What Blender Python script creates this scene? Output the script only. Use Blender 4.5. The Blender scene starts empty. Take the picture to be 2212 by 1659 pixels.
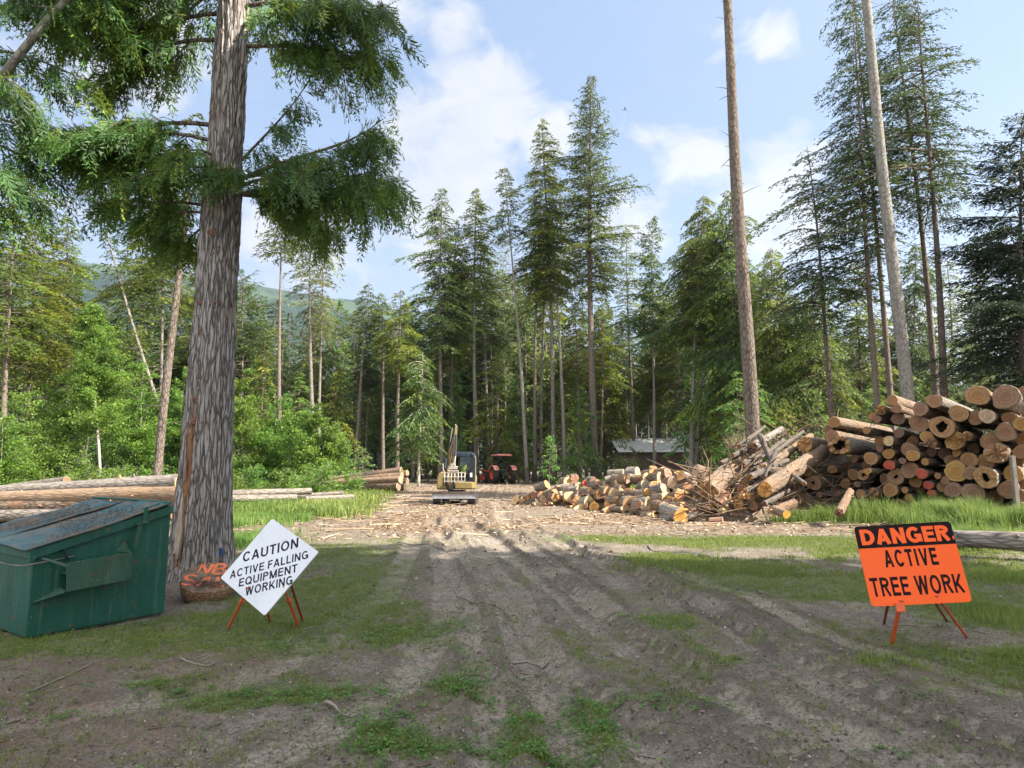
import bpy, math, random
import numpy as np
from mathutils import Vector, Matrix

# ------------------------------------------------------------------ camera, world, sun
SC = bpy.context.scene
COL = SC.collection
CAM_H = 1.6
PITCH = math.radians(7.31)
FPX = 1371.0                       # focal length in pixels of a 2212 px wide picture
cam_d = bpy.data.cameras.new('camera')
cam_d.sensor_width = 36.0
cam_d.lens = 36.0 * FPX / 2212.0
cam_d.clip_end = 12000
cam_d.clip_start = 0.05
cam = bpy.data.objects.new('camera', cam_d)
COL.objects.link(cam)
cam.location = (0, 0, CAM_H)
cam.rotation_euler = (math.radians(90) + PITCH, 0, 0)
SC.camera = cam

SUN_EL = math.radians(41)
SUN_DIR = Vector((0.96 * math.cos(SUN_EL), -0.28 * math.cos(SUN_EL), math.sin(SUN_EL))).normalized()
sun_d = bpy.data.lights.new('sun', 'SUN')
sun_d.energy = 4.7
sun_d.angle = math.radians(0.55)
sun_d.color = (1.0, 0.93, 0.82)
sun = bpy.data.objects.new('sun', sun_d)
COL.objects.link(sun)
sun.rotation_euler = SUN_DIR.to_track_quat('Z', 'Y').to_euler()

SC.view_settings.view_transform = 'Standard'
SC.view_settings.look = 'None'
SC.view_settings.exposure = 1.87
SC.view_settings.gamma = 1.0
SC.render.engine = 'CYCLES'
SC.cycles.use_denoising = True
SC.cycles.max_bounces = 5
SC.cycles.diffuse_bounces = 3
SC.cycles.transmission_bounces = 4
SC.cycles.volume_bounces = 0
SC.cycles.caustics_reflective = False
SC.cycles.caustics_refractive = False


def ray(xd, yd):
    u = (xd - 1106.0) / FPX
    v = (829.5 - yd) / FPX
    c, s = math.cos(PITCH), math.sin(PITCH)
    return Vector((u, c - v * s, s + v * c))


def at(xd, yd, Y):
    d = ray(xd, yd)
    return Vector((0, 0, CAM_H)) + d * (Y / d.y)


def gnd(xd, yd, z=0.0):
    d = ray(xd, yd)
    return Vector((0, 0, CAM_H)) + d * ((z - CAM_H) / d.z)


world = bpy.data.worlds.new('World')
SC.world = world
world.use_nodes = True
nt = world.node_tree
for n in list(nt.nodes):
    nt.nodes.remove(n)


class NB:
    """small node-graph writer"""
    def __init__(s, tree):
        s.t = tree

    def n(s, typ, **kw):
        nd = s.t.nodes.new(typ)
        ins = kw.pop('ins', {})
        for k, v in kw.items():
            setattr(nd, k, v)
        for k, v in ins.items():
            sock = nd.inputs[k]
            if isinstance(v, bpy.types.NodeSocket):
                s.t.links.new(v, sock)
            else:
                sock.default_value = v
        return nd

    def math(s, op, a, b=0.0, c=None, clamp=False):
        nd = s.t.nodes.new('ShaderNodeMath')
        nd.operation = op
        nd.use_clamp = clamp
        for i, v in enumerate((a, b) if c is None else (a, b, c)):
            if isinstance(v, bpy.types.NodeSocket):
                s.t.links.new(v, nd.inputs[i])
            else:
                nd.inputs[i].default_value = v
        return nd.outputs[0]

    def vmath(s, op, a, b=(0, 0, 0)):
        nd = s.t.nodes.new('ShaderNodeVectorMath')
        nd.operation = op
        for i, v in enumerate((a, b)):
            if isinstance(v, bpy.types.NodeSocket):
                s.t.links.new(v, nd.inputs[i])
            else:
                nd.inputs[i].default_value = v
        return nd

    def ramp(s, fac, stops, interp='LINEAR'):
        nd = s.t.nodes.new('ShaderNodeValToRGB')
        cr = nd.color_ramp
        cr.interpolation = interp
        while len(cr.elements) < len(stops):
            cr.elements.new(0.5)
        for e, (p, c) in zip(cr.elements, stops):
            e.position = p
            e.color = (c, c, c, 1) if isinstance(c, (int, float)) else (c[0], c[1], c[2], 1)
        if isinstance(fac, bpy.types.NodeSocket):
            s.t.links.new(fac, nd.inputs[0])
        return nd.outputs[0]

    def mix(s, fac, a, b, mode='MIX'):
        nd = s.t.nodes.new('ShaderNodeMix')
        nd.data_type = 'RGBA'
        nd.blend_type = mode
        nd.clamp_factor = True
        for i, v in ((0, fac), (6, a), (7, b)):
            if isinstance(v, bpy.types.NodeSocket):
                s.t.links.new(v, nd.inputs[i])
            elif i == 0:
                nd.inputs[i].default_value = v
            else:
                nd.inputs[i].default_value = (v[0], v[1], v[2], 1)
        return nd.outputs[2]

    def noise(s, vec, scale, detail=4.0, rough=0.55, dist=0.0):
        nd = s.t.nodes.new('ShaderNodeTexNoise')
        nd.inputs['Scale'].default_value = scale
        nd.inputs['Detail'].default_value = detail
        nd.inputs['Roughness'].default_value = rough
        nd.inputs['Distortion'].default_value = dist
        if vec is not None:
            s.t.links.new(vec, nd.inputs['Vector'])
        return nd.outputs['Fac']

    def scaled(s, vec, sc):
        nd = s.t.nodes.new('ShaderNodeMapping')
        nd.inputs['Scale'].default_value = sc
        s.t.links.new(vec, nd.inputs['Vector'])
        return nd.outputs[0]


w = NB(nt)
sky = w.n('ShaderNodeTexSky', sky_type='NISHITA', sun_disc=False, sun_elevation=SUN_EL,
          sun_rotation=math.atan2(SUN_DIR.x, SUN_DIR.y), air_density=1.0, dust_density=0.6, ozone_density=1.5, altitude=400)
tc = w.n('ShaderNodeTexCoord')
dirv = tc.outputs['Generated']
# cumulus: soft blobs at set compass directions broken up by noise
clouds = [(985, 340, 120, 1.0, .95), (1050, 215, 85, 1.2, 1.1), (900, 270, 80, 1.0, 1.0), (930, 440, 120, .9, .85),
          (1510, 335, 60, 1.8, 0.7), (1400, 300, 40, 1.6, .5), (1665, 85, 45, 1.6, .65), (1690, 365, 80, 1.6, .7),
          (990, 65, 48, 1.2, .7), (1370, 480, 70, 1.2, .7), (640, 520, 150, 1.4, .65), (250, 90, 120, 1.2, .9),
          (1660, 470, 80, 1.6, .8), (1560, 105, 45, 1.2, .45), (2080, 680, 110, 1.4, .6), (860, 30, 60, 1.8, .35), (250, 420, 60, 2.5, .5),
          (1180, 300, 60, 1.0, .8)]
acc = None
for (cx, cy, r, asp, wt) in clouds:
    d = ray(cx, cy).normalized()
    df = w.vmath('SUBTRACT', dirv, tuple(d))
    df = w.vmath('MULTIPLY', df.outputs[0], (1.0 / asp, 1.0, 1.0))
    ln = w.vmath('LENGTH', df.outputs[0]).outputs['Value']
    m = w.math('MULTIPLY', w.math('SUBTRACT', 1.0, w.math('DIVIDE', ln, 1.5 * r / FPX), clamp=True), 1.7 * wt)
    acc = m if acc is None else w.math('MAXIMUM', acc, m)
dsc = w.scaled(dirv, (1, 1, 1.5))
n1 = w.noise(dsc, 11.0, 9, 0.62, 0.5)
n2 = w.noise(dsc, 3.0, 4, 0.5)
puff = w.math('ADD', acc, w.math('MULTIPLY', w.math('SUBTRACT', n1, 0.5), 2.5))
puff = w.ramp(puff, [(0.34, 0.0), (0.62, 0.5), (0.95, 1.0)])
wisps = w.ramp(w.math('ADD', n2, w.math('MULTIPLY', n1, 0.4)), [(0.70, 0.0), (1.0, 0.22)])
cover = w.math('MAXIMUM', puff, wisps)
sep = w.n('ShaderNodeSeparateXYZ', ins={0: dirv})
low = w.math('SUBTRACT', 1.0, w.math('MULTIPLY', sep.outputs[2], 1.9), clamp=True)      # air gets milky towards the horizon
milky = w.math('MULTIPLY', w.math('POWER', low, 1.5), 0.6)
cloud_col = w.mix(w.ramp(n1, [(0.35, 0.0), (0.65, 1.0)]), (4.3, 4.45, 4.9), (5.4, 5.3, 5.25))
skyc = w.mix(1.0, sky.outputs[0], (1.15, 1.12, 1.12), 'MULTIPLY')
skyc = w.mix(0.55, skyc, (2.7, 3.85, 5.9))
base = w.mix(milky, skyc, (4.4, 4.8, 5.5))
tot = w.mix(w.math('MULTIPLY', cover, 0.85), base, cloud_col)
# bright cloud fill added to the unseen sky overhead and behind, lifting the shade
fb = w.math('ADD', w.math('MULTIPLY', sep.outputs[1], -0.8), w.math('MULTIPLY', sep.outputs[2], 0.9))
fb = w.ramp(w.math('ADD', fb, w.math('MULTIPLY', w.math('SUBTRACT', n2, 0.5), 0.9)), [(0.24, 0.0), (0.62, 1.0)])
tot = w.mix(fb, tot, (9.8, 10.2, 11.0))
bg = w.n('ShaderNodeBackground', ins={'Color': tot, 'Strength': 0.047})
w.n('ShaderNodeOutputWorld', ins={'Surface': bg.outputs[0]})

# ------------------------------------------------------------------ mesh helpers
class G:
    """collects vertices and faces (any polygon size), builds one mesh object"""
    def __init__(s):
        s.v, s.loops, s.tot, s.mi, s.tint, s.nv = [], [], [], [], [], 0

    def add(s, v, f, m=0, tint=0.5):
        v = np.asarray(v, dtype=np.float32).reshape(-1, 3)
        s.v.append(v)
        f = np.asarray(f, dtype=np.int64)
        s.loops.append((f + s.nv).ravel())
        s.tot.append(np.full(len(f), f.shape[1], dtype=np.int32))
        mm = np.asarray(m)
        s.mi.append(np.full(len(f), m, dtype=np.int32) if mm.ndim == 0 else mm.astype(np.int32))
        t = np.asarray(tint, dtype=np.float32)
        s.tint.append(np.full(len(v), float(tint), dtype=np.float32) if t.ndim == 0 else t)
        s.nv += len(v)
        return s

    def tube(s, pts, rad, sides=6, cap=True, m=0, tint=0.5, flat=None):
        P = np.asarray(pts, dtype=float)
        n = len(P)
        rad = np.broadcast_to(np.asarray(rad, dtype=float), (n,))
        T = np.gradient(P, axis=0)
        T /= np.linalg.norm(T, axis=1)[:, None] + 1e-9
        ref = np.array([0, 0, 1.0]) if abs(T[0, 2]) < 0.9 else np.array([1.0, 0, 0])
        A = np.cross(T, ref)
        A /= np.linalg.norm(A, axis=1)[:, None] + 1e-9
        B = np.cross(T, A)
        th = np.arange(sides) / sides * 2 * math.pi
        ring = A[:, None, :] * np.cos(th)[None, :, None] + B[:, None, :] * np.sin(th)[None, :, None]
        V = (P[:, None, :] + ring * rad[:, None, None]).reshape(-1, 3)
        i, j = np.meshgrid(np.arange(n - 1), np.arange(sides), indexing='ij')
        a = (i * sides + j).ravel()
        b = (i * sides + (j + 1) % sides).ravel()
        s.add(V, np.stack([a, b, b + sides, a + sides], 1), m, tint)
        if cap:
            k = s.nv - n * sides
            s.loops.append(np.arange(sides)[::-1] + k)
            s.loops.append(np.arange(sides) + k + (n - 1) * sides)
            s.tot.append(np.array([sides, sides], dtype=np.int32))
            s.mi.append(np.array([m, m], dtype=np.int32))
        return s

    def box(s, c, size, rot=None, m=0, tint=0.5, taper=1.0):
        x, y, z = size[0] / 2, size[1] / 2, size[2] / 2
        k = taper
        V = np.array([(-x, -y, -z), (x, -y, -z), (x, y, -z), (-x, y, -z), (-x * k, -y * k, z), (x * k, -y * k, z), (x * k, y * k, z), (-x * k, y * k, z)], float)
        if rot is not None:
            V = V @ np.array(rot.to_3x3()).T
        V = V + np.array(c)
        F = [(0, 3, 2, 1), (4, 5, 6, 7), (0, 1, 5, 4), (1, 2, 6, 5), (2, 3, 7, 6), (3, 0, 4, 7)]
        return s.add(V, F, m, tint)

    def prism(s, poly, d0, d1, axes=(0, 2, 1), m=0):
        """polygon in the plane of axes[0], axes[1] extruded along axes[2] from d0 to d1"""
        n = len(poly)
        V = np.zeros((2 * n, 3))
        for i, (a, b) in enumerate(poly):
            for k, d in ((0, d0), (1, d1)):
                V[i + k * n, axes[0]] = a
                V[i + k * n, axes[1]] = b
                V[i + k * n, axes[2]] = d
        base_ = s.nv
        i = np.arange(n)
        s.add(V, np.stack([i, (i + 1) % n, (i + 1) % n + n, i + n], 1), m)
        s.loops.append(np.arange(n)[::-1] + base_)
        s.loops.append(np.arange(n) + n + base_)
        s.tot.append(np.array([n, n], dtype=np.int32))
        s.mi.append(np.array([m, m], dtype=np.int32))
        return s

    def rhombi(s, p, d, nrm, ln, wd, tint, m=0, fat=0.42):
        d = d / (np.linalg.norm(d, axis=1)[:, None] + 1e-9)
        sd = np.cross(d, nrm)
        sd /= np.linalg.norm(sd, axis=1)[:, None] + 1e-9
        ln = np.broadcast_to(ln, (len(p),))[:, None]
        wd = np.broadcast_to(wd, (len(p),))[:, None]
        V = np.stack([p, p + d * ln * fat + sd * wd * .5, p + d * ln, p + d * ln * fat - sd * wd * .5], 1).reshape(-1, 3)
        F = np.arange(len(p) * 4).reshape(-1, 4)
        return s.add(V, F, m, np.repeat(np.broadcast_to(tint, (len(p),)), 4))

    def mesh(s, name, mats, smooth=False):
        me = bpy.data.meshes.new(name)
        V = np.concatenate(s.v)
        L = np.concatenate(s.loops)
        T = np.concatenate(s.tot)
        me.vertices.add(len(V))
        me.vertices.foreach_set('co', V.ravel())
        me.loops.add(len(L))
        me.loops.foreach_set('vertex_index', L.astype(np.int32))
        me.polygons.add(len(T))
        st = np.zeros(len(T), dtype=np.int32)
        st[1:] = np.cumsum(T)[:-1]
        me.polygons.foreach_set('loop_start', st)
        me.polygons.foreach_set('loop_total', T)
        me.polygons.foreach_set('material_index', np.concatenate(s.mi))
        me.polygons.foreach_set('use_smooth', (np.concatenate(s.mi) != 1) if smooth == 'side' else np.full(len(T), bool(smooth)))
        at_ = me.attributes.new('tint', 'FLOAT', 'POINT')
        at_.data.foreach_set('value', np.concatenate(s.tint))
        me.update(calc_edges=True)
        for m in (mats if isinstance(mats, (list, tuple)) else [mats]):
            me.materials.append(m)
        return me

    def build(s, name, mats, parent=None, smooth=False, loc=None, bevel=0.0):
        return link(name, s.mesh(name, mats, smooth), parent, loc, bevel)


def link(name, data, parent=None, loc=None, bevel=0.0):
    o = bpy.data.objects.new(name, data)
    COL.objects.link(o)
    if parent is not None:
        o.parent = parent
    if loc is not None:
        o.location = loc
    if bevel:
        b = o.modifiers.new('edges', 'BEVEL')
        b.width = bevel
        b.segments = 2
        b.limit_method = 'ANGLE'
    return o


def tag(o, label=None, cat=None, group=None, kind=None):
    if label:
        o['label'] = label
    if cat:
        o['category'] = cat
    if group:
        o['group'] = group
    if kind:
        o['kind'] = kind
    return o


def thing(name, label, cat, loc=(0, 0, 0), rot=None, group=None):
    o = link(name, None, None, loc)
    o.empty_display_size = 0.2
    if rot is not None:
        o.rotation_euler = rot
    return tag(o, label, cat, group)


ORD = ['first', 'second', 'third', 'fourth', 'fifth', 'sixth', 'seventh', 'eighth', 'ninth', 'tenth', 'eleventh', 'twelfth', 'thirteenth',
       'fourteenth', 'fifteenth', 'sixteenth', 'seventeenth', 'eighteenth', 'nineteenth', 'twentieth'] + ['twenty-' + x for x in
       ('first', 'second', 'third', 'fourth', 'fifth', 'sixth', 'seventh', 'eighth', 'ninth')] + ['thirtieth'] + ['thirty-' + x for x in
       ('first', 'second', 'third', 'fourth', 'fifth', 'sixth', 'seventh', 'eighth', 'ninth')] + ['fortieth']


def _hash(ix, iy, seed):
    h = (ix.astype(np.int64) * 374761393 + iy.astype(np.int64) * 668265263 + seed * 974711) & 0x7fffffff
    h = ((h ^ (h >> 13)) * 1274126177) & 0x7fffffff
    return ((h ^ (h >> 16)) & 0xffff) / 65535.0


def vnoise(x, y, seed=0):
    x = np.asarray(x, float); y = np.asarray(y, float)
    ix, iy = np.floor(x), np.floor(y)
    fx, fy = x - ix, y - iy
    fx = fx * fx * (3 - 2 * fx); fy = fy * fy * (3 - 2 * fy)
    a, b = _hash(ix, iy, seed), _hash(ix + 1, iy, seed)
    c, d = _hash(ix, iy + 1, seed), _hash(ix + 1, iy + 1, seed)
    return (a + (b - a) * fx) * (1 - fy) + (c + (d - c) * fx) * fy


def fbm(x, y, seed=0, octv=4, gain=0.5):
    s, a, t = 0.0, 1.0, 0.0
    for k in range(octv):
        s = s + a * vnoise(x * 2 ** k, y * 2 ** k, seed + k * 17)
        t += a
        a *= gain
    return s / t


def sstep(a, b, x):
    t = np.clip((x - a) / (b - a), 0, 1)
    return t * t * (3 - 2 * t)


# ------------------------------------------------------------------ materials
def new_mat(name):
    m = bpy.data.materials.new(name)
    m.use_nodes = True
    for n in list(m.node_tree.nodes):
        m.node_tree.nodes.remove(n)
    return m, NB(m.node_tree)


def finish(b, color, rough=0.8, metal=0.0, bump=None, bump_d=0.01, bump_s=0.6, spec=0.4, **kw):
    ins = {'Base Color': color if isinstance(color, bpy.types.NodeSocket) else (*color, 1), 'Roughness': rough, 'Metallic': metal,
           'Specular IOR Level': spec}
    ins.update(kw)
    if bump is not None:
        bn = b.n('ShaderNodeBump', ins={'Height': bump, 'Distance': bump_d, 'Strength': bump_s})
        ins['Normal'] = bn.outputs[0]
    p = b.n('ShaderNodeBsdfPrincipled', ins=ins)
    b.n('ShaderNodeOutputMaterial', ins={'Surface': p.outputs[0]})
    return p


def objc(b):
    return b.n('ShaderNodeTexCoord').outputs['Object']


def mat_bark(name, dark, light, moss=None, scale=1.0, zs=0.16, bd=0.03, warm=None):
    m, b = new_mat(name)
    v = objc(b)
    rnd = b.n('ShaderNodeObjectInfo').outputs['Random']
    off = b.vmath('ADD', v, b.n('ShaderNodeCombineXYZ', ins={0: b.math('MULTIPLY', rnd, 40), 2: b.math('MULTIPLY', rnd, 17)}).outputs[0]).outputs[0]
    st = b.scaled(off, (9 * scale, 9 * scale, 9 * scale * zs))
    n = b.noise(st, 1.0, 6, 0.65, 0.4)
    vo = b.n('ShaderNodeTexVoronoi', feature='DISTANCE_TO_EDGE', ins={'Vector': st, 'Scale': 1.8})
    cr = b.ramp(vo.outputs['Distance'], [(0.0, 0.0), (0.22, 1.0)])
    h = b.math('MULTIPLY', n, b.math('ADD', b.math('MULTIPLY', cr, 0.6), 0.4))
    c = b.ramp(h, [(0.16, dark), (0.50, light)])
    big = b.noise(off, 1.1, 3, 0.6)
    if warm:
        c = b.mix(b.ramp(big, [(0.45, 0.0), (0.65, 0.8)]), c, warm)
    if moss:
        c = b.mix(b.ramp(b.noise(off, 2.3, 5, 0.7), [(0.52, 0.0), (0.66, 0.75)]), c, moss)
    c = b.mix(b.math('MULTIPLY', rnd, 0.35), c, tuple(min(1, x * 1.5) for x in light))
    finish(b, c, 0.92, bump=h, bump_d=bd, bump_s=0.9, spec=0.15)
    return m


def mat_foliage(name, dark, light, yellow=None, trans=0.3, rough=0.55, spread=0.25):
    m, b = new_mat(name)
    t = b.n('ShaderNodeAttribute', attribute_name='tint').outputs['Fac']
    rnd = b.n('ShaderNodeObjectInfo').outputs['Random']
    c = b.ramp(t, [(0.0, dark), (0.75, light), (1.0, yellow or light)])
    hs = b.n('ShaderNodeHueSaturation', ins={'Hue': b.math('ADD', 0.5, b.math('MULTIPLY', b.math('SUBTRACT', rnd, 0.5), 0.05)),
                                             'Saturation': 1.0, 'Value': b.math('ADD', 1 - spread / 2, b.math('MULTIPLY', rnd, spread)), 'Color': c})
    p = b.n('ShaderNodeBsdfPrincipled', ins={'Base Color': hs.outputs[0], 'Roughness': rough, 'Specular IOR Level': 0.35})
    tr = b.n('ShaderNodeBsdfTranslucent', ins={'Color': b.mix(0.5, hs.outputs[0], tuple(min(1, x * 1.6) for x in (yellow or light)))})
    mx = b.n('ShaderNodeMixShader', ins={0: trans, 1: p.outputs[0], 2: tr.outputs[0]})
    b.n('ShaderNodeOutputMaterial', ins={'Surface': mx.outputs[0]})
    return m


def mat_plain(name, col, rough=0.6, metal=0.0, var=0.25, dirt=None, scale=6.0, spec=0.4):
    m, b = new_mat(name)
    v = objc(b)
    n = b.noise(v, scale, 5, 0.65)
    c = b.mix(b.ramp(n, [(0.3, 0.0), (0.7, 1.0)]), tuple(x * (1 - var) for x in col), tuple(min(1, x * (1 + var * .6)) for x in col))
    if dirt:
        c = b.mix(b.ramp(b.noise(v, scale * 2.7, 6, 0.7), [(0.5, 0.0), (0.68, 0.8)]), c, dirt)
    finish(b, c, rough, metal, bump=n, bump_d=0.003, bump_s=0.4, spec=spec)
    return m


def mat_tinted(name, stops, rough=0.85, trans=0.0):
    m, b = new_mat(name)
    t = b.n('ShaderNodeAttribute', attribute_name='tint').outputs['Fac']
    n = b.noise(objc(b), 7.0, 4, 0.6)
    t2 = b.math('ADD', t, b.math('MULTIPLY', b.math('SUBTRACT', n, 0.5), 0.3))
    finish(b, b.ramp(t2, stops), rough, spec=0.2)
    return m


def mat_cut(name, heart, sap, bark=(0.06, 0.04, 0.03)):
    """sawn end grain: rings round the local z axis, checks, sap-wood rim"""
    m, b = new_mat(name)
    v = objc(b)
    oi = b.n('ShaderNodeObjectInfo').outputs['Random']
    sp = b.n('ShaderNodeSeparateXYZ', ins={0: v})
    wob = b.noise(v, 3.0, 3, 0.5)
    r2 = b.math('SQRT', b.math('ADD', b.math('MULTIPLY', sp.outputs[0], sp.outputs[0]), b.math('MULTIPLY', sp.outputs[1], sp.outputs[1])))
    r = b.math('ADD', r2, b.math('MULTIPLY', wob, 0.05))
    rings = b.math('SINE', b.math('MULTIPLY', r, 190.0))
    rings2 = b.math('SINE', b.math('MULTIPLY', r, 61.0))
    c = b.mix(b.ramp(r, [(0.03, 0.0), (0.24, 1.0)]), heart, sap)
    c = b.mix(b.math('MULTIPLY', b.math('ADD', rings, 1.0), 0.16), c, tuple(x * .45 for x in heart))
    c = b.mix(b.math('MULTIPLY', b.math('ADD', rings2, 1.0), 0.2), c, tuple(x * .5 for x in heart))
    ang = b.math('ARCTAN2', sp.outputs[1], sp.outputs[0])
    ck = b.noise(b.n('ShaderNodeCombineXYZ', ins={0: b.math('MULTIPLY', ang, 2.2), 1: b.math('MULTIPLY', oi, 30), 2: b.math('MULTIPLY', r2, 0.8)}).outputs[0], 2.2, 3, 0.6)
    chk = b.ramp(ck, [(0.495, 0.0), (0.508, 1.0), (0.52, 0.0)])
    c = b.mix(b.math('MULTIPLY', chk, 0.55), c, (0.05, 0.03, 0.02))
    c = b.mix(b.ramp(b.noise(v, 6.0, 5, 0.65), [(0.4, 0.0), (0.75, 0.6)]), c, (0.16, 0.10, 0.06))
    hs = b.n('ShaderNodeHueSaturation', ins={'Hue': b.math('ADD', 0.485, b.math('MULTIPLY', oi, 0.03)), 'Saturation': b.math('ADD', 0.8, b.math('MULTIPLY', oi, 0.3)),
                                             'Value': b.math('ADD', 0.7, b.math('MULTIPLY', oi, 0.5)), 'Color': c})
    finish(b, hs.outputs[0], 0.8, bump=b.math('ADD', rings, b.math('MULTIPLY', chk, -3)), bump_d=0.003, bump_s=0.3, spec=0.2)
    return m


M = {}
M['bark_grey'] = mat_bark('bark_grey', (0.055, 0.046, 0.040), (0.27, 0.235, 0.205))
M['bark_fir'] = mat_bark('bark_fir', (0.028, 0.022, 0.018), (0.235, 0.19, 0.155), scale=1.3, zs=0.3)
M['bark_pole'] = mat_bark('bark_pole', (0.022, 0.017, 0.014), (0.20, 0.158, 0.128), moss=(0.13, 0.125, 0.10), scale=.55, zs=0.4, bd=.05)
M['bark_silver'] = mat_bark('bark_silver', (0.08, 0.07, 0.06), (0.29, 0.27, 0.24), moss=(0.24, 0.25, 0.17), scale=.6, zs=0.4)
M['bark_birch'] = mat_bark('bark_birch', (0.30, 0.25, 0.20), (0.62, 0.56, 0.48), scale=1.3, zs=1.4)
M['bark_log'] = mat_bark('bark_log', (0.03, 0.021, 0.015), (0.22, 0.165, 0.12), scale=.8, zs=0.25, warm=(0.21, 0.12, 0.07))
M['bark_log_grey'] = mat_bark('bark_log_grey', (0.045, 0.038, 0.032), (0.26, 0.225, 0.19), scale=.9, zs=0.2)
M['bark_peeled'] = mat_bark('bark_peeled', (0.06, 0.04, 0.026), (0.28, 0.195, 0.13), scale=1.0, zs=0.14, warm=(0.25, 0.145, 0.08))
M['dead_wood'] = mat_plain('dead_wood', (0.24, 0.20, 0.165), 0.9, var=0.45, scale=5)
M['limb'] = mat_plain('limb', (0.12, 0.098, 0.08), 0.9, var=0.5, scale=4)
M['cut_old'] = mat_cut('cut_old', (0.36, 0.16, 0.07), (0.46, 0.26, 0.125))
M['cut_fresh'] = mat_cut('cut_fresh', (0.66, 0.27, 0.09), (0.80, 0.45, 0.20))
M['cut_pale'] = mat_cut('cut_pale', (0.66, 0.42, 0.22), (0.76, 0.58, 0.36))
M['cut_red'] = mat_plain('cut_red', (0.42, 0.07, 0.04), 0.8, var=0.5, dirt=(0.25, 0.12, 0.07), scale=9)
M['hollow'] = mat_plain('hollow', (0.05, 0.03, 0.02), 0.95)
M['leaf_hem'] = mat_foliage('leaf_hem', (0.020, 0.040, 0.010), (0.150, 0.205, 0.026), (0.32, 0.35, 0.045), trans=0.36)
M['leaf_fir'] = mat_foliage('leaf_fir', (0.015, 0.034, 0.013), (0.100, 0.155, 0.034), (0.21, 0.25, 0.05), trans=0.26)
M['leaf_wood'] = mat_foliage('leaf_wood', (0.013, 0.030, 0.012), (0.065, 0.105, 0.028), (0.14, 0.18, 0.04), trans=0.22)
M['leaf_shade'] = mat_foliage('leaf_shade', (0.014, 0.034, 0.014), (0.058, 0.102, 0.032), (0.13, 0.175, 0.045), trans=0.24)  # darker hemlock leaf, backlit shade put into the colour
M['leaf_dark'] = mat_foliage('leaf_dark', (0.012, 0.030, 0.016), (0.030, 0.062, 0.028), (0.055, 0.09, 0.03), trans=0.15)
M['leaf_cedar'] = mat_foliage('leaf_cedar', (0.016, 0.045, 0.014), (0.085, 0.165, 0.030), (0.30, 0.34, 0.05), trans=0.28)
M['leaf_birch'] = mat_foliage('leaf_birch', (0.03, 0.075, 0.014), (0.145, 0.265, 0.036), (0.28, 0.39, 0.06), trans=0.42)
M['leaf_pale'] = mat_foliage('leaf_pale', (0.08, 0.11, 0.045), (0.17, 0.21, 0.08), (0.27, 0.30, 0.12), trans=0.42)
M['leaf_sap'] = mat_foliage('leaf_sap', (0.06, 0.14, 0.03), (0.14, 0.26, 0.05), (0.24, 0.36, 0.07), trans=0.35)
M['grass'] = mat_foliage('grass', (0.06, 0.105, 0.022), (0.14, 0.22, 0.040), (0.27, 0.30, 0.09), trans=0.35)
M['turf'] = mat_foliage('turf', (0.085, 0.125, 0.024), (0.175, 0.25, 0.042), (0.28, 0.30, 0.09), trans=0.3)
M['weed'] = mat_foliage('weed', (0.045, 0.095, 0.018), (0.10, 0.18, 0.03), (0.17, 0.26, 0.05), trans=0.3)
M['chips'] = mat_tinted('chips', [(0.0, (0.10, 0.065, 0.04)), (0.5, (0.25, 0.175, 0.115)), (1.0, (0.52, 0.40, 0.27))])
M['dark_litter'] = mat_tinted('dark_litter', [(0.0, (0.05, 0.035, 0.025)), (0.5, (0.14, 0.10, 0.075)), (1.0, (0.34, 0.28, 0.22))])

# ------------------------------------------------------------------ ground
TRACKS = [  # (points in photo pixels dropped on the ground, half width, depth, lug depth)
    ([(930, 1120), (985, 1190), (1060, 1280), (1130, 1380), (1180, 1490), (1215, 1600), (1240, 1760)], .17, .045, .008),
    ([(1000, 1120), (1100, 1200), (1230, 1290), (1370, 1390), (1560, 1490), (1800, 1590), (2300, 1790)], .24, .05, .0),
    ([(1060, 1130), (1180, 1210), (1300, 1310), (1420, 1400), (1520, 1480), (1640, 1570), (1800, 1690)], .20, .035, .035),
    ([(1180, 1160), (1360, 1240), (1500, 1320), (1640, 1400), (1800, 1470), (2000, 1550), (2350, 1680)], .18, .045, .006),
    ([(1250, 1180), (1450, 1260), (1580, 1330), (1720, 1400), (1900, 1490), (2100, 1580), (2400, 1700)], .19, .03, .03),
    ([(1010, 1150), (1090, 1260), (1180, 1400), (1300, 1540), (1420, 1650), (1560, 1790)], .16, .03, .006),
    ([(900, 1150), (850, 1260), (740, 1340), (600, 1430), (380, 1500), (60, 1560), (-300, 1640)], .20, .03, .0),
    ([(950, 1180), (960, 1300), (900, 1430), (760, 1540), (560, 1640), (380, 1760)], .17, .028, .006),
    ([(1300, 1480), (1430, 1540), (1600, 1640), (1700, 1740)], .2, .02, .03),
    ([(1120, 1120), (1260, 1190), (1480, 1290), (1700, 1440), (1950, 1570), (2250, 1720)], .10, .035, .0),
    ([(980, 1140), (1020, 1200), (1120, 1330), (1260, 1470), (1450, 1620), (1560, 1720)], .11, .035, .006),
    ([(1330, 1200), (1560, 1270), (1800, 1370), (2050, 1450), (2350, 1560)], .15, .03, .02),
    ([(960, 1200), (1010, 1330), (1040, 1450), (1040, 1600), (1020, 1760)], .12, .03, .006),
]
TR = [(np.array([tuple(gnd(*p))[:2] for p in pts]), hw, dp, lg) for pts, hw, dp, lg in TRACKS]
TR.append((np.array([(-1.6, 14.5), (-1.8, 20), (-2.2, 30), (-2.0, 45), (-1.0, 58)]), .2, .03, .0))
TR.append((np.array([(0.1, 14.5), (-.3, 20), (-.7, 30), (-.6, 45), (.6, 58)]), .2, .03, .0))


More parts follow.
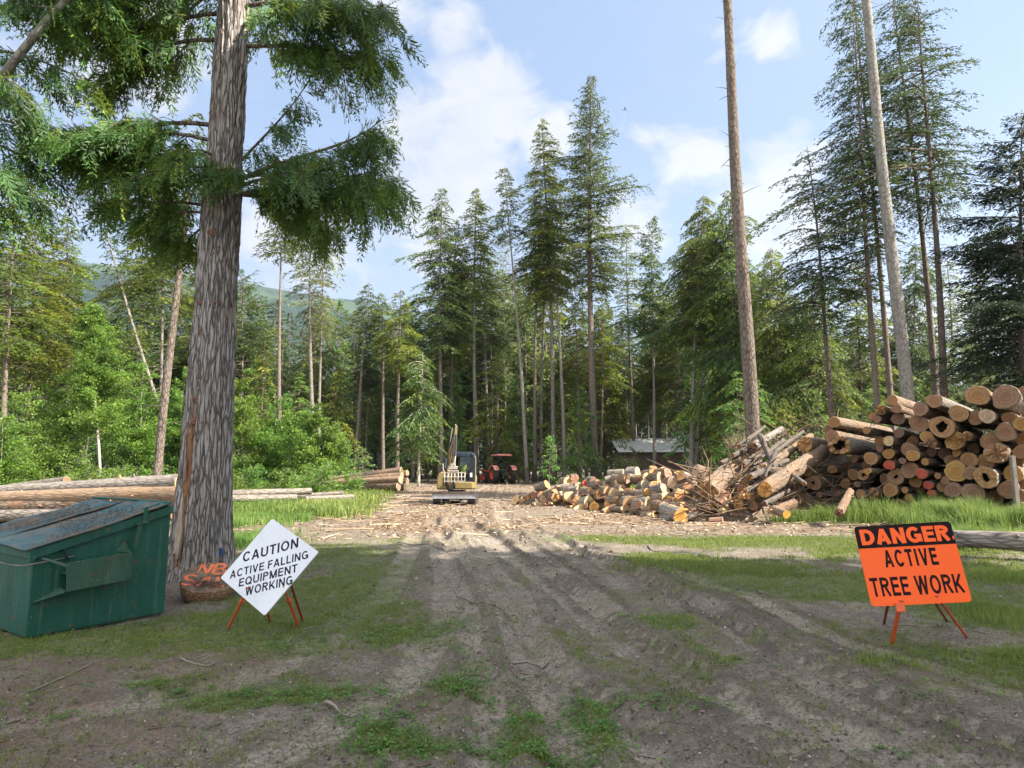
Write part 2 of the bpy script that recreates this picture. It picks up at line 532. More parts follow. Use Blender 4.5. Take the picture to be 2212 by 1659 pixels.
def smooth_poly(P, k=8):
    out = []
    n = len(P)
    for i in range(n - 1):
        p0, p1, p2, p3 = P[max(i - 1, 0)], P[i], P[i + 1], P[min(i + 2, n - 1)]
        for t in np.arange(k) / k:
            out.append(.5 * ((2 * p1) + (-p0 + p2) * t + (2 * p0 - 5 * p1 + 4 * p2 - p3) * t * t + (-p0 + 3 * p1 - 3 * p2 + p3) * t ** 3))
    out.append(P[-1])
    return np.array(out)


TR = [(smooth_poly(P), hw, dp, lg) for P, hw, dp, lg in TR]
TR = [(P, hw * 1.08, dp, lg) for P, hw, dp, lg in TR]


def track_field(x, y):
    z = np.zeros_like(x)
    mk = np.zeros_like(x)
    bk = np.zeros_like(x)
    for ti, (P, hw, dp, lg) in enumerate(TR):
        lo, hi = P.min(0) - .8, P.max(0) + .8
        sel = np.where((x > lo[0]) & (x < hi[0]) & (y > lo[1]) & (y < hi[1]))[0]
        if len(sel) == 0:
            continue
        px, py = x[sel], y[sel]
        px = px + (fbm(px * .5, py * .5, 900 + ti, 2) - .5) * .2
        best = np.full(len(sel), 9e9)
        bs = np.zeros(len(sel)); bd = np.zeros(len(sel))
        acc_ = 0.0
        for a, c in zip(P[:-1], P[1:]):
            d = c - a
            l = np.hypot(*d) + 1e-9
            t = np.clip(((px - a[0]) * d[0] + (py - a[1]) * d[1]) / l ** 2, 0, 1)
            qx, qy = px - a[0] - t * d[0], py - a[1] - t * d[1]
            dd = np.hypot(qx, qy)
            up = dd < best
            best[up] = dd[up]
            bs[up] = (acc_ + t * l)[up]
            bd[up] = (qx * d[1] - qy * d[0])[up] / l
            acc_ += l
        ins = sstep(hw * 1.05, hw * .72, best)
        fade = .7 + .3 * vnoise(bs * .45, bs * 0 + ti * 7.3, 5 + ti)
        berm = np.exp(-((best - hw * 1.25) / (.055 + .25 * hw)) ** 2)
        berm = berm * (.35 + 1.0 * vnoise(px * 7, py * 7, 77) * vnoise(px * 2, py * 2, 78) * 2)
        pat = 0.0
        if lg > 0.02:
            pat = lg * sstep(.2, .75, np.sin(2 * math.pi * bs / .21 + np.abs(bd) * 9) * .5 + .5) * sstep(.25, .6, vnoise(bs * 1.1, bs * 0, 31 + ti))
        elif lg > 0:
            pat = lg * (np.sin(2 * math.pi * bs / .07) * .5 + .5) * (np.sin(bd * 90) * .5 + .5)
        z[sel] += fade * (-dp * 1.0 * ins + dp * .95 * berm) + ins * pat * 1.5
        mk[sel] = np.maximum(mk[sel], ins * fade)
        bk[sel] = np.maximum(bk[sel], np.clip(berm, 0, 1) * (1 - ins) * (.4 + .6 * (lg > .01)) + ins * (pat > .008) * .85 * (lg > .02))
    global BERM
    BERM = bk
    return z, mk


BLOBS = [  # grass: photo pixel, radius x m, radius y m, weight
    (700, 1190, 1.5, 2.2, 1.2), (800, 1235, 1.0, 1.2, .9), (640, 1280, 1.2, .9, .8), (720, 1330, .8, .5, .6), (570, 1330, 1.6, .55, .6), (300, 1390, 2.0, .45, .7), (100, 1400, 1.2, .35, .7),
    (905, 1360, .36, .34, 1.0), (780, 1290, .6, .8, .4), (1000, 1490, .20, .30, 1.0), (1020, 1440, .16, .3, .7), (820, 1585, .17, .2, 1.1), (720, 1490, .35, .15, .9),
    (560, 1505, .6, .14, .8), (660, 1460, .4, .12, .6), (350, 1480, .4, .15, .5), (420, 1530, .4, .12, .6), (130, 1540, .3, .1, .6),
    (1290, 1570, .12, .35, 1.1), (1120, 1590, .16, .25, 1.1), (1180, 1640, .2, .12, 1.0), (1330, 1515, .3, .1, .7), (950, 1620, .2, .1, .7), (975, 1560, .2, .12, .6),
    (1240, 1540, .15, .15, .7), (1450, 1345, .35, .3, .7), (1500, 1520, .3, .1, .5), (2010, 1610, .2, .1, .6), (1630, 1375, .5, .12, .5),
    (1480, 1166, 2.6, .9, 1.2), (1750, 1170, 3.2, .8, 1.2), (2050, 1190, 2.5, .8, 1.2), (1560, 1225, 1.4, .9, .6), (1720, 1250, 1.8, 1.2, .65), (1450, 1205, 1.3, .8, .5),
    (1750, 1340, 1.5, .5, .35), (1870, 1400, 1.6, .5, .35), (2170, 1330, .9, 1.4, .8), (2200, 1230, 1.2, 1.3, .9), (2180, 1480, .9, .4, .4), (1950, 1290, 1.5, 1.2, .35), (1620, 1290, 1.0, .6, .35),
    (1950, 1445, 1.0, .2, .5), (1400, 1130, .5, .3, .6), (560, 1090, 1.2, 3.0, 1.3), (600, 1120, 1.3, 2.0, .9), (520, 1160, 1.0, 2, .9), (860, 1115, .3, .4, .4), (2000, 1130, 4, 1.3, 1.0), (1750, 1120, 1.5, .6, .7),
]
BLW = [(tuple(gnd(a, b_))[:2], rx, ry, wt) for a, b_, rx, ry, wt in BLOBS]


def cover(x, y):
    """grass 0..1, wood chips 0..1, needle litter 0..1"""
    g = np.zeros_like(x)
    for (cx, cy), rx, ry, wt in BLW:
        g += wt * np.exp(-(((x - cx) / rx) ** 2 + ((y - cy) / ry) ** 2))
    far = sstep(17.5, 20, y + (x + 6) * .25) * sstep(-4.0, -6.5, x + (y - 20) * .12)      # meadow behind the logs
    farr = sstep(36, 42, y) * sstep(9, 14, x)
    g = np.maximum(g, far * 1.2)
    g = np.maximum(g, farr * .7)
    g = np.maximum(g, sstep(-7.5, -9, x) * sstep(7, 9, y) * .8)
    n = fbm(x * 1.7, y * 1.7, 11, 4)
    n2 = fbm(x * 6.5, y * 6.5, 12, 3)
    base_ = .34 * sstep(.42, .68, fbm(x * .8, y * .8, 15, 3)) * sstep(16, 13, y)
    n3 = fbm(x * .55 + 9, y * .9, 14, 3)
    gg = sstep(.24, .92, (g * .8 + base_) * (.15 + 1.0 * n + .75 * n3) + (n2 - .5) * .7)
    gg = np.maximum(gg, .9 * np.maximum(far, farr * .6) * (.4 + .6 * n))
    chip = sstep(14.3, 16.6, y + (fbm(x * .5, y * .5, 21, 3) - .5) * 3) * sstep(-9, -5.5, x) * sstep(62, 55, y)
    chip = chip * (.35 + .65 * sstep(.38, .6, fbm(x * .7, y * .7, 22, 4)))
    lit = sstep(.42, .62, fbm(x * .9 + 5, y * 1.5, 41, 4)) * sstep(.6, -1.2, x) * sstep(8.5, 6, y)
    return gg, chip, lit


def gz(x, y, want=False):
    x = np.atleast_1d(np.asarray(x, float)); y = np.atleast_1d(np.asarray(y, float))
    near = np.exp(-(np.maximum(y - 6, 0) / 16) ** 2)
    tz, mk = track_field(x, y)
    near = near * (1 - .88 * np.clip(mk * 1.3, 0, 1))
    z = (fbm(x * .25, y * .25, 1, 3) - .5) * .22 * sstep(2, 9, y) + (fbm(x * 1.6, y * 1.6, 2, 4) - .5) * .08
    z = z + (fbm(x * 7, y * 7, 3, 3) - .5) * .034 * near
    z = z + (vnoise(x * 23, y * 23, 8) - .5) * .016 * near
    z = z + tz
    return (z, mk) if want else z


def axis(lo, hi, step, ends, grow=1.09):
    a = list(np.arange(lo, hi, step))
    s_, p = step, hi
    while p < ends[1]:
        a.append(p); s_ *= grow; p += s_
    a.append(ends[1])
    s_, p = step, lo - step
    pre = []
    while p > ends[0]:
        pre.append(p); s_ *= grow; p -= s_
    pre.append(ends[0])
    return np.array(pre[::-1] + a)


ax = axis(-4.6, 6.0, .026, (-5200, 5200), 1.045)
ay = axis(2.6, 9.0, .026, (-300, 7000), 1.022)
X, Y = np.meshgrid(ax, ay)
shp = X.shape
xf, yf = X.ravel(), Y.ravel()
zf, trk = gz(xf, yf, True)
brm = BERM.copy()
zf *= sstep(400, 120, np.hypot(xf, yf))
gA, cA, lA = cover(xf, yf)
i, j = np.meshgrid(np.arange(shp[0] - 1), np.arange(shp[1] - 1), indexing='ij')
a = (i * shp[1] + j).ravel()
g = G()
g.add(np.stack([xf, yf, zf], 1), np.stack([a, a + 1, a + 1 + shp[1], a + shp[1]], 1))
m, b = new_mat('ground_soil')
v = objc(b)
at_g = b.n('ShaderNodeAttribute', attribute_name='grass_cover').outputs['Fac']
at_c = b.n('ShaderNodeAttribute', attribute_name='chip_cover').outputs['Fac']
at_l = b.n('ShaderNodeAttribute', attribute_name='litter').outputs['Fac']
at_t = b.n('ShaderNodeAttribute', attribute_name='track').outputs['Fac']
n_a = b.noise(v, 1.6, 6, 0.62)
n_b = b.noise(v, 22.0, 5, 0.7)
n_c = b.noise(v, 90.0, 3, 0.6)
soil = b.mix(b.ramp(n_a, [(.35, 0.0), (.65, 1.0)]), (0.175, 0.143, 0.113), (0.30, 0.250, 0.200))
soil = b.mix(b.ramp(at_t, [(.15, 0.0), (.7, .9)]), soil, (0.37, 0.312, 0.250))
n_d = b.noise(v, 42.0, 4, .75)
soil = b.mix(b.ramp(n_d, [(.34, .75), (.50, 0.0)]), soil, (0.085, 0.068, 0.055))
soil = b.mix(b.ramp(n_d, [(.54, 0.0), (.68, .6)]), soil, (0.40, 0.35, 0.29))
at_b = b.n('ShaderNodeAttribute', attribute_name='berm').outputs['Fac']
soil = b.mix(b.math('MULTIPLY', at_b, 0.8), soil, (0.095, 0.077, 0.062))
soil = b.mix(b.ramp(n_b, [(.36, 0.7), (.52, 0.0)]), soil, (0.105, 0.086, 0.070))
soil = b.mix(b.ramp(b.noise(v, 6.0, 5, .7), [(.36, .6), (.52, 0.0)]), soil, (0.13, 0.107, 0.087))
soil = b.mix(b.ramp(n_c, [(.6, 0.0), (.72, 0.55)]), soil, (0.30, 0.27, 0.23))
soil = b.mix(b.math('MULTIPLY', at_l, b.ramp(n_b, [(.4, .0), (.65, .7)])), soil, (0.17, 0.092, 0.06))
chipc = b.mix(b.ramp(b.noise(v, 11.0, 5, .7), [(.38, 0.0), (.62, 1.0)]), (0.11, 0.076, 0.050), (0.27, 0.19, 0.125))
soil = b.mix(b.math('MULTIPLY', at_c, b.ramp(n_b, [(.3, .45), (.6, 1.0)])), soil, chipc)
gcol = b.mix(b.ramp(b.noise(v, 14.0, 5, .7), [(.35, 0.0), (.65, 1.0)]), (0.065, 0.085, 0.028), (0.145, 0.195, 0.048))
gfac = b.math('MULTIPLY', at_g, b.ramp(b.noise(v, 30.0, 4, .7), [(.32, .2), (.6, .9)]))
tot = b.mix(gfac, soil, gcol)
hgt = b.math('ADD', b.math('MULTIPLY', n_b, 1.0), b.math('ADD', b.math('MULTIPLY', n_c, .35), b.math('MULTIPLY', n_d, .6)))
finish(b, tot, 0.95, bump=hgt, bump_d=0.032, bump_s=0.9, spec=0.1)
gr = g.build('ground', m, smooth=True)
for nm, arr in (('grass_cover', gA), ('chip_cover', cA), ('litter', lA), ('track', trk), ('berm', brm)):
    at_ = gr.data.attributes.new(nm, 'FLOAT', 'POINT')
    at_.data.foreach_set('value', arr.astype(np.float32))
tag(gr, kind='structure')


def gh(x, y):
    return float(gz(x, y)[0])


# ------------------------------------------------------------------ hills
g = G()
prof_x = [-900, 0, 180, 300, 420, 540, 640, 700, 780, 850, 900, 935, 1000, 1100, 1300, 1700, 2212, 3000]
prof_y = [560, 560, 576, 592, 604, 622, 640, 650, 652, 668, 692, 715, 770, 850, 900, 905, 880, 880]
az = np.linspace(math.radians(-62), math.radians(62), 260)
rr = np.concatenate([np.linspace(1200, 2600, 46), np.linspace(2650, 3400, 8)])
A_, R_ = np.meshgrid(az, rr)
xd = 1106 + np.tan(A_) * FPX
Ht = (1005 - np.interp(xd, prof_x, prof_y)) / FPX * 2600 * np.cos(A_) + 1.6
tt = np.clip((R_ - 1200) / 1400, 0, 1)
xx, yy = R_ * np.sin(A_), R_ * np.cos(A_)
rid = fbm(xx / 420, yy / 420, 61, 5) - .5
Z = Ht * (sstep(-.15, 1, tt) * .9 + .1 * tt) + rid * 130 * np.sin(np.clip(tt, 0, 1) * math.pi) + (fbm(xx / 26, yy / 26, 62, 3) - .5) * 16 * (tt > .1)
Z = np.where(R_ > 2620, Z - (R_ - 2620) * .3, Z) - 12 * (R_ < 1230)
i, j = np.meshgrid(np.arange(len(rr) - 1), np.arange(len(az) - 1), indexing='ij')
a = (i * len(az) + j).ravel()
g.add(np.stack([xx, yy, Z], -1).reshape(-1, 3), np.stack([a, a + 1, a + 1 + len(az), a + len(az)], 1))
m, b = new_mat('hill_forest')
v = objc(b)
c = b.mix(b.ramp(b.noise(v, .045, 6, .75), [(.38, 0.0), (.62, 1.0)]), (0.008, 0.020, 0.016), (0.034, 0.062, 0.036))
c = b.mix(b.ramp(b.noise(v, .0035, 4, .6), [(.46, 0.0), (.56, .75)]), c, (0.075, 0.115, 0.062))
finish(b, c, .95, bump=b.noise(v, .05, 5, .8), bump_d=18, bump_s=.9, spec=0.0)
tag(g.build('hills', m, smooth=True), kind='structure')

# ------------------------------------------------------------------ trees
def rv(rs, n):
    q = rs.normal(size=(n, 3))
    return q / (np.linalg.norm(q, axis=1)[:, None] + 1e-9)


def conifer(seed, H, cb, R, r0, le=.26, we=.075, dens=1.0, style='hem', dead=30, wob=.12, top_shape=.8, rsides=9, side_bias=None, gap=.12):
    """trunk+limbs and crown in local metres; cb = height of the crown base"""
    rs = np.random.RandomState(seed)
    T, C = G(), G()
    nz = 16
    zz = np.linspace(-.15, H, nz)
    ph = rs.rand(2) * 6
    wx = lambda z: wob * np.sin(z / H * 4 + ph[0]) * (z / H) * (H / 25)
    wy = lambda z: wob * np.sin(z / H * 3 + ph[1]) * (z / H) * (H / 25)
    rad = r0 * (1 - .93 * np.clip(zz / H, 0, 1) ** 1.15) + r0 * .35 * np.exp(-np.clip(zz, 0, 99) / .35)
    T.tube(np.stack([wx(zz), wy(zz), zz], 1), rad, rsides)
    # living limbs
    ch = H - cb
    nb = int(max(30, ch / .36 * 4.6 * dens ** .5))
    P, D, N_, L_, W_, TI = [], [], [], [], [], []
    for k in range(nb):
        t = (k + rs.rand()) / nb
        t = t ** .92
        z0 = cb + ch * t * .985
        shape = (1 - t) ** top_shape * (.55 + .45 * min(1, t / .15)) + .035
        L = R * shape * rs.uniform(.55, 1.18)
        a_ = rs.rand() * 6.283
        L *= .45 + 1.1 * float(vnoise(z0 * .9 + seed, a_ * .9, seed))
        if rs.rand() < .10:
            L *= 1.35
        if rs.rand() < gap:
            continue
        if side_bias is not None:
            L *= 1 + side_bias[1] * math.cos(a_ - side_bias[0])
        if L < .15:
            L = .15
        if style == 'fir':
            sl, dr = .45 * t + .10, .35 * (1 - t)
        elif style == 'cedar':
            sl, dr = .12 + .2 * t, .62
        else:
            sl, dr = .28 * t + rs.uniform(-.12, .10), .42
        dxy = np.array([math.cos(a_), math.sin(a_)])
        s_ = np.linspace(0, 1, 5)
        path = np.stack([wx(z0) + dxy[0] * L * s_, wy(z0) + dxy[1] * L * s_, z0 + L * (sl * s_ - dr * s_ ** 2)], 1)
        T.tube(path, np.linspace(.012 + L * .011, .006, 5), 3, cap=False)
        nt_ = max(4, int(L / (.20 if le > .2 else .12) * dens))
        st = rs.uniform(.12, 1.0, nt_)
        sd = rs.choice([-1, 1], nt_)
        lt = (L * .42 * (1 - .7 * st) + .16) * rs.uniform(.6, 1.2, nt_)
        an = a_ + sd * rs.uniform(.6, 1.15, nt_)
        p0 = np.stack([wx(z0) + dxy[0] * L * st, wy(z0) + dxy[1] * L * st, z0 + L * (sl * st - dr * st ** 2)], 1)
        td = np.stack([np.cos(an), np.sin(an), rs.uniform(-.55, .0, nt_) - (.35 if style == 'cedar' else 0)], 1)
        ne = np.maximum(2, (lt / (le * .48)).astype(int))
        idx = np.repeat(np.arange(nt_), ne)
        q = rs.rand(len(idx))
        pe = p0[idx] + td[idx] * (lt[idx] * q)[:, None]
        pe[:, 2] -= .25 * lt[idx] * q ** 2
        an2 = an[idx] + rs.uniform(-.8, .8, len(idx))
        de = np.stack([np.cos(an2), np.sin(an2), rs.uniform(-.75, .1, len(idx)) - (.5 if style == 'cedar' else 0)], 1)
        nn = rv(rs, len(idx)) * .75 + np.array([0, 0, .6])
        # tip tuft along the limb itself
        nt2 = max(3, int(L / (le * .5)))
        s2 = rs.uniform(.3, 1.02, nt2)
        p2 = np.stack([wx(z0) + dxy[0] * L * s2, wy(z0) + dxy[1] * L * s2, z0 + L * (sl * s2 - dr * s2 ** 2)], 1)
        d2 = np.stack([np.full(nt2, dxy[0]), np.full(nt2, dxy[1]), sl - 2 * dr * s2 * .8 - .1], 1) + rs.normal(size=(nt2, 3)) * .35
        P += [pe, p2]; D += [de, d2]; N_ += [nn, rv(rs, nt2) * .8 + np.array([0, 0, .5])]
        n_all = len(idx) + nt2
        L_.append(le * rs.uniform(.6, 1.35, n_all)); W_.append(we * rs.uniform(.7, 1.4, n_all))
        TI.append(np.clip(rs.rand() ** 1.3 * .95 + rs.normal(size=n_all) * .14, 0, 1))
    C.rhombi(np.concatenate(P), np.concatenate(D), np.concatenate(N_), np.concatenate(L_), np.concatenate(W_), np.concatenate(TI))
    # dead lower limbs
    for k in range(dead):
        z0 = rs.uniform(.12 * H if cb > .3 * H else .05 * H, max(cb, .3 * H) * 1.05)
        L = rs.uniform(.25, 1.0) * min(R, 2.2) * (.35 + .65 * z0 / max(cb, 1))
        a_ = rs.rand() * 6.283
        s_ = np.linspace(0, 1, 5)
        dr = rs.uniform(.1, .7)
        pts = np.stack([math.cos(a_) * L * s_, math.sin(a_) * L * s_, z0 + L * (.15 * s_ - dr * s_ ** 2)], 1)
        pts[:, 0] += wx(z0); pts[:, 1] += wy(z0)
        T.tube(pts, np.linspace(.014, .004, 5), 3, cap=False)
        for q in range(3):
            i0 = rs.randint(1, 4)
            e = pts[i0] + np.array([rs.uniform(-.3, .3), rs.uniform(-.3, .3), rs.uniform(-.35, .05)]) * L * .7
            T.tube([pts[i0], (pts[i0] + e) / 2 + np.array([0, 0, .02]), e], [.007, .005, .003], 3, cap=False)
    return T, C


def broadleaf(seed, H, R, n_br=70, leaf=.10, stems=1, start=.12, dens=60, spread=1.0, r0=.06):
    rs = np.random.RandomState(seed)
    T, C = G(), G()
    for s0 in range(stems):
        hz = H * (1 if s0 == 0 else rs.uniform(.55, .9))
        off = rs.uniform(-.5, .5, 2) * R * (0 if s0 == 0 else 1)
        zz = np.linspace(-.1, hz, 9)
        lean = rs.uniform(-.06, .06, 2)
        cx = off[0] + lean[0] * zz + .08 * np.sin(zz * .9 + s0)
        cy = off[1] + lean[1] * zz
        T.tube(np.stack([cx, cy, zz], 1), r0 * (1 - .9 * np.clip(zz / hz, 0, 1)) * (1 if s0 == 0 else .7), 6)
        for k in range(int(n_br / stems)):
            t = rs.uniform(start, 1)
            z0 = hz * t
            L = R * (math.sin(min(1, (1 - t) * 1.25 + .12) * math.pi * .55)) * rs.uniform(.5, 1.15) * spread + .12
            a_ = rs.rand() * 6.283
            up = rs.uniform(.35, 1.0)
            q = np.linspace(0, 1, 4)
            bx, by = np.interp(z0, zz, cx), np.interp(z0, zz, cy)
            pts = np.stack([bx + math.cos(a_) * L * q, by + math.sin(a_) * L * q, z0 + L * (up * q - .35 * q ** 2)], 1)
            T.tube(pts, np.linspace(.014, .004, 4), 3, cap=False)
            n = int(dens * (.4 + L / R))
            qq = rs.uniform(.15, 1.05, n)
            pos = np.stack([np.interp(qq, q, pts[:, c_]) for c_ in range(3)], 1)
            pos += rs.normal(size=(n, 3)) * np.array([.16, .16, .14]) * (.35 + L * .35)
            d = rv(rs, n); d[:, 2] -= .5
            nn = rv(rs, n) + np.array([.2, 0, .45])
            ti = np.clip(rs.uniform(.2, .7) + rs.normal(size=n) * .18, 0, 1)
            C.rhombi(pos, d, nn, leaf * rs.uniform(.7, 1.3, n), leaf * .72 * rs.uniform(.7, 1.2, n), ti)
    return T, C


def place_tree(name, gT, gC, bark, leaf, base, top, label, cat='tree', group=None, rz=0.0):
    root = thing(name, label, cat, base, None, group)
    ax_ = (Vector(top) - Vector(base)).normalized()
    root.rotation_euler = ax_.to_track_quat('Z', 'X').to_euler() if abs(ax_.z) < .99999 else (0, 0, 0)
    tr = gT.build('trunk', bark, root, smooth=True) if isinstance(gT, G) else link('trunk', gT, root)
    cr = None
    if gC is not None:
        cr = gC.build('crown', leaf, root) if isinstance(gC, G) else link('crown', gC, root)
    return root, tr, cr


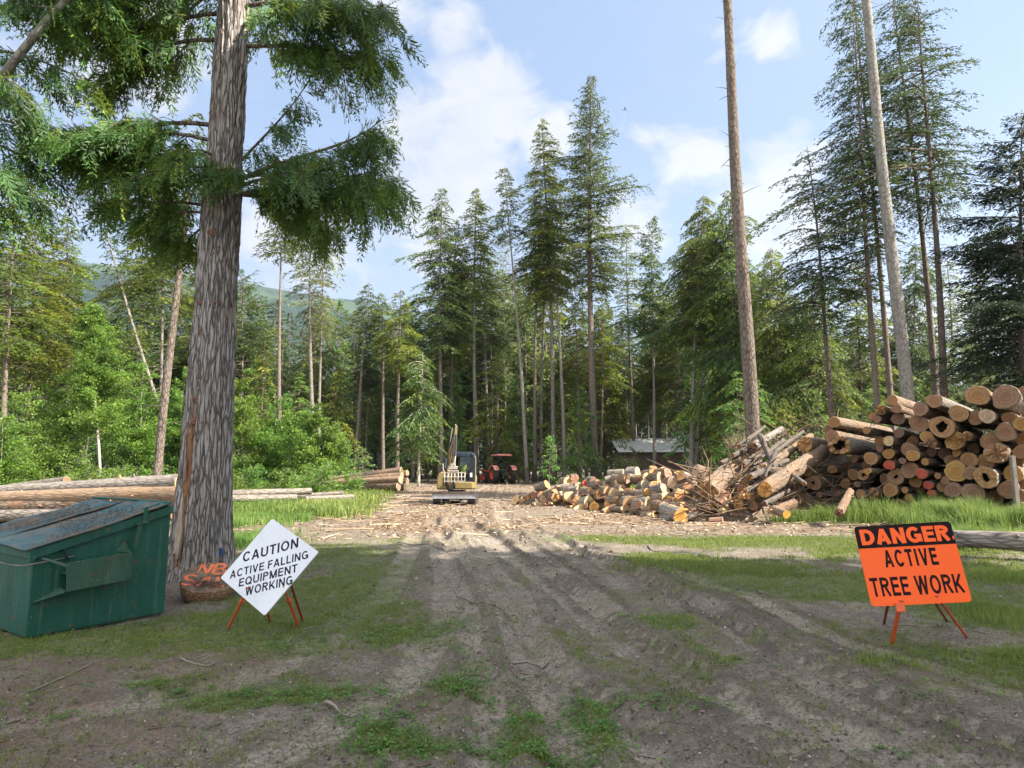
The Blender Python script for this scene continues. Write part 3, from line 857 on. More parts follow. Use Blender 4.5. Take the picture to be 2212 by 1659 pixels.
# prominent trees: base x, depth, top x, top y, crown-base y, crown half width px, trunk px width, style, leaf, bark, name, label
TREES = [
    (955, 58, 951, 404, 760, 62, 10, 'hem', 'leaf_fir', 'bark_grey', 'hemlock_tree', 'tall conifer with a full dark crown, first of the tall group beside the open sky'),
    (976, 61, 981, 470, 800, 42, 8, 'hem', 'leaf_hem', 'bark_grey', 'hemlock_tree', 'light green conifer close behind the first tall conifer above the excavator'),
    (1030, 60, 1022, 400, 640, 50, 10, 'hem', 'leaf_hem', 'bark_grey', 'hemlock_tree', 'tall conifer with a pointed airy crown rising between the excavator and the tractor'),
    (1056, 64, 1046, 500, 760, 38, 7, 'hem', 'leaf_fir', 'bark_grey', 'hemlock_tree', 'slim conifer just beside the pointed airy conifer, above the tractor loader'),
    (1139, 57, 1096, 362, 520, 32, 9, 'hem', 'leaf_fir', 'bark_grey', 'hemlock_tree', 'very thin leaning conifer with a sparse ragged top standing beside the red tractor'),
    (1197, 58, 1177, 256, 640, 62, 11, 'hem', 'leaf_hem', 'bark_grey', 'fir_tree', 'tall full crowned conifer with pale trunk, next to the tallest fir over the tractor'),
    (1154, 60, 1164, 420, 620, 44, 9, 'hem', 'leaf_hem', 'bark_fir', 'hemlock_tree', 'warm brown trunk with a narrow crown, thickest of the close pair beside the tractor'),
    (1168, 62, 1178, 470, 700, 40, 8, 'hem', 'leaf_hem', 'bark_grey', 'hemlock_tree', 'slender grey trunk of the close pair beside the tractor'),
    (1221, 57, 1198, 440, 640, 50, 9, 'hem', 'leaf_hem', 'bark_grey', 'hemlock_tree', 'leaning grey trunk with bare side between the close pair and the tallest fir'),
    (1286, 56, 1266, 160, 640, 72, 17, 'fir', 'leaf_fir', 'bark_fir', 'fir_tree', 'tallest fir with a blue green spire standing clear against the sky'),
    (1250, 60, 1247, 640, 820, 40, 6, 'hem', 'leaf_hem', 'bark_fir', 'hemlock_tree', 'thin brown trunk just beside the foot of the tallest fir'),
    (1297, 62, 1302, 660, 830, 42, 6, 'hem', 'leaf_hem', 'bark_fir', 'hemlock_tree', 'thin trunk with light green boughs between the tallest fir and the shed'),
    (1370, 64, 1354, 488, 800, 42, 8, 'hem', 'leaf_pale', 'bark_fir', 'half_bare_tree', 'half bare grey green conifer with a see-through top before the shed'),
    (1412, 58, 1412, 466, 740, 52, 8, 'fir', 'leaf_fir', 'bark_grey', 'fir_tree', 'straight slim fir with a neat pointed top standing before the shed roof'),
    (1491, 52, 1512, 420, 730, 66, 11, 'cedar', 'leaf_hem', 'bark_grey', 'cedar_tree', 'dense bright cedar on the thicker of two crossing trunks beside the shed'),
    (1501, 54, 1545, 450, 720, 76, 11, 'cedar', 'leaf_cedar', 'bark_grey', 'cedar_tree', 'dense cedar on the leaning trunk beside the shed'),
    (1590, 50, 1572, 402, 900, 84, 9, 'cedar', 'leaf_cedar', 'bark_grey', 'cedar_tree', 'bushy deep green cedar behind the tall bare trunk'),
    (1672, 46, 1668, 530, 905, 74, 9, 'cedar', 'leaf_hem', 'bark_grey', 'cedar_tree', 'bright green cedar between the tall bare trunk and the drooping hemlocks'),
    (1420, 68, 1440, 640, 900, 70, 8, 'cedar', 'leaf_hem', 'bark_fir', 'cedar_tree', 'broad mid green cedar rising straight behind the shed'),
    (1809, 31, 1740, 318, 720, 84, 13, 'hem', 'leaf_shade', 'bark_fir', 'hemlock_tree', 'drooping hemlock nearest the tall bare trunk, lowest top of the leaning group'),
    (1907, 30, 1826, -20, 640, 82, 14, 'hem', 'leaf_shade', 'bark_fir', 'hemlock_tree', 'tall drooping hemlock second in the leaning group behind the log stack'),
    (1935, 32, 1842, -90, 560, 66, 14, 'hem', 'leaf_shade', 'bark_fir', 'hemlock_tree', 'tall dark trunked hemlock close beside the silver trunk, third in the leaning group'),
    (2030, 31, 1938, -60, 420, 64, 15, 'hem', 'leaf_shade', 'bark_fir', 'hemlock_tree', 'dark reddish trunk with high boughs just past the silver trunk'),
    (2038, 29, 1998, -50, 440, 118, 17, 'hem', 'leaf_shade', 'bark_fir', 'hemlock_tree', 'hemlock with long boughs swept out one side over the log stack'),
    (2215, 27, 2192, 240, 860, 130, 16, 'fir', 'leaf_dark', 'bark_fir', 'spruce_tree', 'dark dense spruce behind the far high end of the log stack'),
    (2105, 52, 2120, 560, 900, 50, 7, 'hem', 'leaf_fir', 'bark_fir', 'hemlock_tree', 'small dark conifer low between the swept hemlock and the dense spruce'),
    (1965, 50, 1975, 520, 860, 60, 8, 'cedar', 'leaf_fir', 'bark_fir', 'cedar_tree', 'loose grey green cedar seen between the trunks over the log stack'),
    (2055, 56, 2050, 560, 870, 64, 8, 'hem', 'leaf_pale', 'bark_fir', 'half_bare_tree', 'thin sparse tree with pale twigs beyond the swept hemlock'),
    (1750, 44, 1768, 600, 890, 66, 8, 'cedar', 'leaf_cedar', 'bark_fir', 'cedar_tree', 'mid green cedar low behind the slash heap under the drooping hemlocks'),
    (1860, 48, 1850, 560, 880, 70, 8, 'hem', 'leaf_cedar', 'bark_fir', 'hemlock_tree', 'mid green hemlock filling the gap behind the silver trunk'),
    # left of the road
    (144, 46, 155, 462, 760, 66, 12, 'hem', 'leaf_hem', 'bark_fir', 'spruce_tree', 'pointed green conifer with dead lower twigs behind the white birch'),
    (12, 38, 25, 380, 760, 90, 13, 'hem', 'leaf_hem', 'bark_fir', 'spruce_tree', 'yellow green conifer at the picture edge with many dead twigs on its trunk'),
    (60, 41, 78, 470, 820, 78, 12, 'hem', 'leaf_hem', 'bark_fir', 'spruce_tree', 'yellow green conifer beside the edge tree, before the pointed one'),
    (240, 58, 236, 618, 900, 60, 9, 'fir', 'leaf_fir', 'bark_fir', 'spruce_tree', 'short brown tinged spruce below the hill, behind the birches'),
    (351, 48, 352, 420, 660, 80, 9, 'hem', 'leaf_hem', 'bark_grey', 'hemlock_tree', 'thin double looking conifer right behind the leaning bare pole by the cedar'),
    (440, 60, 450, 540, 850, 80, 8, 'hem', 'leaf_fir', 'bark_fir', 'hemlock_tree', 'dark hemlock mostly hidden behind the big cedar trunk'),
    (330, 62, 322, 610, 850, 80, 8, 'hem', 'leaf_fir', 'bark_fir', 'hemlock_tree', 'dark broad hemlock between the short spruce and the leaning bare pole'),
    (523, 55, 520, 580, 850, 74, 8, 'fir', 'leaf_fir', 'bark_fir', 'spruce_tree', 'dark conifer just clear of the big cedar trunk on the road side'),
    (609, 47, 600, 440, 560, 48, 11, 'hem', 'leaf_fir', 'bark_fir', 'hemlock_tree', 'tall thin hemlock with a long bare trunk and few hanging boughs'),
    (680, 50, 668, 434, 700, 48, 11, 'hem', 'leaf_pale', 'bark_grey', 'pale_tree', 'tall pale green tree with a light trunk beside the thin hemlock'),
    (690, 52, 694, 500, 740, 40, 8, 'hem', 'leaf_pale', 'bark_grey', 'pale_tree', 'second pale green tree hugging the tall pale one'),
    (764, 55, 798, 613, 720, 40, 8, 'hem', 'leaf_fir', 'bark_fir', 'spruce_tree', 'slanting pink brown trunk above the young fir by the stacked poles'),
    (829, 56, 824, 632, 780, 40, 9, 'hem', 'leaf_hem', 'bark_fir', 'spruce_tree', 'pointed conifer second from the slanting trunk, above the stacked poles'),
    (859, 54, 862, 626, 800, 48, 10, 'hem', 'leaf_hem', 'bark_fir', 'spruce_tree', 'pointed conifer with a thick brown trunk above the stacked poles'),
    (893, 60, 893, 645, 850, 44, 8, 'hem', 'leaf_hem', 'bark_fir', 'spruce_tree', 'last pointed conifer before the gap where the hill shows'),
    (905, 50, 912, 760, 985, 52, 6, 'cedar', 'leaf_cedar', 'bark_birch', 'cedar_tree', 'low drooping cedar with a thin white stem at the forest edge behind the excavator'),
    (1185, 47, 1190, 940, 1030, 20, 3, 'fir', 'leaf_sap', 'bark_fir', 'young_fir', 'bright young fir between the trunks right of the tractor, before the shed'),
    (1106, 64, 1104, 955, 1030, 26, 3, 'fir', 'leaf_sap', 'bark_fir', 'young_fir', 'bright young fir directly behind the tractor roof'),
    (786, 43, 783, 965, 1035, 30, 3, 'fir', 'leaf_sap', 'bark_fir', 'young_fir', 'small bright green fir beside the stacked poles'),
    (735, 42, 733, 920, 1030, 40, 4, 'hem', 'leaf_sap', 'bark_fir', 'young_hemlock', 'young feathery hemlock between the birches and the small bright fir'),
]
TREES[46] = TREES[46][:-1] + ('bright young fir between the trunks on the shed side of the tractor',)
for k, (bx, dp, tx, ty, cby, hw, tw, sty, leaf, bark, nm, lab) in enumerate(TREES):
    base = at(bx, 1000, dp); base.z = gh(base.x, base.y)
    top = at(tx, ty, dp)
    H = (top - base).length
    cbz = max(.4, at(bx, cby, dp).z)
    mpp = dp / FPX
    near = dp < 36
    hgt = H
    gT, gC = conifer(100 + k, H, min(cbz, H * .93), hw * mpp * (1.28 if not near else 1.45), tw * mpp * .52, le=.17 if near else .235, we=.045 if near else .07,
                     dens=(1.35 if near else 1.95) * (1.3 if sty == 'cedar' else 1.0) * (.55 if leaf == 'leaf_pale' else 1) * (2.3 if k == 24 else 1), style=sty,
                     dead=45 if (dp < 50 and H > 8) else (22 if H > 8 else 0), wob=.25 if H > 8 else .03,
                     top_shape=.55 if sty == 'cedar' else (.62 if sty == 'hem' else .72),
                     gap=.3 if near else .12, side_bias=(0.0, .45) if k == 23 else ((math.pi, .3) if k in (19, 20, 21) else None))
    place_tree(nm, gT, gC, M[bark], M[leaf], base, top, lab)

# bright young hemlocks growing between the taller trunks
rsM = np.random.RandomState(31)
mids = []
for q in range(4):
    gT, gC = conifer(700 + q, 9, 1.2, 2.1, .07, le=.24, we=.085, dens=1.5, style='hem', dead=6, wob=.1, top_shape=.7)
    mids.append((gT.mesh('trunk', M['bark_fir'], True), gC.mesh('crown', M['leaf_sap'] if q % 2 else M['leaf_hem'])))
MID = [(985, 60, 800), (1075, 58, 760), (1120, 62, 800), (1215, 61, 770), (1255, 55, 830), (1320, 66, 760), (1560, 47, 860), (1600, 42, 800), (1645, 40, 820), (1700, 40, 860),
       (1775, 38, 840), (1830, 42, 800), (1900, 44, 820), (925, 64, 850), (870, 62, 840), (640, 52, 800), (720, 54, 800), (560, 50, 740), (280, 50, 760), (90, 48, 760), (1530, 56, 700), (1625, 52, 640)]
for q, (xp, dp, ty) in enumerate(sorted(MID)):
    base = at(xp, 1000, dp); base.z = gh(base.x, base.y)
    Hq = at(xp, ty, dp).z
    tm, cm = mids[q % 4]
    r, _, _ = place_tree('young_hemlock', tm, cm, None, None, base, base + Vector((0, 0, 1)),
                         '%s bright young hemlock from the edge tree side, filling the gaps between tall trunks' % ORD[q], group='bright young hemlocks between the trunks')
    r.scale = (Hq / 9 * rsM.uniform(.8, 1.2),) * 2 + (Hq / 9,)
    r.rotation_euler.rotate_axis('Z', rsM.rand() * 6.28)

# bare poles ------------------------------------------------------
def pole_tree(name, bx, by, dp, tx, ty, wb, wt, bark, label, stubs, crown=None, seed=1, by_stub=(100, 700)):
    base = at(bx, by, dp); base.z = gh(base.x, base.y)
    top = at(tx, ty, dp)
    H = (top - base).length
    rs = np.random.RandomState(seed)
    mpp = dp / FPX
    T = G()
    n = 26
    zz = np.linspace(-.1, H, n)
    rad = np.interp(zz, [0, H], [wb * mpp / 2, wt * mpp / 2]) * (1 + .02 * rs.normal(size=n)) + .18 * wb * mpp * np.exp(-np.clip(zz, 0, 99) / .4)
    T.tube(np.stack([.05 * np.sin(zz * .35), .04 * np.cos(zz * .3), zz], 1), rad, 14)
    for k in range(stubs):
        z0 = rs.uniform(.2, .98) * H
        a_ = rs.rand() * 6.283
        r = np.interp(z0, zz, rad)
        L = rs.uniform(.08, .25) if rs.rand() < .6 else rs.uniform(.4, 1.1)
        d = np.array([math.cos(a_), math.sin(a_), rs.uniform(-.1, .4)])
        p0 = np.array([.05 * math.sin(z0 * .35), .04 * math.cos(z0 * .3), z0]) + d * r * .7
        T.tube([p0, p0 + d * L * .5, p0 + d * L + np.array([0, 0, -.05 * L])], [.02, .012, .005], 4)
    C = None
    if crown:
        _, C = conifer(seed + 5, H + crown[0], H * crown[1], crown[2], .05, dens=.8, dead=0)
    return place_tree(name, T, C, bark, M['leaf_fir'], base, top, label)


pole_tree('bare_tree', 1627, 960, 26.5, 1560, -160, 33, 17, M['bark_pole'], 'tall bare brown trunk with short stubs standing behind the slash heap', 60, (5, .96, 2.0), 3)
pole_tree('bare_tree', 1967, 900, 27.0, 1852, -170, 29, 17, M['bark_silver'], 'silver grey bare trunk with lichen rising behind the log stack', 80, (5, .97, 2.0), 4)
pole_tree('bare_tree', 339, 1040, 29.0, 403, 410, 19, 12, M['bark_pole'], 'leaning bare grey brown pole behind the logs beside the big cedar', 34, (4, .93, 1.8), 6)
pole_tree('dead_tree', 410, 830, 44.0, 228, 500, 10, 3, M['bark_grey'], 'thin half fallen tree slanting out behind the big cedar trunk', 60, (.2, .55, 2.4), 8)

# broad-leaved regrowth -------------------------------------------
BROAD = [
    (220, 38, 214, 660, 62, 'bark_birch', 'birch_tree', 'young birch with a clear white trunk among the shrubs behind the dumpster'),
    (50, 36, 55, 830, 110, 'bark_grey', 'alder_bush', 'dark green leafy bush nearest the picture edge behind the dumpster'),
    (140, 40, 150, 770, 90, 'bark_grey', 'alder_bush', 'leafy bush between the edge bush and the white birch'),
    (310, 42, 300, 730, 90, 'bark_grey', 'birch_bush', 'tall leafy bush between the white birch and the leaning pole'),
    (385, 44, 388, 760, 60, 'bark_grey', 'birch_bush', 'bright leafy bush squeezed between the leaning pole and the big cedar'),
    (520, 43, 525, 765, 80, 'bark_grey', 'birch_bush', 'tallest bright leafy bush on the road side of the big cedar'),
    (600, 44, 600, 820, 80, 'bark_grey', 'birch_bush', 'second bright leafy bush on the road side of the big cedar'),
    (660, 42, 668, 850, 66, 'bark_grey', 'birch_bush', 'third bright leafy bush from the big cedar, before the feathery hemlock'),
    (705, 41, 700, 880, 46, 'bark_grey', 'birch_bush', 'low bright bush at the end of the row by the feathery hemlock'),
    (450, 40, 450, 880, 60, 'bark_grey', 'birch_bush', 'leafy bush hidden mostly behind the big cedar trunk'),
    (0, 30, -5, 900, 70, 'bark_grey', 'alder_bush', 'low bright bush at the picture edge above the felled logs'),
    (1352, 55, 1352, 955, 34, 'bark_grey', 'maple_bush', 'small pale leaved bush standing before the shed wall'),
    (1095, 66, 1090, 520, 60, 'bark_grey', 'alder_tree', 'tall pale thin leaved alder behind the thin leaning conifer'),
    (1600, 38, 1595, 880, 44, 'bark_grey', 'maple_bush', 'low leafy bush beside the foot of the tall bare trunk'),
]
for k, (bx, dp, tx, ty, hw, bark, nm, lab) in enumerate(BROAD):
    base = at(bx, 1000, dp); base.z = gh(base.x, base.y)
    if 'bush' in nm and ty < 900:
        ty = 1005 - (1005 - ty) * .86; hw = hw * .85
    top = at(tx, ty, dp)
    H = (top - base).length
    pale = nm in ('maple_bush', 'alder_tree')
    gT, gC = broadleaf(300 + k, H, hw * dp / FPX, n_br=int(60 + H * (9 if not pale else 4)), leaf=.135 if dp > 35 else .11, stems=1 if nm in ('birch_tree', 'alder_tree') else 4,
                       start=.3 if nm in ('birch_tree', 'alder_tree') else .05, dens=115 if not pale else 30, r0=.09 if H > 6 else .04)
    place_tree(nm, gT, gC, M[bark], M['leaf_pale' if pale else 'leaf_birch'], base, top, lab, cat='bush' if 'bush' in nm else 'tree')

# small shrubs along the meadow edge behind the logs
rsS = np.random.RandomState(77)
shr = [broadleaf(400 + q, 1.6, .9, n_br=40, leaf=.10, stems=3, start=.02, dens=30, r0=.02) for q in range(3)]
shr = [(t.mesh('trunk', M['bark_grey'], True), c.mesh('crown', M['leaf_birch'])) for t, c in shr]
for q, px_ in enumerate([20, 95, 180, 260, 330, 470, 545, 610, 660, 700, 755]):
    dpt = rsS.uniform(30, 38)
    p = at(px_, 1000, dpt); p.z = gh(p.x, p.y)
    t_, c_ = shr[q % 3]
    r, _, _ = place_tree('meadow_shrub', t_, c_, None, None, p, p + Vector((0, 0, 1)),
                         '%s low shrub from the picture edge along the meadow behind the felled logs' % ORD[q], cat='shrub', group='low shrubs along the meadow edge')
    s_ = rsS.uniform(.7, 1.25)
    r.scale = (s_ * 1.2, s_ * 1.2, s_)

# woods behind: individual trees from shared meshes ----------------
rsF = np.random.RandomState(9)
proto = []
for q in range(9):
    H = [19, 22, 25, 18, 27, 21, 24, 16, 23][q]
    sty = ['hem', 'hem', 'fir', 'cedar', 'hem', 'cedar', 'hem', 'fir', 'hem'][q]
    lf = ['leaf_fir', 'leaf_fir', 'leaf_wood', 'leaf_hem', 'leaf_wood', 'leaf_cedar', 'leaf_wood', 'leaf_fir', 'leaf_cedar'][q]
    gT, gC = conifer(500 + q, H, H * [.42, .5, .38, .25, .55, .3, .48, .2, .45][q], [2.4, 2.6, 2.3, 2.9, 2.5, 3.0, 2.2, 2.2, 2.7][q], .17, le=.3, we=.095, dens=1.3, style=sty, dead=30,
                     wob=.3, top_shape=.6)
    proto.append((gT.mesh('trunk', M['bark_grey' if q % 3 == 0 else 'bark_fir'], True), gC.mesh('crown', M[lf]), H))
ZONES = [  # x range px, depth range, tree-top y range px, count, label, group
    (-60, 420, 55, 78, 640, 740, 22, 'slim conifer deep in the wood behind the birches and the dumpster', 'conifers deep in the wood behind the birches'),
    (430, 760, 58, 82, 640, 740, 18, 'slim conifer deep in the wood behind the leafy bushes by the cedar', 'conifers deep in the wood behind the leafy bushes'),
    (760, 950, 60, 86, 690, 770, 17, 'slim conifer deep in the wood behind the stacked poles', 'conifers deep in the wood behind the stacked poles'),
    (930, 1150, 66, 92, 560, 760, 22, 'slim conifer deep in the wood behind the excavator and tractor', 'conifers deep in the wood behind the machines'),
    (1140, 1440, 68, 94, 600, 780, 20, 'slim conifer deep in the wood around the shed', 'conifers deep in the wood around the shed'),
    (1440, 1760, 56, 84, 560, 760, 20, 'slim conifer deep in the wood behind the bright cedars and slash heap', 'conifers deep in the wood behind the bright cedars'),
    (1760, 2260, 48, 78, 640, 800, 18, 'slim conifer deep in the wood behind the log stack', 'conifers deep in the wood behind the log stack'),
]
for (x0, x1, d0, d1, y0, y1, n, lab, grp) in ZONES:
    for q in range(n):
        xp = x0 + (x1 - x0) * (q + rsF.rand()) / n
        dp = rsF.uniform(d0, d1)
        base = at(xp, 1000, dp); base.z = gh(base.x, base.y)
        H = at(xp, rsF.uniform(y0, y1), dp).z
        tm, cm, ph_ = proto[rsF.randint(len(proto))]
        r, _, _ = place_tree('conifer_tree', tm, cm, None, None, base, base + Vector((rsF.uniform(-.03, .03), rsF.uniform(-.02, .02), 1)), lab, group=grp)
        s_ = H / ph_
        r.scale = (s_ * rsF.uniform(.95, 1.25),) * 2 + (s_,)
        r.rotation_euler.rotate_axis('Z', rsF.rand() * 6.28)

# far wood, one mass
g = G(); gt = G()
for q in range(150):
    xq = -95 + 200 * (q + rsF.rand()) / 150
    yq = rsF.uniform(92, 122) + abs(xq) * .05
    H = rsF.uniform(13, 19)
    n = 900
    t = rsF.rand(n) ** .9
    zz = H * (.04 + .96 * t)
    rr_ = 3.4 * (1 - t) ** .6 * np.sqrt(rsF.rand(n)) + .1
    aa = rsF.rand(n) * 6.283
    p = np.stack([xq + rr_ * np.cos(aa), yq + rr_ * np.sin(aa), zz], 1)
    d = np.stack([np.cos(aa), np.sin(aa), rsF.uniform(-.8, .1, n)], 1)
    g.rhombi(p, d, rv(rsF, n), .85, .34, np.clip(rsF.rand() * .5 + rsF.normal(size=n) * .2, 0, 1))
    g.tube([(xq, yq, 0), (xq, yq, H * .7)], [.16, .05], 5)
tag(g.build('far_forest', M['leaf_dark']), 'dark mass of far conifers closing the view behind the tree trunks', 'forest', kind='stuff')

# shade trees standing beside the road, outside the frame: they throw the foreground into shade
rsC = np.random.RandomState(21)
shade = []
for q in range(2):
    gT, gC = conifer(600 + q, 30, 2.5, 4.6, .3, le=.55, we=.26, dens=1.25, style='cedar', dead=0, top_shape=.35)
    shade.append((gT.mesh('trunk', M['bark_fir'], True), gC.mesh('crown', M['leaf_hem'])))
for q, (x_, y_, s_) in enumerate([(19, 3.3, .95), (20, -2.2, 1.05), (19, -7.6, 1.0), (26, .6, 1.1), (26, -5.4, 1.2), (25, -11, 1.1)]):
    r, _, _ = place_tree('cedar_tree', shade[q % 2][0], shade[q % 2][1], None, None, Vector((x_, y_, 0)), Vector((x_, y_, 1)),
                         '%s tall cedar of the row shading the road, out past the danger sign' % ORD[q], group='cedars shading the road')
    r.scale = (s_, s_, s_)
    r.rotation_euler.rotate_axis('Z', rsC.rand() * 6)

# ------------------------------------------------------------------ the big cedar
def fronds(rs, C, p, d, L, n_el, wd, tint, droop=.8, ln_k=.42):
    """flat drooping sprays: p,d,L arrays; each spray is a midrib with paired side leaflets"""
    N = len(p)
    d = d / np.linalg.norm(d, axis=1)[:, None]
    nn = np.cross(d, rv(rs, N)); nn /= np.linalg.norm(nn, axis=1)[:, None] + 1e-9
    sd = np.cross(d, nn)
    k = np.arange(n_el)
    t = (k // 2 + .5) / (n_el / 2)
    s = np.where(k % 2 == 0, 1.0, -1.0)
    idx = np.repeat(np.arange(N), n_el)
    tt = np.tile(t, N) + rs.uniform(-.03, .03, N * n_el)
    ss = np.tile(s, N)
    LL = L[idx]
    pos = p[idx] + d[idx] * (LL * tt)[:, None]
    pos[:, 2] -= droop * .35 * LL * tt ** 2
    dd = d[idx] * .75 + sd[idx] * (ss * rs.uniform(.45, .9, len(idx)))[:, None]
    dd[:, 2] -= .35 * droop * tt + .1
    nrm = nn[idx] + rs.normal(size=(len(idx), 3)) * .28
    ll = LL * ln_k * (1.05 - .75 * tt) * rs.uniform(.7, 1.25, len(idx)) + .03
    C.rhombi(pos, dd, nrm, ll, wd * rs.uniform(.7, 1.4, len(idx)), np.clip(tint[idx] + rs.normal(size=len(idx)) * .1, 0, 1), fat=.55)
    # second order leaflets
    k2 = rs.rand(len(idx)) < .6
    for f_, sg in ((.35, 1), (.6, -1)):
        p2 = (pos + dd / np.linalg.norm(dd, axis=1)[:, None] * (ll * f_)[:, None])[k2]
        d2 = (dd / np.linalg.norm(dd, axis=1)[:, None] + np.cross(nrm, dd) * .8 * sg)[k2]
        C.rhombi(p2, d2, nrm[k2], ll[k2] * .5, wd * .8, np.clip(tint[idx][k2] + .05, 0, 1), fat=.55)


def bough(rs, T, C, start, az_, L, rise, sag, per_m=34, fl=.46, n_el=14, wd=.021, lit=0.0, tipup=.3):
    n = 9
    s = np.linspace(0, 1, n)
    a_ = az_ + rs.uniform(-.25, .25) * s
    path = np.array(start) + np.stack([np.cos(a_) * L * s, np.sin(a_) * L * s, L * (rise * s - sag * s ** 2 + tipup * s ** 5)], 1)
    T.tube(path, np.linspace(.012 + .011 * L, .006, n), 6, cap=False)
    nt_ = max(4, int(L * 7.5))
    pts, dirs, Ls = [], [], []
    for q in range(nt_):
        t = rs.uniform(.12, 1.0)
        p0 = np.array([np.interp(t, s, path[:, c]) for c in range(3)])
        sg = rs.choice([-1, 1])
        an = az_ + sg * rs.uniform(.4, 1.2)
        l = (.75 * (1 - .55 * t) + .15) * rs.uniform(.5, 1.2) * min(1.0, L / 2)
        q_ = np.linspace(0, 1, 4)
        tw = p0 + np.stack([np.cos(an) * l * q_, np.sin(an) * l * q_, l * (.1 * q_ - .8 * q_ ** 2)], 1)
        T.tube(tw, np.linspace(.009, .003, 4), 3, cap=False)
        m_ = max(3, int(per_m * l / 2.1))
        f = rs.rand(m_)
        pp = np.stack([np.interp(f, q_, tw[:, c]) for c in range(3)], 1)
        dd = np.stack([np.cos(an + rs.uniform(-1.1, 1.1, m_)), np.sin(an + rs.uniform(-1.1, 1.1, m_)), rs.uniform(-2.2, -.35, m_)], 1)
        pts.append(pp); dirs.append(dd); Ls.append(fl * rs.uniform(.5, 1.25, m_))
    f = rs.uniform(.3, 1.02, int(L * per_m * .35))
    pts.append(np.stack([np.interp(f, s, path[:, c]) for c in range(3)], 1))
    dirs.append(np.stack([np.cos(az_ + rs.uniform(-1.2, 1.2, len(f))), np.sin(az_ + rs.uniform(-1.2, 1.2, len(f))), rs.uniform(-1.8, .25, len(f))], 1))
    Ls.append(fl * rs.uniform(.5, 1.15, len(f)))
    P = np.concatenate(pts)
    fronds(rs, C, P, np.concatenate(dirs), np.concatenate(Ls), n_el, wd, np.clip(rs.uniform(.1, .55) + lit * .35 + rs.normal(size=len(P)) * .2, 0, 1))  # lit lightens and yellows a whole bough: sun dapple put into the leaf tint


def big_trunk(H, ctrl_z, ctrl_r, seed, name_mat, flare=.28, nz=420, nth=150):
    zz = np.concatenate([np.linspace(-.12, 1.2, 90), np.linspace(1.22, H, nz - 90)])
    th = np.linspace(0, 2 * math.pi, nth, endpoint=False)
    Th, Zz = np.meshgrid(th, zz)
    R = np.interp(Zz, ctrl_z, ctrl_r)
    lob = (np.sin(Th * 5 + 1.2) * .5 + np.sin(Th * 3 + .4) * .5)
    R = R * (1 + .16 * lob * np.exp(-np.clip(Zz, 0, 9) / .55) + .03 * lob)
    u, v_ = Th / (2 * math.pi), Zz
    tw = v_ * .035
    per = lambda k, zs, sd_: vnoise(((u + tw) * k) % k, v_ * zs, sd_) * 1.0
    # periodic ridges: blend two copies over the seam
    def pn(k, zs, sd_):
        x = ((u + tw) % 1.0) * k
        a_, b_ = fbm(x, v_ * zs, sd_, 3), fbm(x - k, v_ * zs, sd_, 3)
        wgt = sstep(.8, 1.0, (u + tw) % 1.0)
        return a_ * (1 - wgt) + b_ * wgt
    r1 = (1 - np.abs(pn(24, 1.2, 41) - .5) * 2) ** 1.6
    r2 = (1 - np.abs(pn(58, 1.7, 43) - .5) * 2) ** 1.5
    disp = (r1 - .6) * .06 + (r2 - .6) * .03
    face = np.cos(Th - math.radians(-90 + 26))
    strip = sstep(.975, .995, np.cos(Th - math.radians(-108))) * sstep(.1, .4, Zz) * sstep(3.0, 1.9, Zz + .6 * (vnoise(Th * 9, Zz * 2, 4) - .5))
    disp -= strip * .035
    rip = strip
    R = R + disp
    g = G()
    V = np.stack([R * np.cos(Th), R * np.sin(Th), Zz], -1).reshape(-1, 3)
    i, j = np.meshgrid(np.arange(len(zz) - 1), np.arange(nth), indexing='ij')
    a = (i * nth + j).ravel(); b_ = (i * nth + (j + 1) % nth).ravel()
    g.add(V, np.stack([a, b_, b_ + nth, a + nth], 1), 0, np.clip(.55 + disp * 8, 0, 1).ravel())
    me = g.mesh('trunk', name_mat, True)
    at_ = me.attributes.new('rip', 'FLOAT', 'POINT')
    at_.data.foreach_set('value', rip.ravel().astype(np.float32))
    return me


m, b = new_mat('bark_cedar')
v = objc(b)
t_ = b.n('ShaderNodeAttribute', attribute_name='tint').outputs['Fac']
rp = b.n('ShaderNodeAttribute', attribute_name='rip').outputs['Fac']
st = b.scaled(v, (38, 38, 2.2))
n1_ = b.noise(b.scaled(v, (55, 55, 5.5)), 1.0, 6, .7, .4)
n2_ = b.noise(v, 2.2, 4, .6)
wv_ = b.vmath('ADD', v, b.n('ShaderNodeCombineXYZ', ins={0: b.math('MULTIPLY', b.noise(b.scaled(v, (6, 6, 3)), 1.0, 3), .07), 1: b.math('MULTIPLY', b.noise(b.scaled(v, (5, 7, 2.5)), 1.0, 3), .07)}).outputs[0]).outputs[0]
vo_ = b.n('ShaderNodeTexVoronoi', feature='DISTANCE_TO_EDGE', ins={'Vector': b.scaled(wv_, (20, 20, 1.9)), 'Scale': 1.0})
gro_ = b.ramp(vo_.outputs['Distance'], [(0.0, 0.0), (0.16, 1.0)])
vo2_ = b.n('ShaderNodeTexVoronoi', feature='F1', ins={'Vector': b.scaled(wv_, (20, 20, 1.9)), 'Scale': 1.0})
c = b.ramp(n1_, [(.28, (.17, .152, .135)), (.50, (.33, .302, .275)), (.72, (.50, .475, .445))])
c = b.mix(b.math('MULTIPLY', b.ramp(b.n('ShaderNodeSeparateColor', ins={0: vo2_.outputs['Color']}).outputs[0], [(.25, 0.0), (.9, 1.0)]), .5), c, (.38, .36, .34))
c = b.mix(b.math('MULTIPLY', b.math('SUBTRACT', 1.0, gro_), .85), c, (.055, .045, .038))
c = b.mix(b.math('MULTIPLY', b.ramp(t_, [(.15, 1.0), (.45, 0.0)]), .55), c, (.06, .05, .043))
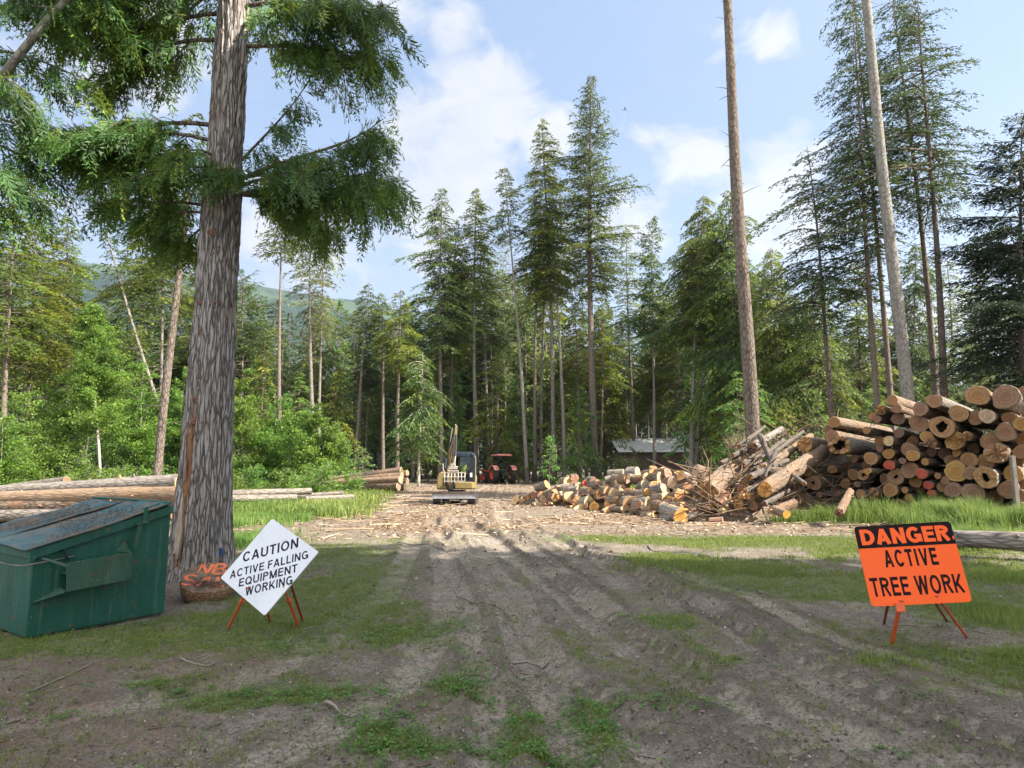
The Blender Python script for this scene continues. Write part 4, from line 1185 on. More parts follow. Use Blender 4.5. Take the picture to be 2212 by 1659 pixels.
c = b.mix(b.ramp(n2_, [(.52, 0.0), (.70, .45)]), c, (.21, .14, .10))
n1_ = b.math('ADD', b.math('MULTIPLY', n1_, .5), gro_)
wood = b.ramp(b.noise(b.scaled(v, (60, 60, 1.5)), 1.0, 4), [(.3, (.15, .07, .035)), (.7, (.36, .20, .11))])
c = b.mix(rp, c, wood)
finish(b, c, .93, bump=n1_, bump_d=.02, bump_s=.9, spec=.12)
M['bark_cedar'] = m

rs = np.random.RandomState(5)
cb_ = gnd(430, 1242)
cx0, cy0 = cb_.x, cb_.y
cz0 = gh(cx0, cy0) - .03
root = thing('cedar_tree', 'big cedar with furrowed grey bark and hanging fronds between the dumpster and the white sign', 'tree', (cx0, cy0, cz0))
H = 17.0
me = big_trunk(H, [-.2, 0, .25, .7, 1.3, 2.2, 4.0, 6, 8.6, 17], [.60, .52, .445, .40, .36, .325, .29, .262, .225, .07], 3, M['bark_cedar'])
tr = link('trunk', me, root)
# torn pale splinter at the foot and resin-stained knots
m, b = new_mat('split_wood')
sp_ = b.ramp(b.noise(b.scaled(objc(b), (70, 70, 3)), 1.0, 4), [(.3, (.24, .17, .12)), (.7, (.55, .46, .37))])
finish(b, sp_, .85, spec=.2)
for (th_, z0, z1, w_) in ((-112, .42, 1.25, .085), (-106, .35, .95, .05), (-60, .3, .7, .03)):
    g = G()
    zz = np.linspace(z0, z1, 9)
    r = np.interp(zz, [0, .25, .7, 1.3, 2.2], [.54, .46, .405, .365, .33]) + .012
    t0 = math.radians(th_)
    wv = w_ * np.array([.5, .8, 1, .95, .9, .8, .62, .4, .12]) / 2
    for k in range(8):
        P = []
        for q, sgn in ((k, -1), (k, 1), (k + 1, 1), (k + 1, -1)):
            aa = t0 + sgn * wv[q] / r[q]
            P.append((r[q] * math.cos(aa), r[q] * math.sin(aa), zz[q]))
        for dr in (0, .02):
            pass
        P = np.array(P)
        In = P * np.array([.9, .9, 1])
        g.add(np.concatenate([P, In]), [(0, 1, 2, 3), (7, 6, 5, 4), (0, 3, 7, 4), (1, 5, 6, 2), (0, 4, 5, 1), (3, 2, 6, 7)], 0, .9)
    g.build('splinter', m, root)
kn = mat_plain('knot_resin', (.19, .085, .05), .8, var=.6, dirt=(.06, .035, .025), scale=30)
for (th_, z0, r_) in ((-88, 5.20, .085), (-64, 4.95, .05), (-98, 4.35, .065), (-58, 4.1, .045), (-100, 3.65, .055), (-94, 3.15, .05), (-82, 2.95, .055), (-95, 2.62, .07), (-92, 2.30, .085), (-90, 1.75, .04), (-70, 1.55, .04), (-60, 3.8, .04), (-115, 4.1, .04)):
    r = np.interp(z0, [0, .25, .7, 1.3, 2.2, 4.0, 6], [.54, .46, .405, .365, .325, .29, .26]) - .005
    a_ = math.radians(th_)
    g = G()
    c0 = np.array([r * math.cos(a_), r * math.sin(a_), z0])
    o_ = np.array([math.cos(a_), math.sin(a_), 0]); s_ = np.array([-math.sin(a_), math.cos(a_), 0])
    for q, (rr_, k_) in enumerate([(1.0, 9), (.55, 7)]):
        V = []
        for lvl, (h_, f_) in enumerate([(-.4, 1.0), (.15, .95), (.42, .6), (.30, .3), (.05, .12)]):
            for t in np.arange(12) / 12 * 6.283:
                w_ = r_ * rr_ * f_ * (1 + .22 * math.sin(t * 3 + z0 * 7) + .12 * math.sin(t * 5 + lvl))
                V.append(c0 + o_ * h_ * r_ * .8 + s_ * math.cos(t) * w_ * 1.1 + np.array([0, 0, 1]) * math.sin(t) * w_ * .85)
        F = [(l * 12 + k, l * 12 + (k + 1) % 12, (l + 1) * 12 + (k + 1) % 12, (l + 1) * 12 + k) for l in range(4) for k in range(12)]
        g.add(np.array(V), F)
        break
    g.build('knot', kn, root, smooth=True)
g = G(); g.box((.447 * math.cos(math.radians(-28)), .447 * math.sin(math.radians(-28)), .42), (.03, .02, .10), Matrix.Rotation(math.radians(-28), 4, 'Z')); g.build('marking_tape', mat_plain('tape_blue', (.02, .09, .45), .5), root)
T, C = G(), G()
BO = [  # height, azimuth deg (0 = towards the road), length, rise, sag, tip up
    (6.15, -6, 2.5, .42, .30, .16), (6.25, 14, 2.2, .30, .30, .2), (5.95, -28, 1.9, .2, .35, .2), (6.0, 38, 1.7, .2, .4, .2), (5.95, 2, 2.6, .12, .22, .1),
    (6.5, 8, 1.1, 1.3, .1, .2), (6.1, -60, .8, .2, .5, .1),
    (8.5, 5, 2.3, .12, .30, .1), (8.8, -20, 2.2, .1, .32, .1), (9.2, -5, 2.4, .1, .4, .1),
    (5.75, 172, 1.5, .30, .35, .2), (5.6, 195, 1.0, .1, .5, .2), (5.5, 150, 1.1, .0, .45, .2),
    (6.6, 175, 2.0, .20, .45, .15), (6.8, 202, 1.9, .15, .42, .15), (7.1, 185, 2.4, .1, .42, .15), (6.3, 215, 1.1, .0, .6, .1),
    (6.5, 245, .8, .0, .7, .1), (6.2, 270, .4, .1, .9, .0),
    (8.6, 178, 2.3, .1, .35, .1), (9.1, 170, 2.2, .15, .4, .1), (9.4, 192, 2.4, .1, .5, .1)]
for (z0, a_, L, ri, sg, tu) in BO:
    a_ = math.radians(a_)
    bough(rs, T, C, (.24 * math.cos(a_), .24 * math.sin(a_), z0), a_, L, ri, sg, tipup=tu, per_m=44, lit=rs.rand() if math.cos(a_) < -.3 else .2)
for q in range(30):
    z0 = 9.4 + q * .25
    a_ = rs.rand() * 6.283
    bough(rs, T, C, (.15 * math.cos(a_), .15 * math.sin(a_), z0), a_, 2.4 * (1 - .06 * (q / 4)), .1, .5, per_m=16, wd=.03, n_el=10, fl=.5)
T.build('branch', M['bark_fir'], root, smooth=True)
C.build('crown', M['leaf_cedar'], root)

# neighbour cedar at the picture's edge: trunk outside the frame, boughs hang in
rs = np.random.RandomState(15)
p0 = at(-190, 1000, 8.6)
root = thing('cedar_tree', 'cedar at the picture edge whose long fronds hang down over the dumpster', 'tree', (p0.x, p0.y, gh(p0.x, p0.y)))
T, C = G(), G()
T.tube([(0, 0, -.1), (0.05, 0, 3), (0.1, 0, 6), (.1, 0, 9), (.1, 0, 14)], [.42, .3, .26, .2, .06], 20)
T.build('trunk', M['bark_cedar'], root, smooth=True)
T2 = G()
for (z0, a_, L, ri, sg, tu) in [(5.7, 5, 1.35, .0, .5, .2), (5.9, -15, 1.4, .0, .5, .1), (6.3, 30, 1.4, 0, .5, .1), (6.6, 8, 1.7, .1, .5, .1), (7.0, -20, 1.7, .1, .45, .1), (6.9, 35, 1.6, .1, .45, .1),
                                (7.6, 0, 2.0, .1, .4, .1), (8.2, -12, 2.2, .1, .35, .1), (8.6, 5, 2.6, .08, .3, .1), (8.9, -25, 2.4, .1, .35, .1), (9.0, 28, 2.6, .1, .35, .1),
                                (9.6, 0, 2.6, .1, .4, .1), (5.5, -5, 1.0, -.1, .7, .1)]:
    a_ = math.radians(a_)
    bough(rs, T2, C, (.1 + .22 * math.cos(a_), .22 * math.sin(a_), z0), a_, L * .70, ri, sg, tipup=tu, per_m=36, lit=rs.rand() * .55)
T2.tube([(.2, -.1, 5.9), (.9, -.35, 6.9), (1.6, -.5, 7.7), (2.3, -.5, 8.6)], [.075, .06, .05, .03], 8)
T2.build('branch', M['bark_silver'], root, smooth=True)
C.build('crown', M['leaf_cedar'], root)

# ------------------------------------------------------------------ logs
def log_mesh(seed, r, L, bark, cut, r2=None, hollow=0.0, jag=0.0, knots=4, sides=22, cutback=True, bend=0.0, slant=0.0, name='log', stubs=0):
    """log with its sawn face at local z=0 (facing -z) and the far end at z=L"""
    rs = np.random.RandomState(seed)
    r2 = r2 or r * .88
    nz = max(5, int(L / .28))
    nz = min(nz, 26)
    th = np.arange(sides) / sides * 6.2832
    prof = 1 + .065 * np.sin(2 * th + rs.rand() * 6) + .045 * np.sin(3 * th + rs.rand() * 6) + .02 * rs.normal(size=sides)
    zz = np.concatenate([[0, .012], np.linspace(.05, L - .03, nz), [L]])
    V = []
    for k, z in enumerate(zz):
        rr_ = (r + (r2 - r) * z / L) * prof * (1 + .022 * rs.normal(size=sides))
        if k == 0 or k == len(zz) - 1:
            rr_ = rr_ * .975
        zo = z + slant * np.cos(th) * r * (1 - z / L if L > 0 else 1)
        if jag and k < 3:
            zo = zo - jag * rs.rand(sides) * (1 if k == 0 else .5)
        bx = bend * math.sin(z / L * math.pi)
        V.append(np.stack([rr_ * np.cos(th) + bx, rr_ * np.sin(th), zo + 0 * th], 1))
    g = G()
    nr = len(zz)
    i, j = np.meshgrid(np.arange(nr - 1), np.arange(sides), indexing='ij')
    a = (i * sides + j).ravel(); b_ = (i * sides + (j + 1) % sides).ravel()
    g.add(np.concatenate(V), np.stack([a, a + sides, b_ + sides, b_], 1), 0)
    for end, ring in ((0, V[0]), (1, V[-1])):
        inner = hollow if end == 0 else 0
        c0 = ring.mean(0)
        if inner:
            fac = inner * (1 + .18 * np.sin(2 * th + 1) + .12 * rs.normal(size=sides))
            R1 = c0 + (ring - c0) * fac[:, None]
            R1[:, 2] += rs.uniform(0, .02, sides)
            R2 = c0 + (ring - c0) * fac[:, None] * .85
            R2[:, 2] = .5
            n_ = sides
            k = np.arange(n_)
            g.add(np.concatenate([ring, R1, R2, [c0 + np.array([0, 0, .5])]]),
                  np.stack([k, (k + 1) % n_, (k + 1) % n_ + n_, k + n_], 1), 1)
            g.add(np.concatenate([R1, R2]), np.stack([k, (k + 1) % n_, (k + 1) % n_ + n_, k + n_], 1), 2)
            g.add(np.concatenate([R2, [c0 + np.array([0, 0, .5])]]), np.stack([k, (k + 1) % n_, np.full(n_, n_)], 1), 2)
        else:
            mid = c0 + (ring - c0) * .5
            if jag and end == 0:
                mid[:, 2] += rs.uniform(-.6, .3, sides) * jag
            k = np.arange(sides)
            if end == 0:
                g.add(np.concatenate([ring, mid]), np.stack([k, (k + 1) % sides, (k + 1) % sides + sides, k + sides], 1), 1)
                g.add(np.concatenate([mid, [c0]]), np.stack([k, (k + 1) % sides, np.full(sides, sides)], 1), 1)
            else:
                g.add(np.concatenate([ring, [c0]]), np.stack([(k + 1) % sides, k, np.full(sides, sides)], 1), 1)
    for q in range(knots):
        z0 = rs.uniform(.05, .95) * L; a_ = rs.rand() * 6.28
        rr_ = r + (r2 - r) * z0 / L
        d = np.array([math.cos(a_), math.sin(a_), .25])
        p0 = np.array([bend * math.sin(z0 / L * math.pi), 0, z0]) + d * rr_ * .9
        kr = rs.uniform(.012, .03)
        g.tube([p0, p0 + d * (rr_ * .1 + kr * rs.uniform(1.0, 3.2))], [kr * 1.3, kr * .8], 6, m=rs.randint(0, 2))
    for q in range(stubs):
        z0 = rs.uniform(0, .8) * L; a_ = rs.rand() * 6.28
        d = np.array([math.cos(a_), math.sin(a_), rs.uniform(-.6, .3)])
        p0 = np.array([0, 0, z0]) + d * r * .8
        g.tube([p0, p0 + d * rs.uniform(.15, .5)], [.025, .006], 5)
    return g.mesh(name, [bark, cut, M['hollow']], 'side')


def orient(o, p, d, roll=0.0):
    d = Vector(d).normalized()
    o.location = p
    q = d.to_track_quat('Z', 'Y')
    o.rotation_mode = 'QUATERNION'
    o.rotation_quaternion = q @ Matrix.Rotation(roll, 4, 'Z').to_quaternion()
    return o


def flat_shade(me):
    pass


# --- the big stack on the right: sawn ends face the road at a slant
P0 = Vector((9.9, 21.2, 0)); FD = Vector((.73, -.683, 0)).normalized(); AXD = Vector((.683, .73, 0)).normalized()


def stack_pt(zx, zy):
    xd, yd = 1637 + zx * .26, 796.5 + zy * .26
    d = ray(xd, yd)
    n = Vector((FD.y, -FD.x, 0))
    o = Vector((0, 0, CAM_H))
    t = (P0 - o).dot(n) / d.dot(n)
    return o + d * t


LOGS = [  # x, y, radius (zoom px), set-back m, kind, label
    (1118, 262, 44, 0, '', 'small log end alone on top of the stack beside the silver trunk'),
    (1005, 338, 42, .3, 'j', 'broken ended log on the stack edge below the small top log'),
    (1165, 335, 40, -.2, '', 'small dark hearted log under the small top log of the stack'),
    (1350, 335, 60, 0, '', 'round pale log end two places along from the small top log'),
    (1460, 266, 63, .1, 'l', 'long thick log on top of the stack just past the silver trunk'),
    (1665, 372, 72, 0, '', 'brown ended log tucked under the far end of the long thick top log'),
    (1825, 222, 88, 0, '', 'huge pale ended log at the high end of the stack, topmost but one'),
    (2065, 238, 102, -.2, '', 'thickest brown log crowning the high far end of the stack'),
    (2205, 180, 46, .2, '', 'log end cut off by the picture edge beside the thickest log'),
    (930, 392, 34, .3, '', 'small bark lipped log at the upper road edge of the stack'),
    (982, 416, 34, .1, '', 'small pale log end beside the bark lipped one'),
    (1140, 408, 55, .4, 'd', 'dark rotten log end below the small dark hearted log'),
    (1325, 452, 76, .2, 'd', 'thick dark shaded log between the round pale end and the hollow ring'),
    (1540, 487, 93, -.25, 'h', 'large hollow ring shaped log in the upper middle of the stack'),
    (1810, 402, 66, .2, '', 'log end half covered by the yellow one, under the huge pale log'),
    (1913, 396, 62, -.2, 'y', 'yellowish log end overlapping its neighbour under the huge pale log'),
    (2085, 412, 58, .2, '', 'medium log end straight below the thickest crowning log'),
    (2195, 458, 64, 0, '', 'cracked log end at the picture edge, second row down'),
    (2055, 527, 76, 0, '', 'ringed log end with dark centre below the medium log at the high end'),
    (632, 445, 50, 0, 'l', 'long orange barked log lying at the upper road side corner of the stack'),
    (630, 566, 58, -.2, '', 'ringed log end directly under the long orange barked log'),
    (545, 500, 42, .5, '', 'small log end leaning out over the slash heap'),
    (723, 640, 82, -.5, 'H', 'splintered hollow log with a torn end near the slash heap'),
    (420, 632, 64, -.3, 'j', 'thick cracked orange log jutting furthest over the slash heap'),
    (912, 512, 32, -.1, 's', 'thin log with a pointed chopped side near the upper road corner'),
    (1146, 532, 40, .4, 'd', 'small shaded log end left of centre below the dark rotten one'),
    (1405, 568, 52, 0, '', 'reddish brown log end touching the hollow ring from below'),
    (1456, 616, 42, -.2, 'j', 'split small log end under the reddish brown one by the hollow ring'),
    (1640, 600, 76, 0, 'j', 'mossy knotted log with root lumps below the hollow ring'),
    (1925, 606, 76, .2, '', 'wide dull brown log end below the yellowish one'),
    (1745, 565, 40, -.2, 'j', 'torn root stub between the mossy log and the wide dull one'),
    (1085, 600, 42, 0, 'y', 'squared pale log end with a black centre in the middle rows'),
    (990, 662, 30, .3, '', 'little log end beside the squared pale one'),
    (1072, 706, 46, .2, '', 'medium log end directly below the squared pale one'),
    (945, 746, 55, -.1, '', 'reddish centred log end standing clear in the middle of the stack'),
    (1240, 672, 66, .3, '', 'wide cracked log end behind the small white one'),
    (1305, 722, 50, -.3, 'y', 'small white ended log jutting before the wide cracked one'),
    (1640, 697, 34, .2, '', 'little log end under the mossy knotted log'),
    (1590, 770, 60, .5, 'd', 'shaded oval log end above the big cross cracked one'),
    (1745, 752, 63, .2, '', 'dim ringed log end beside the shaded oval one'),
    (1880, 770, 66, .3, 'd', 'dim wide log end below the wide dull brown one'),
    (1985, 700, 84, -.1, 'j', 'ragged frayed log end at the high end, middle height'),
    (2180, 690, 62, .3, 'd', 'deeply shaded log end at the picture edge, middle height'),
    (1215, 766, 28, -.2, '', 'little log end under the small white ended log'),
    (1098, 800, 42, -.1, 'r', 'dull red stained log end in the middle of the stack'),
    (1260, 842, 68, 0, '', 'thick log end with a side crack next to the first red painted end'),
    (1400, 774, 30, -.2, 'l', 'thin long pole end above the first red painted end'),
    (1645, 852, 86, 0, 'y', 'big yellow log end with crossing cracks in the lower rows'),
    (1775, 864, 58, -.1, '', 'medium log end between the crossing cracks and the holed log'),
    (1902, 902, 88, -.2, 'h2', 'big log with a round rot hole and torn bark at the lower far end'),
    (2110, 872, 72, .3, 'd', 'shaded thick log end past the log with the round rot hole'),
    (600, 836, 36, .2, '', 'small brown log end low at the road side of the stack'),
    (350, 900, 52, -.6, '', 'ringed brown log end lowest at the road side of the stack'),
    (452, 850, 42, -.5, '', 'small log end just above the ringed brown lowest one'),
    (492, 945, 64, -.4, 'h3', 'log end with a small black hole low at the road side'),
    (878, 882, 46, 0, 'h2', 'small holed log end in the lower middle rows'),
    (955, 850, 26, -.6, 'l', 'bright thin pole sticking out of the lower middle rows'),
    (1138, 897, 68, .1, 'h3', 'thick log end with a black hole below the dull red stained one'),
    (1035, 922, 50, .4, 'd', 'dark log end beside the thick holed one'),
    (1378, 870, 44, -.3, 'r', 'red painted log end, highest of the bright red three'),
    (1500, 890, 26, -.1, '', 'little log end beside the highest red painted one'),
    (1555, 930, 36, 0, '', 'small ringed log end under the big crossing cracks'),
    (2080, 1002, 76, 0, '', 'thick ringed log end near the bottom by the wooden post'),
    (350, 1002, 36, -.3, '', 'small log end half buried at the foot of the road side'),
    (408, 1082, 60, -.4, '', 'wide pale brown log end on the ground at the road side foot'),
    (537, 1045, 26, -.3, 'y', 'small bright round end near the foot of the stack'),
    (655, 1040, 32, 0, '', 'second small round end near the foot of the stack'),
    (825, 960, 27, 0, 'l', 'thin pole end low in the stack with pale core'),
    (872, 1040, 38, -.2, 'l', 'split pole end near the grass in the lower middle'),
    (985, 1030, 42, -.3, 'j', 'shattered log end with bright splinters near the grass'),
    (1105, 1006, 60, -.1, '', 'ringed log end just above the tall grass, lower middle'),
    (1420, 968, 37, -.1, 'r', 'red painted log end, middle one of the bright red three'),
    (1448, 1040, 34, -.1, 'r', 'red painted log end, lowest of the bright red three'),
    (1520, 985, 38, .1, '', 'small brown log end beside the lower red painted ones'),
    (1620, 1006, 66, 0, 'y', 'rounded yellow log end above the tall grass past the red ones'),
    (1790, 1040, 88, 0, '', 'very wide low log end behind the grass stems'),
    (1215, 1010, 27, .1, '', 'little greyed log end between the ringed one and the red ones'),
    (1250, 1080, 38, .1, '', 'small log end at the bottom row before the red ones'),
    (1165, 1142, 62, .1, 'd', 'low dark log end half hidden in tall grass'),
    (1478, 1102, 36, .1, 'y', 'pale small end under the lowest red painted one'),
    (1290, 945, 46, .3, 'd', 'flattened dark end under the thick side cracked log'),
    (760, 745, 34, .5, 'd', 'shaded small log end below the splintered hollow log'),
    (740, 880, 50, .7, 'd', 'dark recessed log end in the lower road side rows'),
    (960, 600, 44, .8, 'd', 'dark recessed log end between thin pointed and squared ends'),
    (1230, 590, 44, .9, 'd', 'dark recessed log end before the reddish brown one'),
    (1750, 660, 46, .9, 'd', 'dark recessed log end under the torn root stub'),
    (2120, 780, 52, .8, 'd', 'dark recessed log end below the ragged frayed one'),
    (680, 960, 42, .6, 'd', 'dark recessed log end above the two small round ends'),
    (1950, 1070, 60, .6, 'd', 'dark low log end between the very wide one and the post'),
    (1290, 1000, 44, .8, 'd', 'dark recessed log end beside the little greyed one'),
    (1700, 960, 46, .8, 'd', 'dark recessed log end between yellow rounded and rot holed logs'),
    (850, 800, 44, .8, 'd', 'dark recessed log end beside the reddish centred one'),
    (1500, 700, 50, .9, 'd', 'dark recessed log end in the middle, before the shaded oval'),
    (1390, 690, 40, .9, 'd', 'dark recessed log end just past the small white ended log'),
    (2180, 580, 60, .8, 'd', 'dark recessed log end at the picture edge under the cracked one'),
    (2160, 960, 60, .7, 'd', 'dark recessed log end behind the wooden post'),
    (1345, 1165, 62, .15, 'd', 'first bottom log behind the tall grass past the lowest small ends'),
    (1490, 1178, 64, .15, 'd', 'second bottom log behind the tall grass, below the pale small end'),
    (1645, 1150, 72, .15, 'd', 'third bottom log behind the tall grass, under the rounded yellow one'),
    (1820, 1190, 78, .15, 'd', 'fourth bottom log behind the tall grass, under the very wide one'),
    (1990, 1200, 84, .15, 'd', 'fifth bottom log behind the tall grass, towards the wooden post'),
    (2170, 1200, 86, .15, 'd', 'last bottom log behind the grass at the wooden post'),
    (2170, 1070, 60, .3, 'd', 'dark log end right behind the wooden post, near its foot'),
]
for k, (zx, zy, zr, sb, kind, lab) in enumerate(LOGS):
    rs = np.random.RandomState(1000 + k)
    p = stack_pt(zx, zy)
    r = zr * .26 * p.y / FPX * .97
    p = p + AXD * sb
    L = rs.uniform(4.6, 5.6)
    if kind == 'l':
        L = 6
    cut = M['cut_old'] if kind != 'r' else M['cut_red']
    if kind == 'y':
        cut = M['cut_pale'] if rs.rand() < .3 else M['cut_old']
    bark = M['bark_log'] if rs.rand() < .75 else M['bark_log_grey']
    hol = {'h': .48, 'H': .52, 'h2': .34, 'h3': .24}.get(kind, 0)
    me = log_mesh(2000 + k, r, L, bark, cut, hollow=hol, jag={'H': .22, 'j': .12, 'h2': .05}.get(kind, 0), knots=5, slant=rs.uniform(-.15, .15), stubs=2 if rs.rand() < .4 else 0,
                  sides=26 if r > .25 else 20)
    d = AXD + Vector((rs.uniform(-.04, .04), rs.uniform(-.04, .04), rs.uniform(-.02, .01)))
    o = orient(link('log', me), p, d, rs.rand() * 6.28)
    tag(o, lab, 'log', 'sawn logs in the big stack')

# --- long poles and felled logs on the left
def long_log(p_a, p_b, r, r2, bark, cut, label, seed, group=None, name='log', **kw):
    L = (p_b - p_a).length
    me = log_mesh(seed, r, L, bark, cut, r2=r2, **kw)
    o = orient(link(name, me), p_a, p_b - p_a, seed)
    return tag(o, label, 'log', group)


GL = 'felled logs behind the dumpster and cedar'
def lp(xd, yd, Y, z=None):
    q = at(xd, yd, Y)
    return q
long_log(lp(395, 1043, 16.6), lp(-120, 1068, 19.5), .25, .17, M['bark_log_grey'], M['cut_fresh'], 'greyish felled log lying highest behind the dumpster', 31, GL, knots=16)
long_log(lp(420, 1068, 16.3), lp(-150, 1083, 18.8), .25, .20, M['bark_peeled'], M['cut_fresh'], 'peeled orange brown felled log just under the greyish one', 32, GL, knots=12)
long_log(lp(400, 1092, 16.4), lp(-150, 1100, 18.4), .19, .17, M['bark_log'], M['cut_old'], 'brown barked log third down behind the dumpster lid', 33, GL, knots=12)
long_log(lp(380, 1110, 15.8), lp(-150, 1116, 17.4), .17, .16, M['bark_log_grey'], M['cut_old'], 'lowest pale log peeping over the dumpster lid', 34, GL, knots=12)
long_log(lp(405, 1101, 17.2), lp(-150, 1107, 19.4), .22, .18, M['bark_log'], M['cut_old'], 'shaded log at the back bottom behind the dumpster', 36, GL, knots=6)
long_log(lp(672, 1061, 25.0), lp(430, 1069, 22.6), .13, .15, M['bark_log_grey'], M['cut_pale'], 'weathered grey log on the road side of the cedar above the tall grass', 37, GL, knots=5)
long_log(lp(640, 1074, 24.0), lp(430, 1079, 22.0), .12, .13, M['bark_log_grey'], M['cut_pale'], 'shorter grey log lying below the weathered grey one', 38, GL, knots=5)
long_log(lp(742, 1066, 28.5), lp(600, 1074, 27.4), .12, .12, M['bark_log_grey'], M['cut_pale'], 'pale cut log in the brush before the stacked poles', 39, GL, knots=3)
long_log(lp(765, 1074, 27.5), lp(660, 1079, 26.8), .12, .13, M['bark_log_grey'], M['cut_fresh'], 'short cut log nearest the chips in front of the stacked poles', 40, GL, knots=3)
long_log(lp(145, 1038, 26.0), lp(10, 1052, 27.0), .17, .10, M['bark_log_grey'], M['cut_old'], 'short weathered log in the yellow meadow behind the felled logs', 41, GL, knots=3)
GP = 'stacked poles beside the road'
for k, (xa, ya, xb, yb, da, db, r1, r2, lab) in enumerate([
        (867, 1017, 640, 1044, 36.5, 38.5, .22, .12, 'topmost pole of the roadside pole pile'),
        (869, 1027, 700, 1040, 36.0, 38, .19, .12, 'second pole down in the roadside pole pile'),
        (866, 1036, 665, 1045, 35.3, 37.4, .24, .14, 'thick front pole third down in the roadside pole pile'),
        (861, 1051, 712, 1050, 35.2, 37.0, .23, .19, 'bottom front pole of the roadside pole pile'),
        (880, 1022, 720, 1037, 38, 40, .19, .14, 'pole at the back of the roadside pole pile'),
        (880, 1040, 700, 1046, 37.4, 39, .22, .18, 'pole behind the thick front pole of the roadside pile'),
        (876, 1052, 740, 1054, 37, 38.4, .21, .18, 'pole at the back bottom of the roadside pile')]):
    long_log(lp(xa, ya, da), lp(xb, yb, db), r1, r2, M['bark_peeled'] if k % 3 else M['bark_log'], M['cut_pale'], lab, 50 + k, GP, name='pole', knots=14)

# --- firewood heap
def heap_pt(xd, yd, k=.62, base=None):
    """where the photo ray meets a mound rising at slope k behind the heap's front edge"""
    fx = [1088, 1105, 1180, 1276, 1360, 1464, 1560, 1640, 1760]
    fy = [1083, 1086, 1096, 1104, 1113, 1124, 1127, 1122, 1118]
    yb = np.interp(xd, fx, fy)
    Yf = gnd(xd, yb).y
    d = ray(xd, yd)
    m_ = d.z / d.y
    Y_ = (CAM_H + k * Yf) / (k - m_)
    return at(xd, yd, max(Y_, Yf - .3)), Yf


H3 = lambda zx, zy: (1088.6 + zx * .2681, 929 + zy * .2681)
ROUNDS = [  # zoom x,y,radius, heading of the sawn face (deg, 0 = to camera, + = to the sun side), kind
    (95, 562, 34, -30, 'o'), (318, 560, 28, 10, 'p'), (418, 542, 38, 20, 'f'), (300, 530, 30, 5, 'o'), (536, 540, 46, 10, 'p'), (597, 583, 46, -5, 'o'), (620, 517, 38, 30, 'p'),
    (685, 578, 44, 20, 'o'), (727, 622, 36, -10, 'f'), (893, 520, 46, 0, 'p'), (845, 597, 36, -30, 'f'), (1015, 590, 56, 10, 'f'), (925, 570, 34, 30, 'f'), (1052, 397, 34, -80, 'p'), (1100, 395, 34, 70, 'p'),
    (1160, 392, 42, 10, 'p'), (1268, 395, 50, 25, 'p'), (1143, 447, 42, 10, 'p'), (1358, 420, 44, 15, 'p'), (1352, 434, 32, 0, 'p'), (1165, 505, 34, 60, 'f'), (1415, 530, 44, 20, 'f'), (1300, 478, 44, 30, 'p'),
    (1245, 612, 40, 20, 'p'), (1290, 620, 44, 25, 'p'), (1368, 655, 56, 5, 'f'), (1385, 560, 28, 10, 'f'), (1325, 590, 30, 0, 'f'), (1525, 665, 34, 20, 'f'), (1465, 380, 40, -70, 'f'), (1915, 480, 42, 15, 'f'),
    (1785, 538, 44, 5, 'p'), (1982, 545, 40, 10, 'f'), (1855, 370, 52, 0, 'u'), (570, 390, 32, 10, 'f'), (660, 432, 28, 0, 'r'), (600, 450, 28, 20, 'p'), (1205, 300, 30, 0, 'u'), (1205, 350, 34, 60, 'p'),
    (965, 470, 30, 30, 'f'), (870, 400, 36, 80, 'p'), (780, 520, 40, 70, 'o'), (700, 500, 34, 80, 'p'), (460, 470, 32, 80, 'o'), (1000, 400, 40, 75, 'o'), (1080, 350, 46, 60, 'p'), (1320, 350, 42, 80, 'p'),
    (1415, 345, 40, 0, 'u'), (1290, 330, 34, 70, 'o'), (900, 360, 40, 70, 'o'), (520, 420, 40, 80, 'o'), (350, 440, 34, 85, 'o'), (240, 525, 26, 80, 'o'), (200, 545, 24, 75, 'o'), (960, 640, 26, 85, 'o'),
    (1080, 650, 26, 88, 'p'), (1170, 590, 50, 75, 'o'), (1220, 455, 44, 60, 'o'), (1290, 545, 34, 75, 'p'), (1220, 530, 30, 70, 'p'), (1480, 460, 36, 60, 'o'), (1600, 345, 46, -70, 'o'), (1690, 560, 36, 60, 'o'),
    (1480, 700, 26, 80, 'p'), (1385, 712, 26, 70, 'p'), (640, 632, 22, 80, 'p'), (840, 500, 40, 75, 'p'), (1010, 520, 32, 70, 'p'), (760, 440, 34, 70, 'o'), (410, 500, 30, 75, 'p'), (1060, 560, 30, 60, 'o'),
    (1120, 520, 34, 60, 'o'), (1540, 400, 34, 70, 'o'), (1130, 610, 34, -60, 'o'), (1200, 640, 36, 30, 'o'), (1450, 620, 40, 60, 'p'), (1660, 610, 34, 80, 'o'), (1780, 640, 30, 85, 'o'), (2010, 610, 36, 80, 'o'),
    (1890, 600, 36, 75, 'o'), (720, 410, 30, 20, 'o'), (830, 440, 30, 10, 'o'), (930, 430, 34, 20, 'p'), (500, 500, 30, 20, 'o'), (560, 485, 30, 60, 'p'),
]
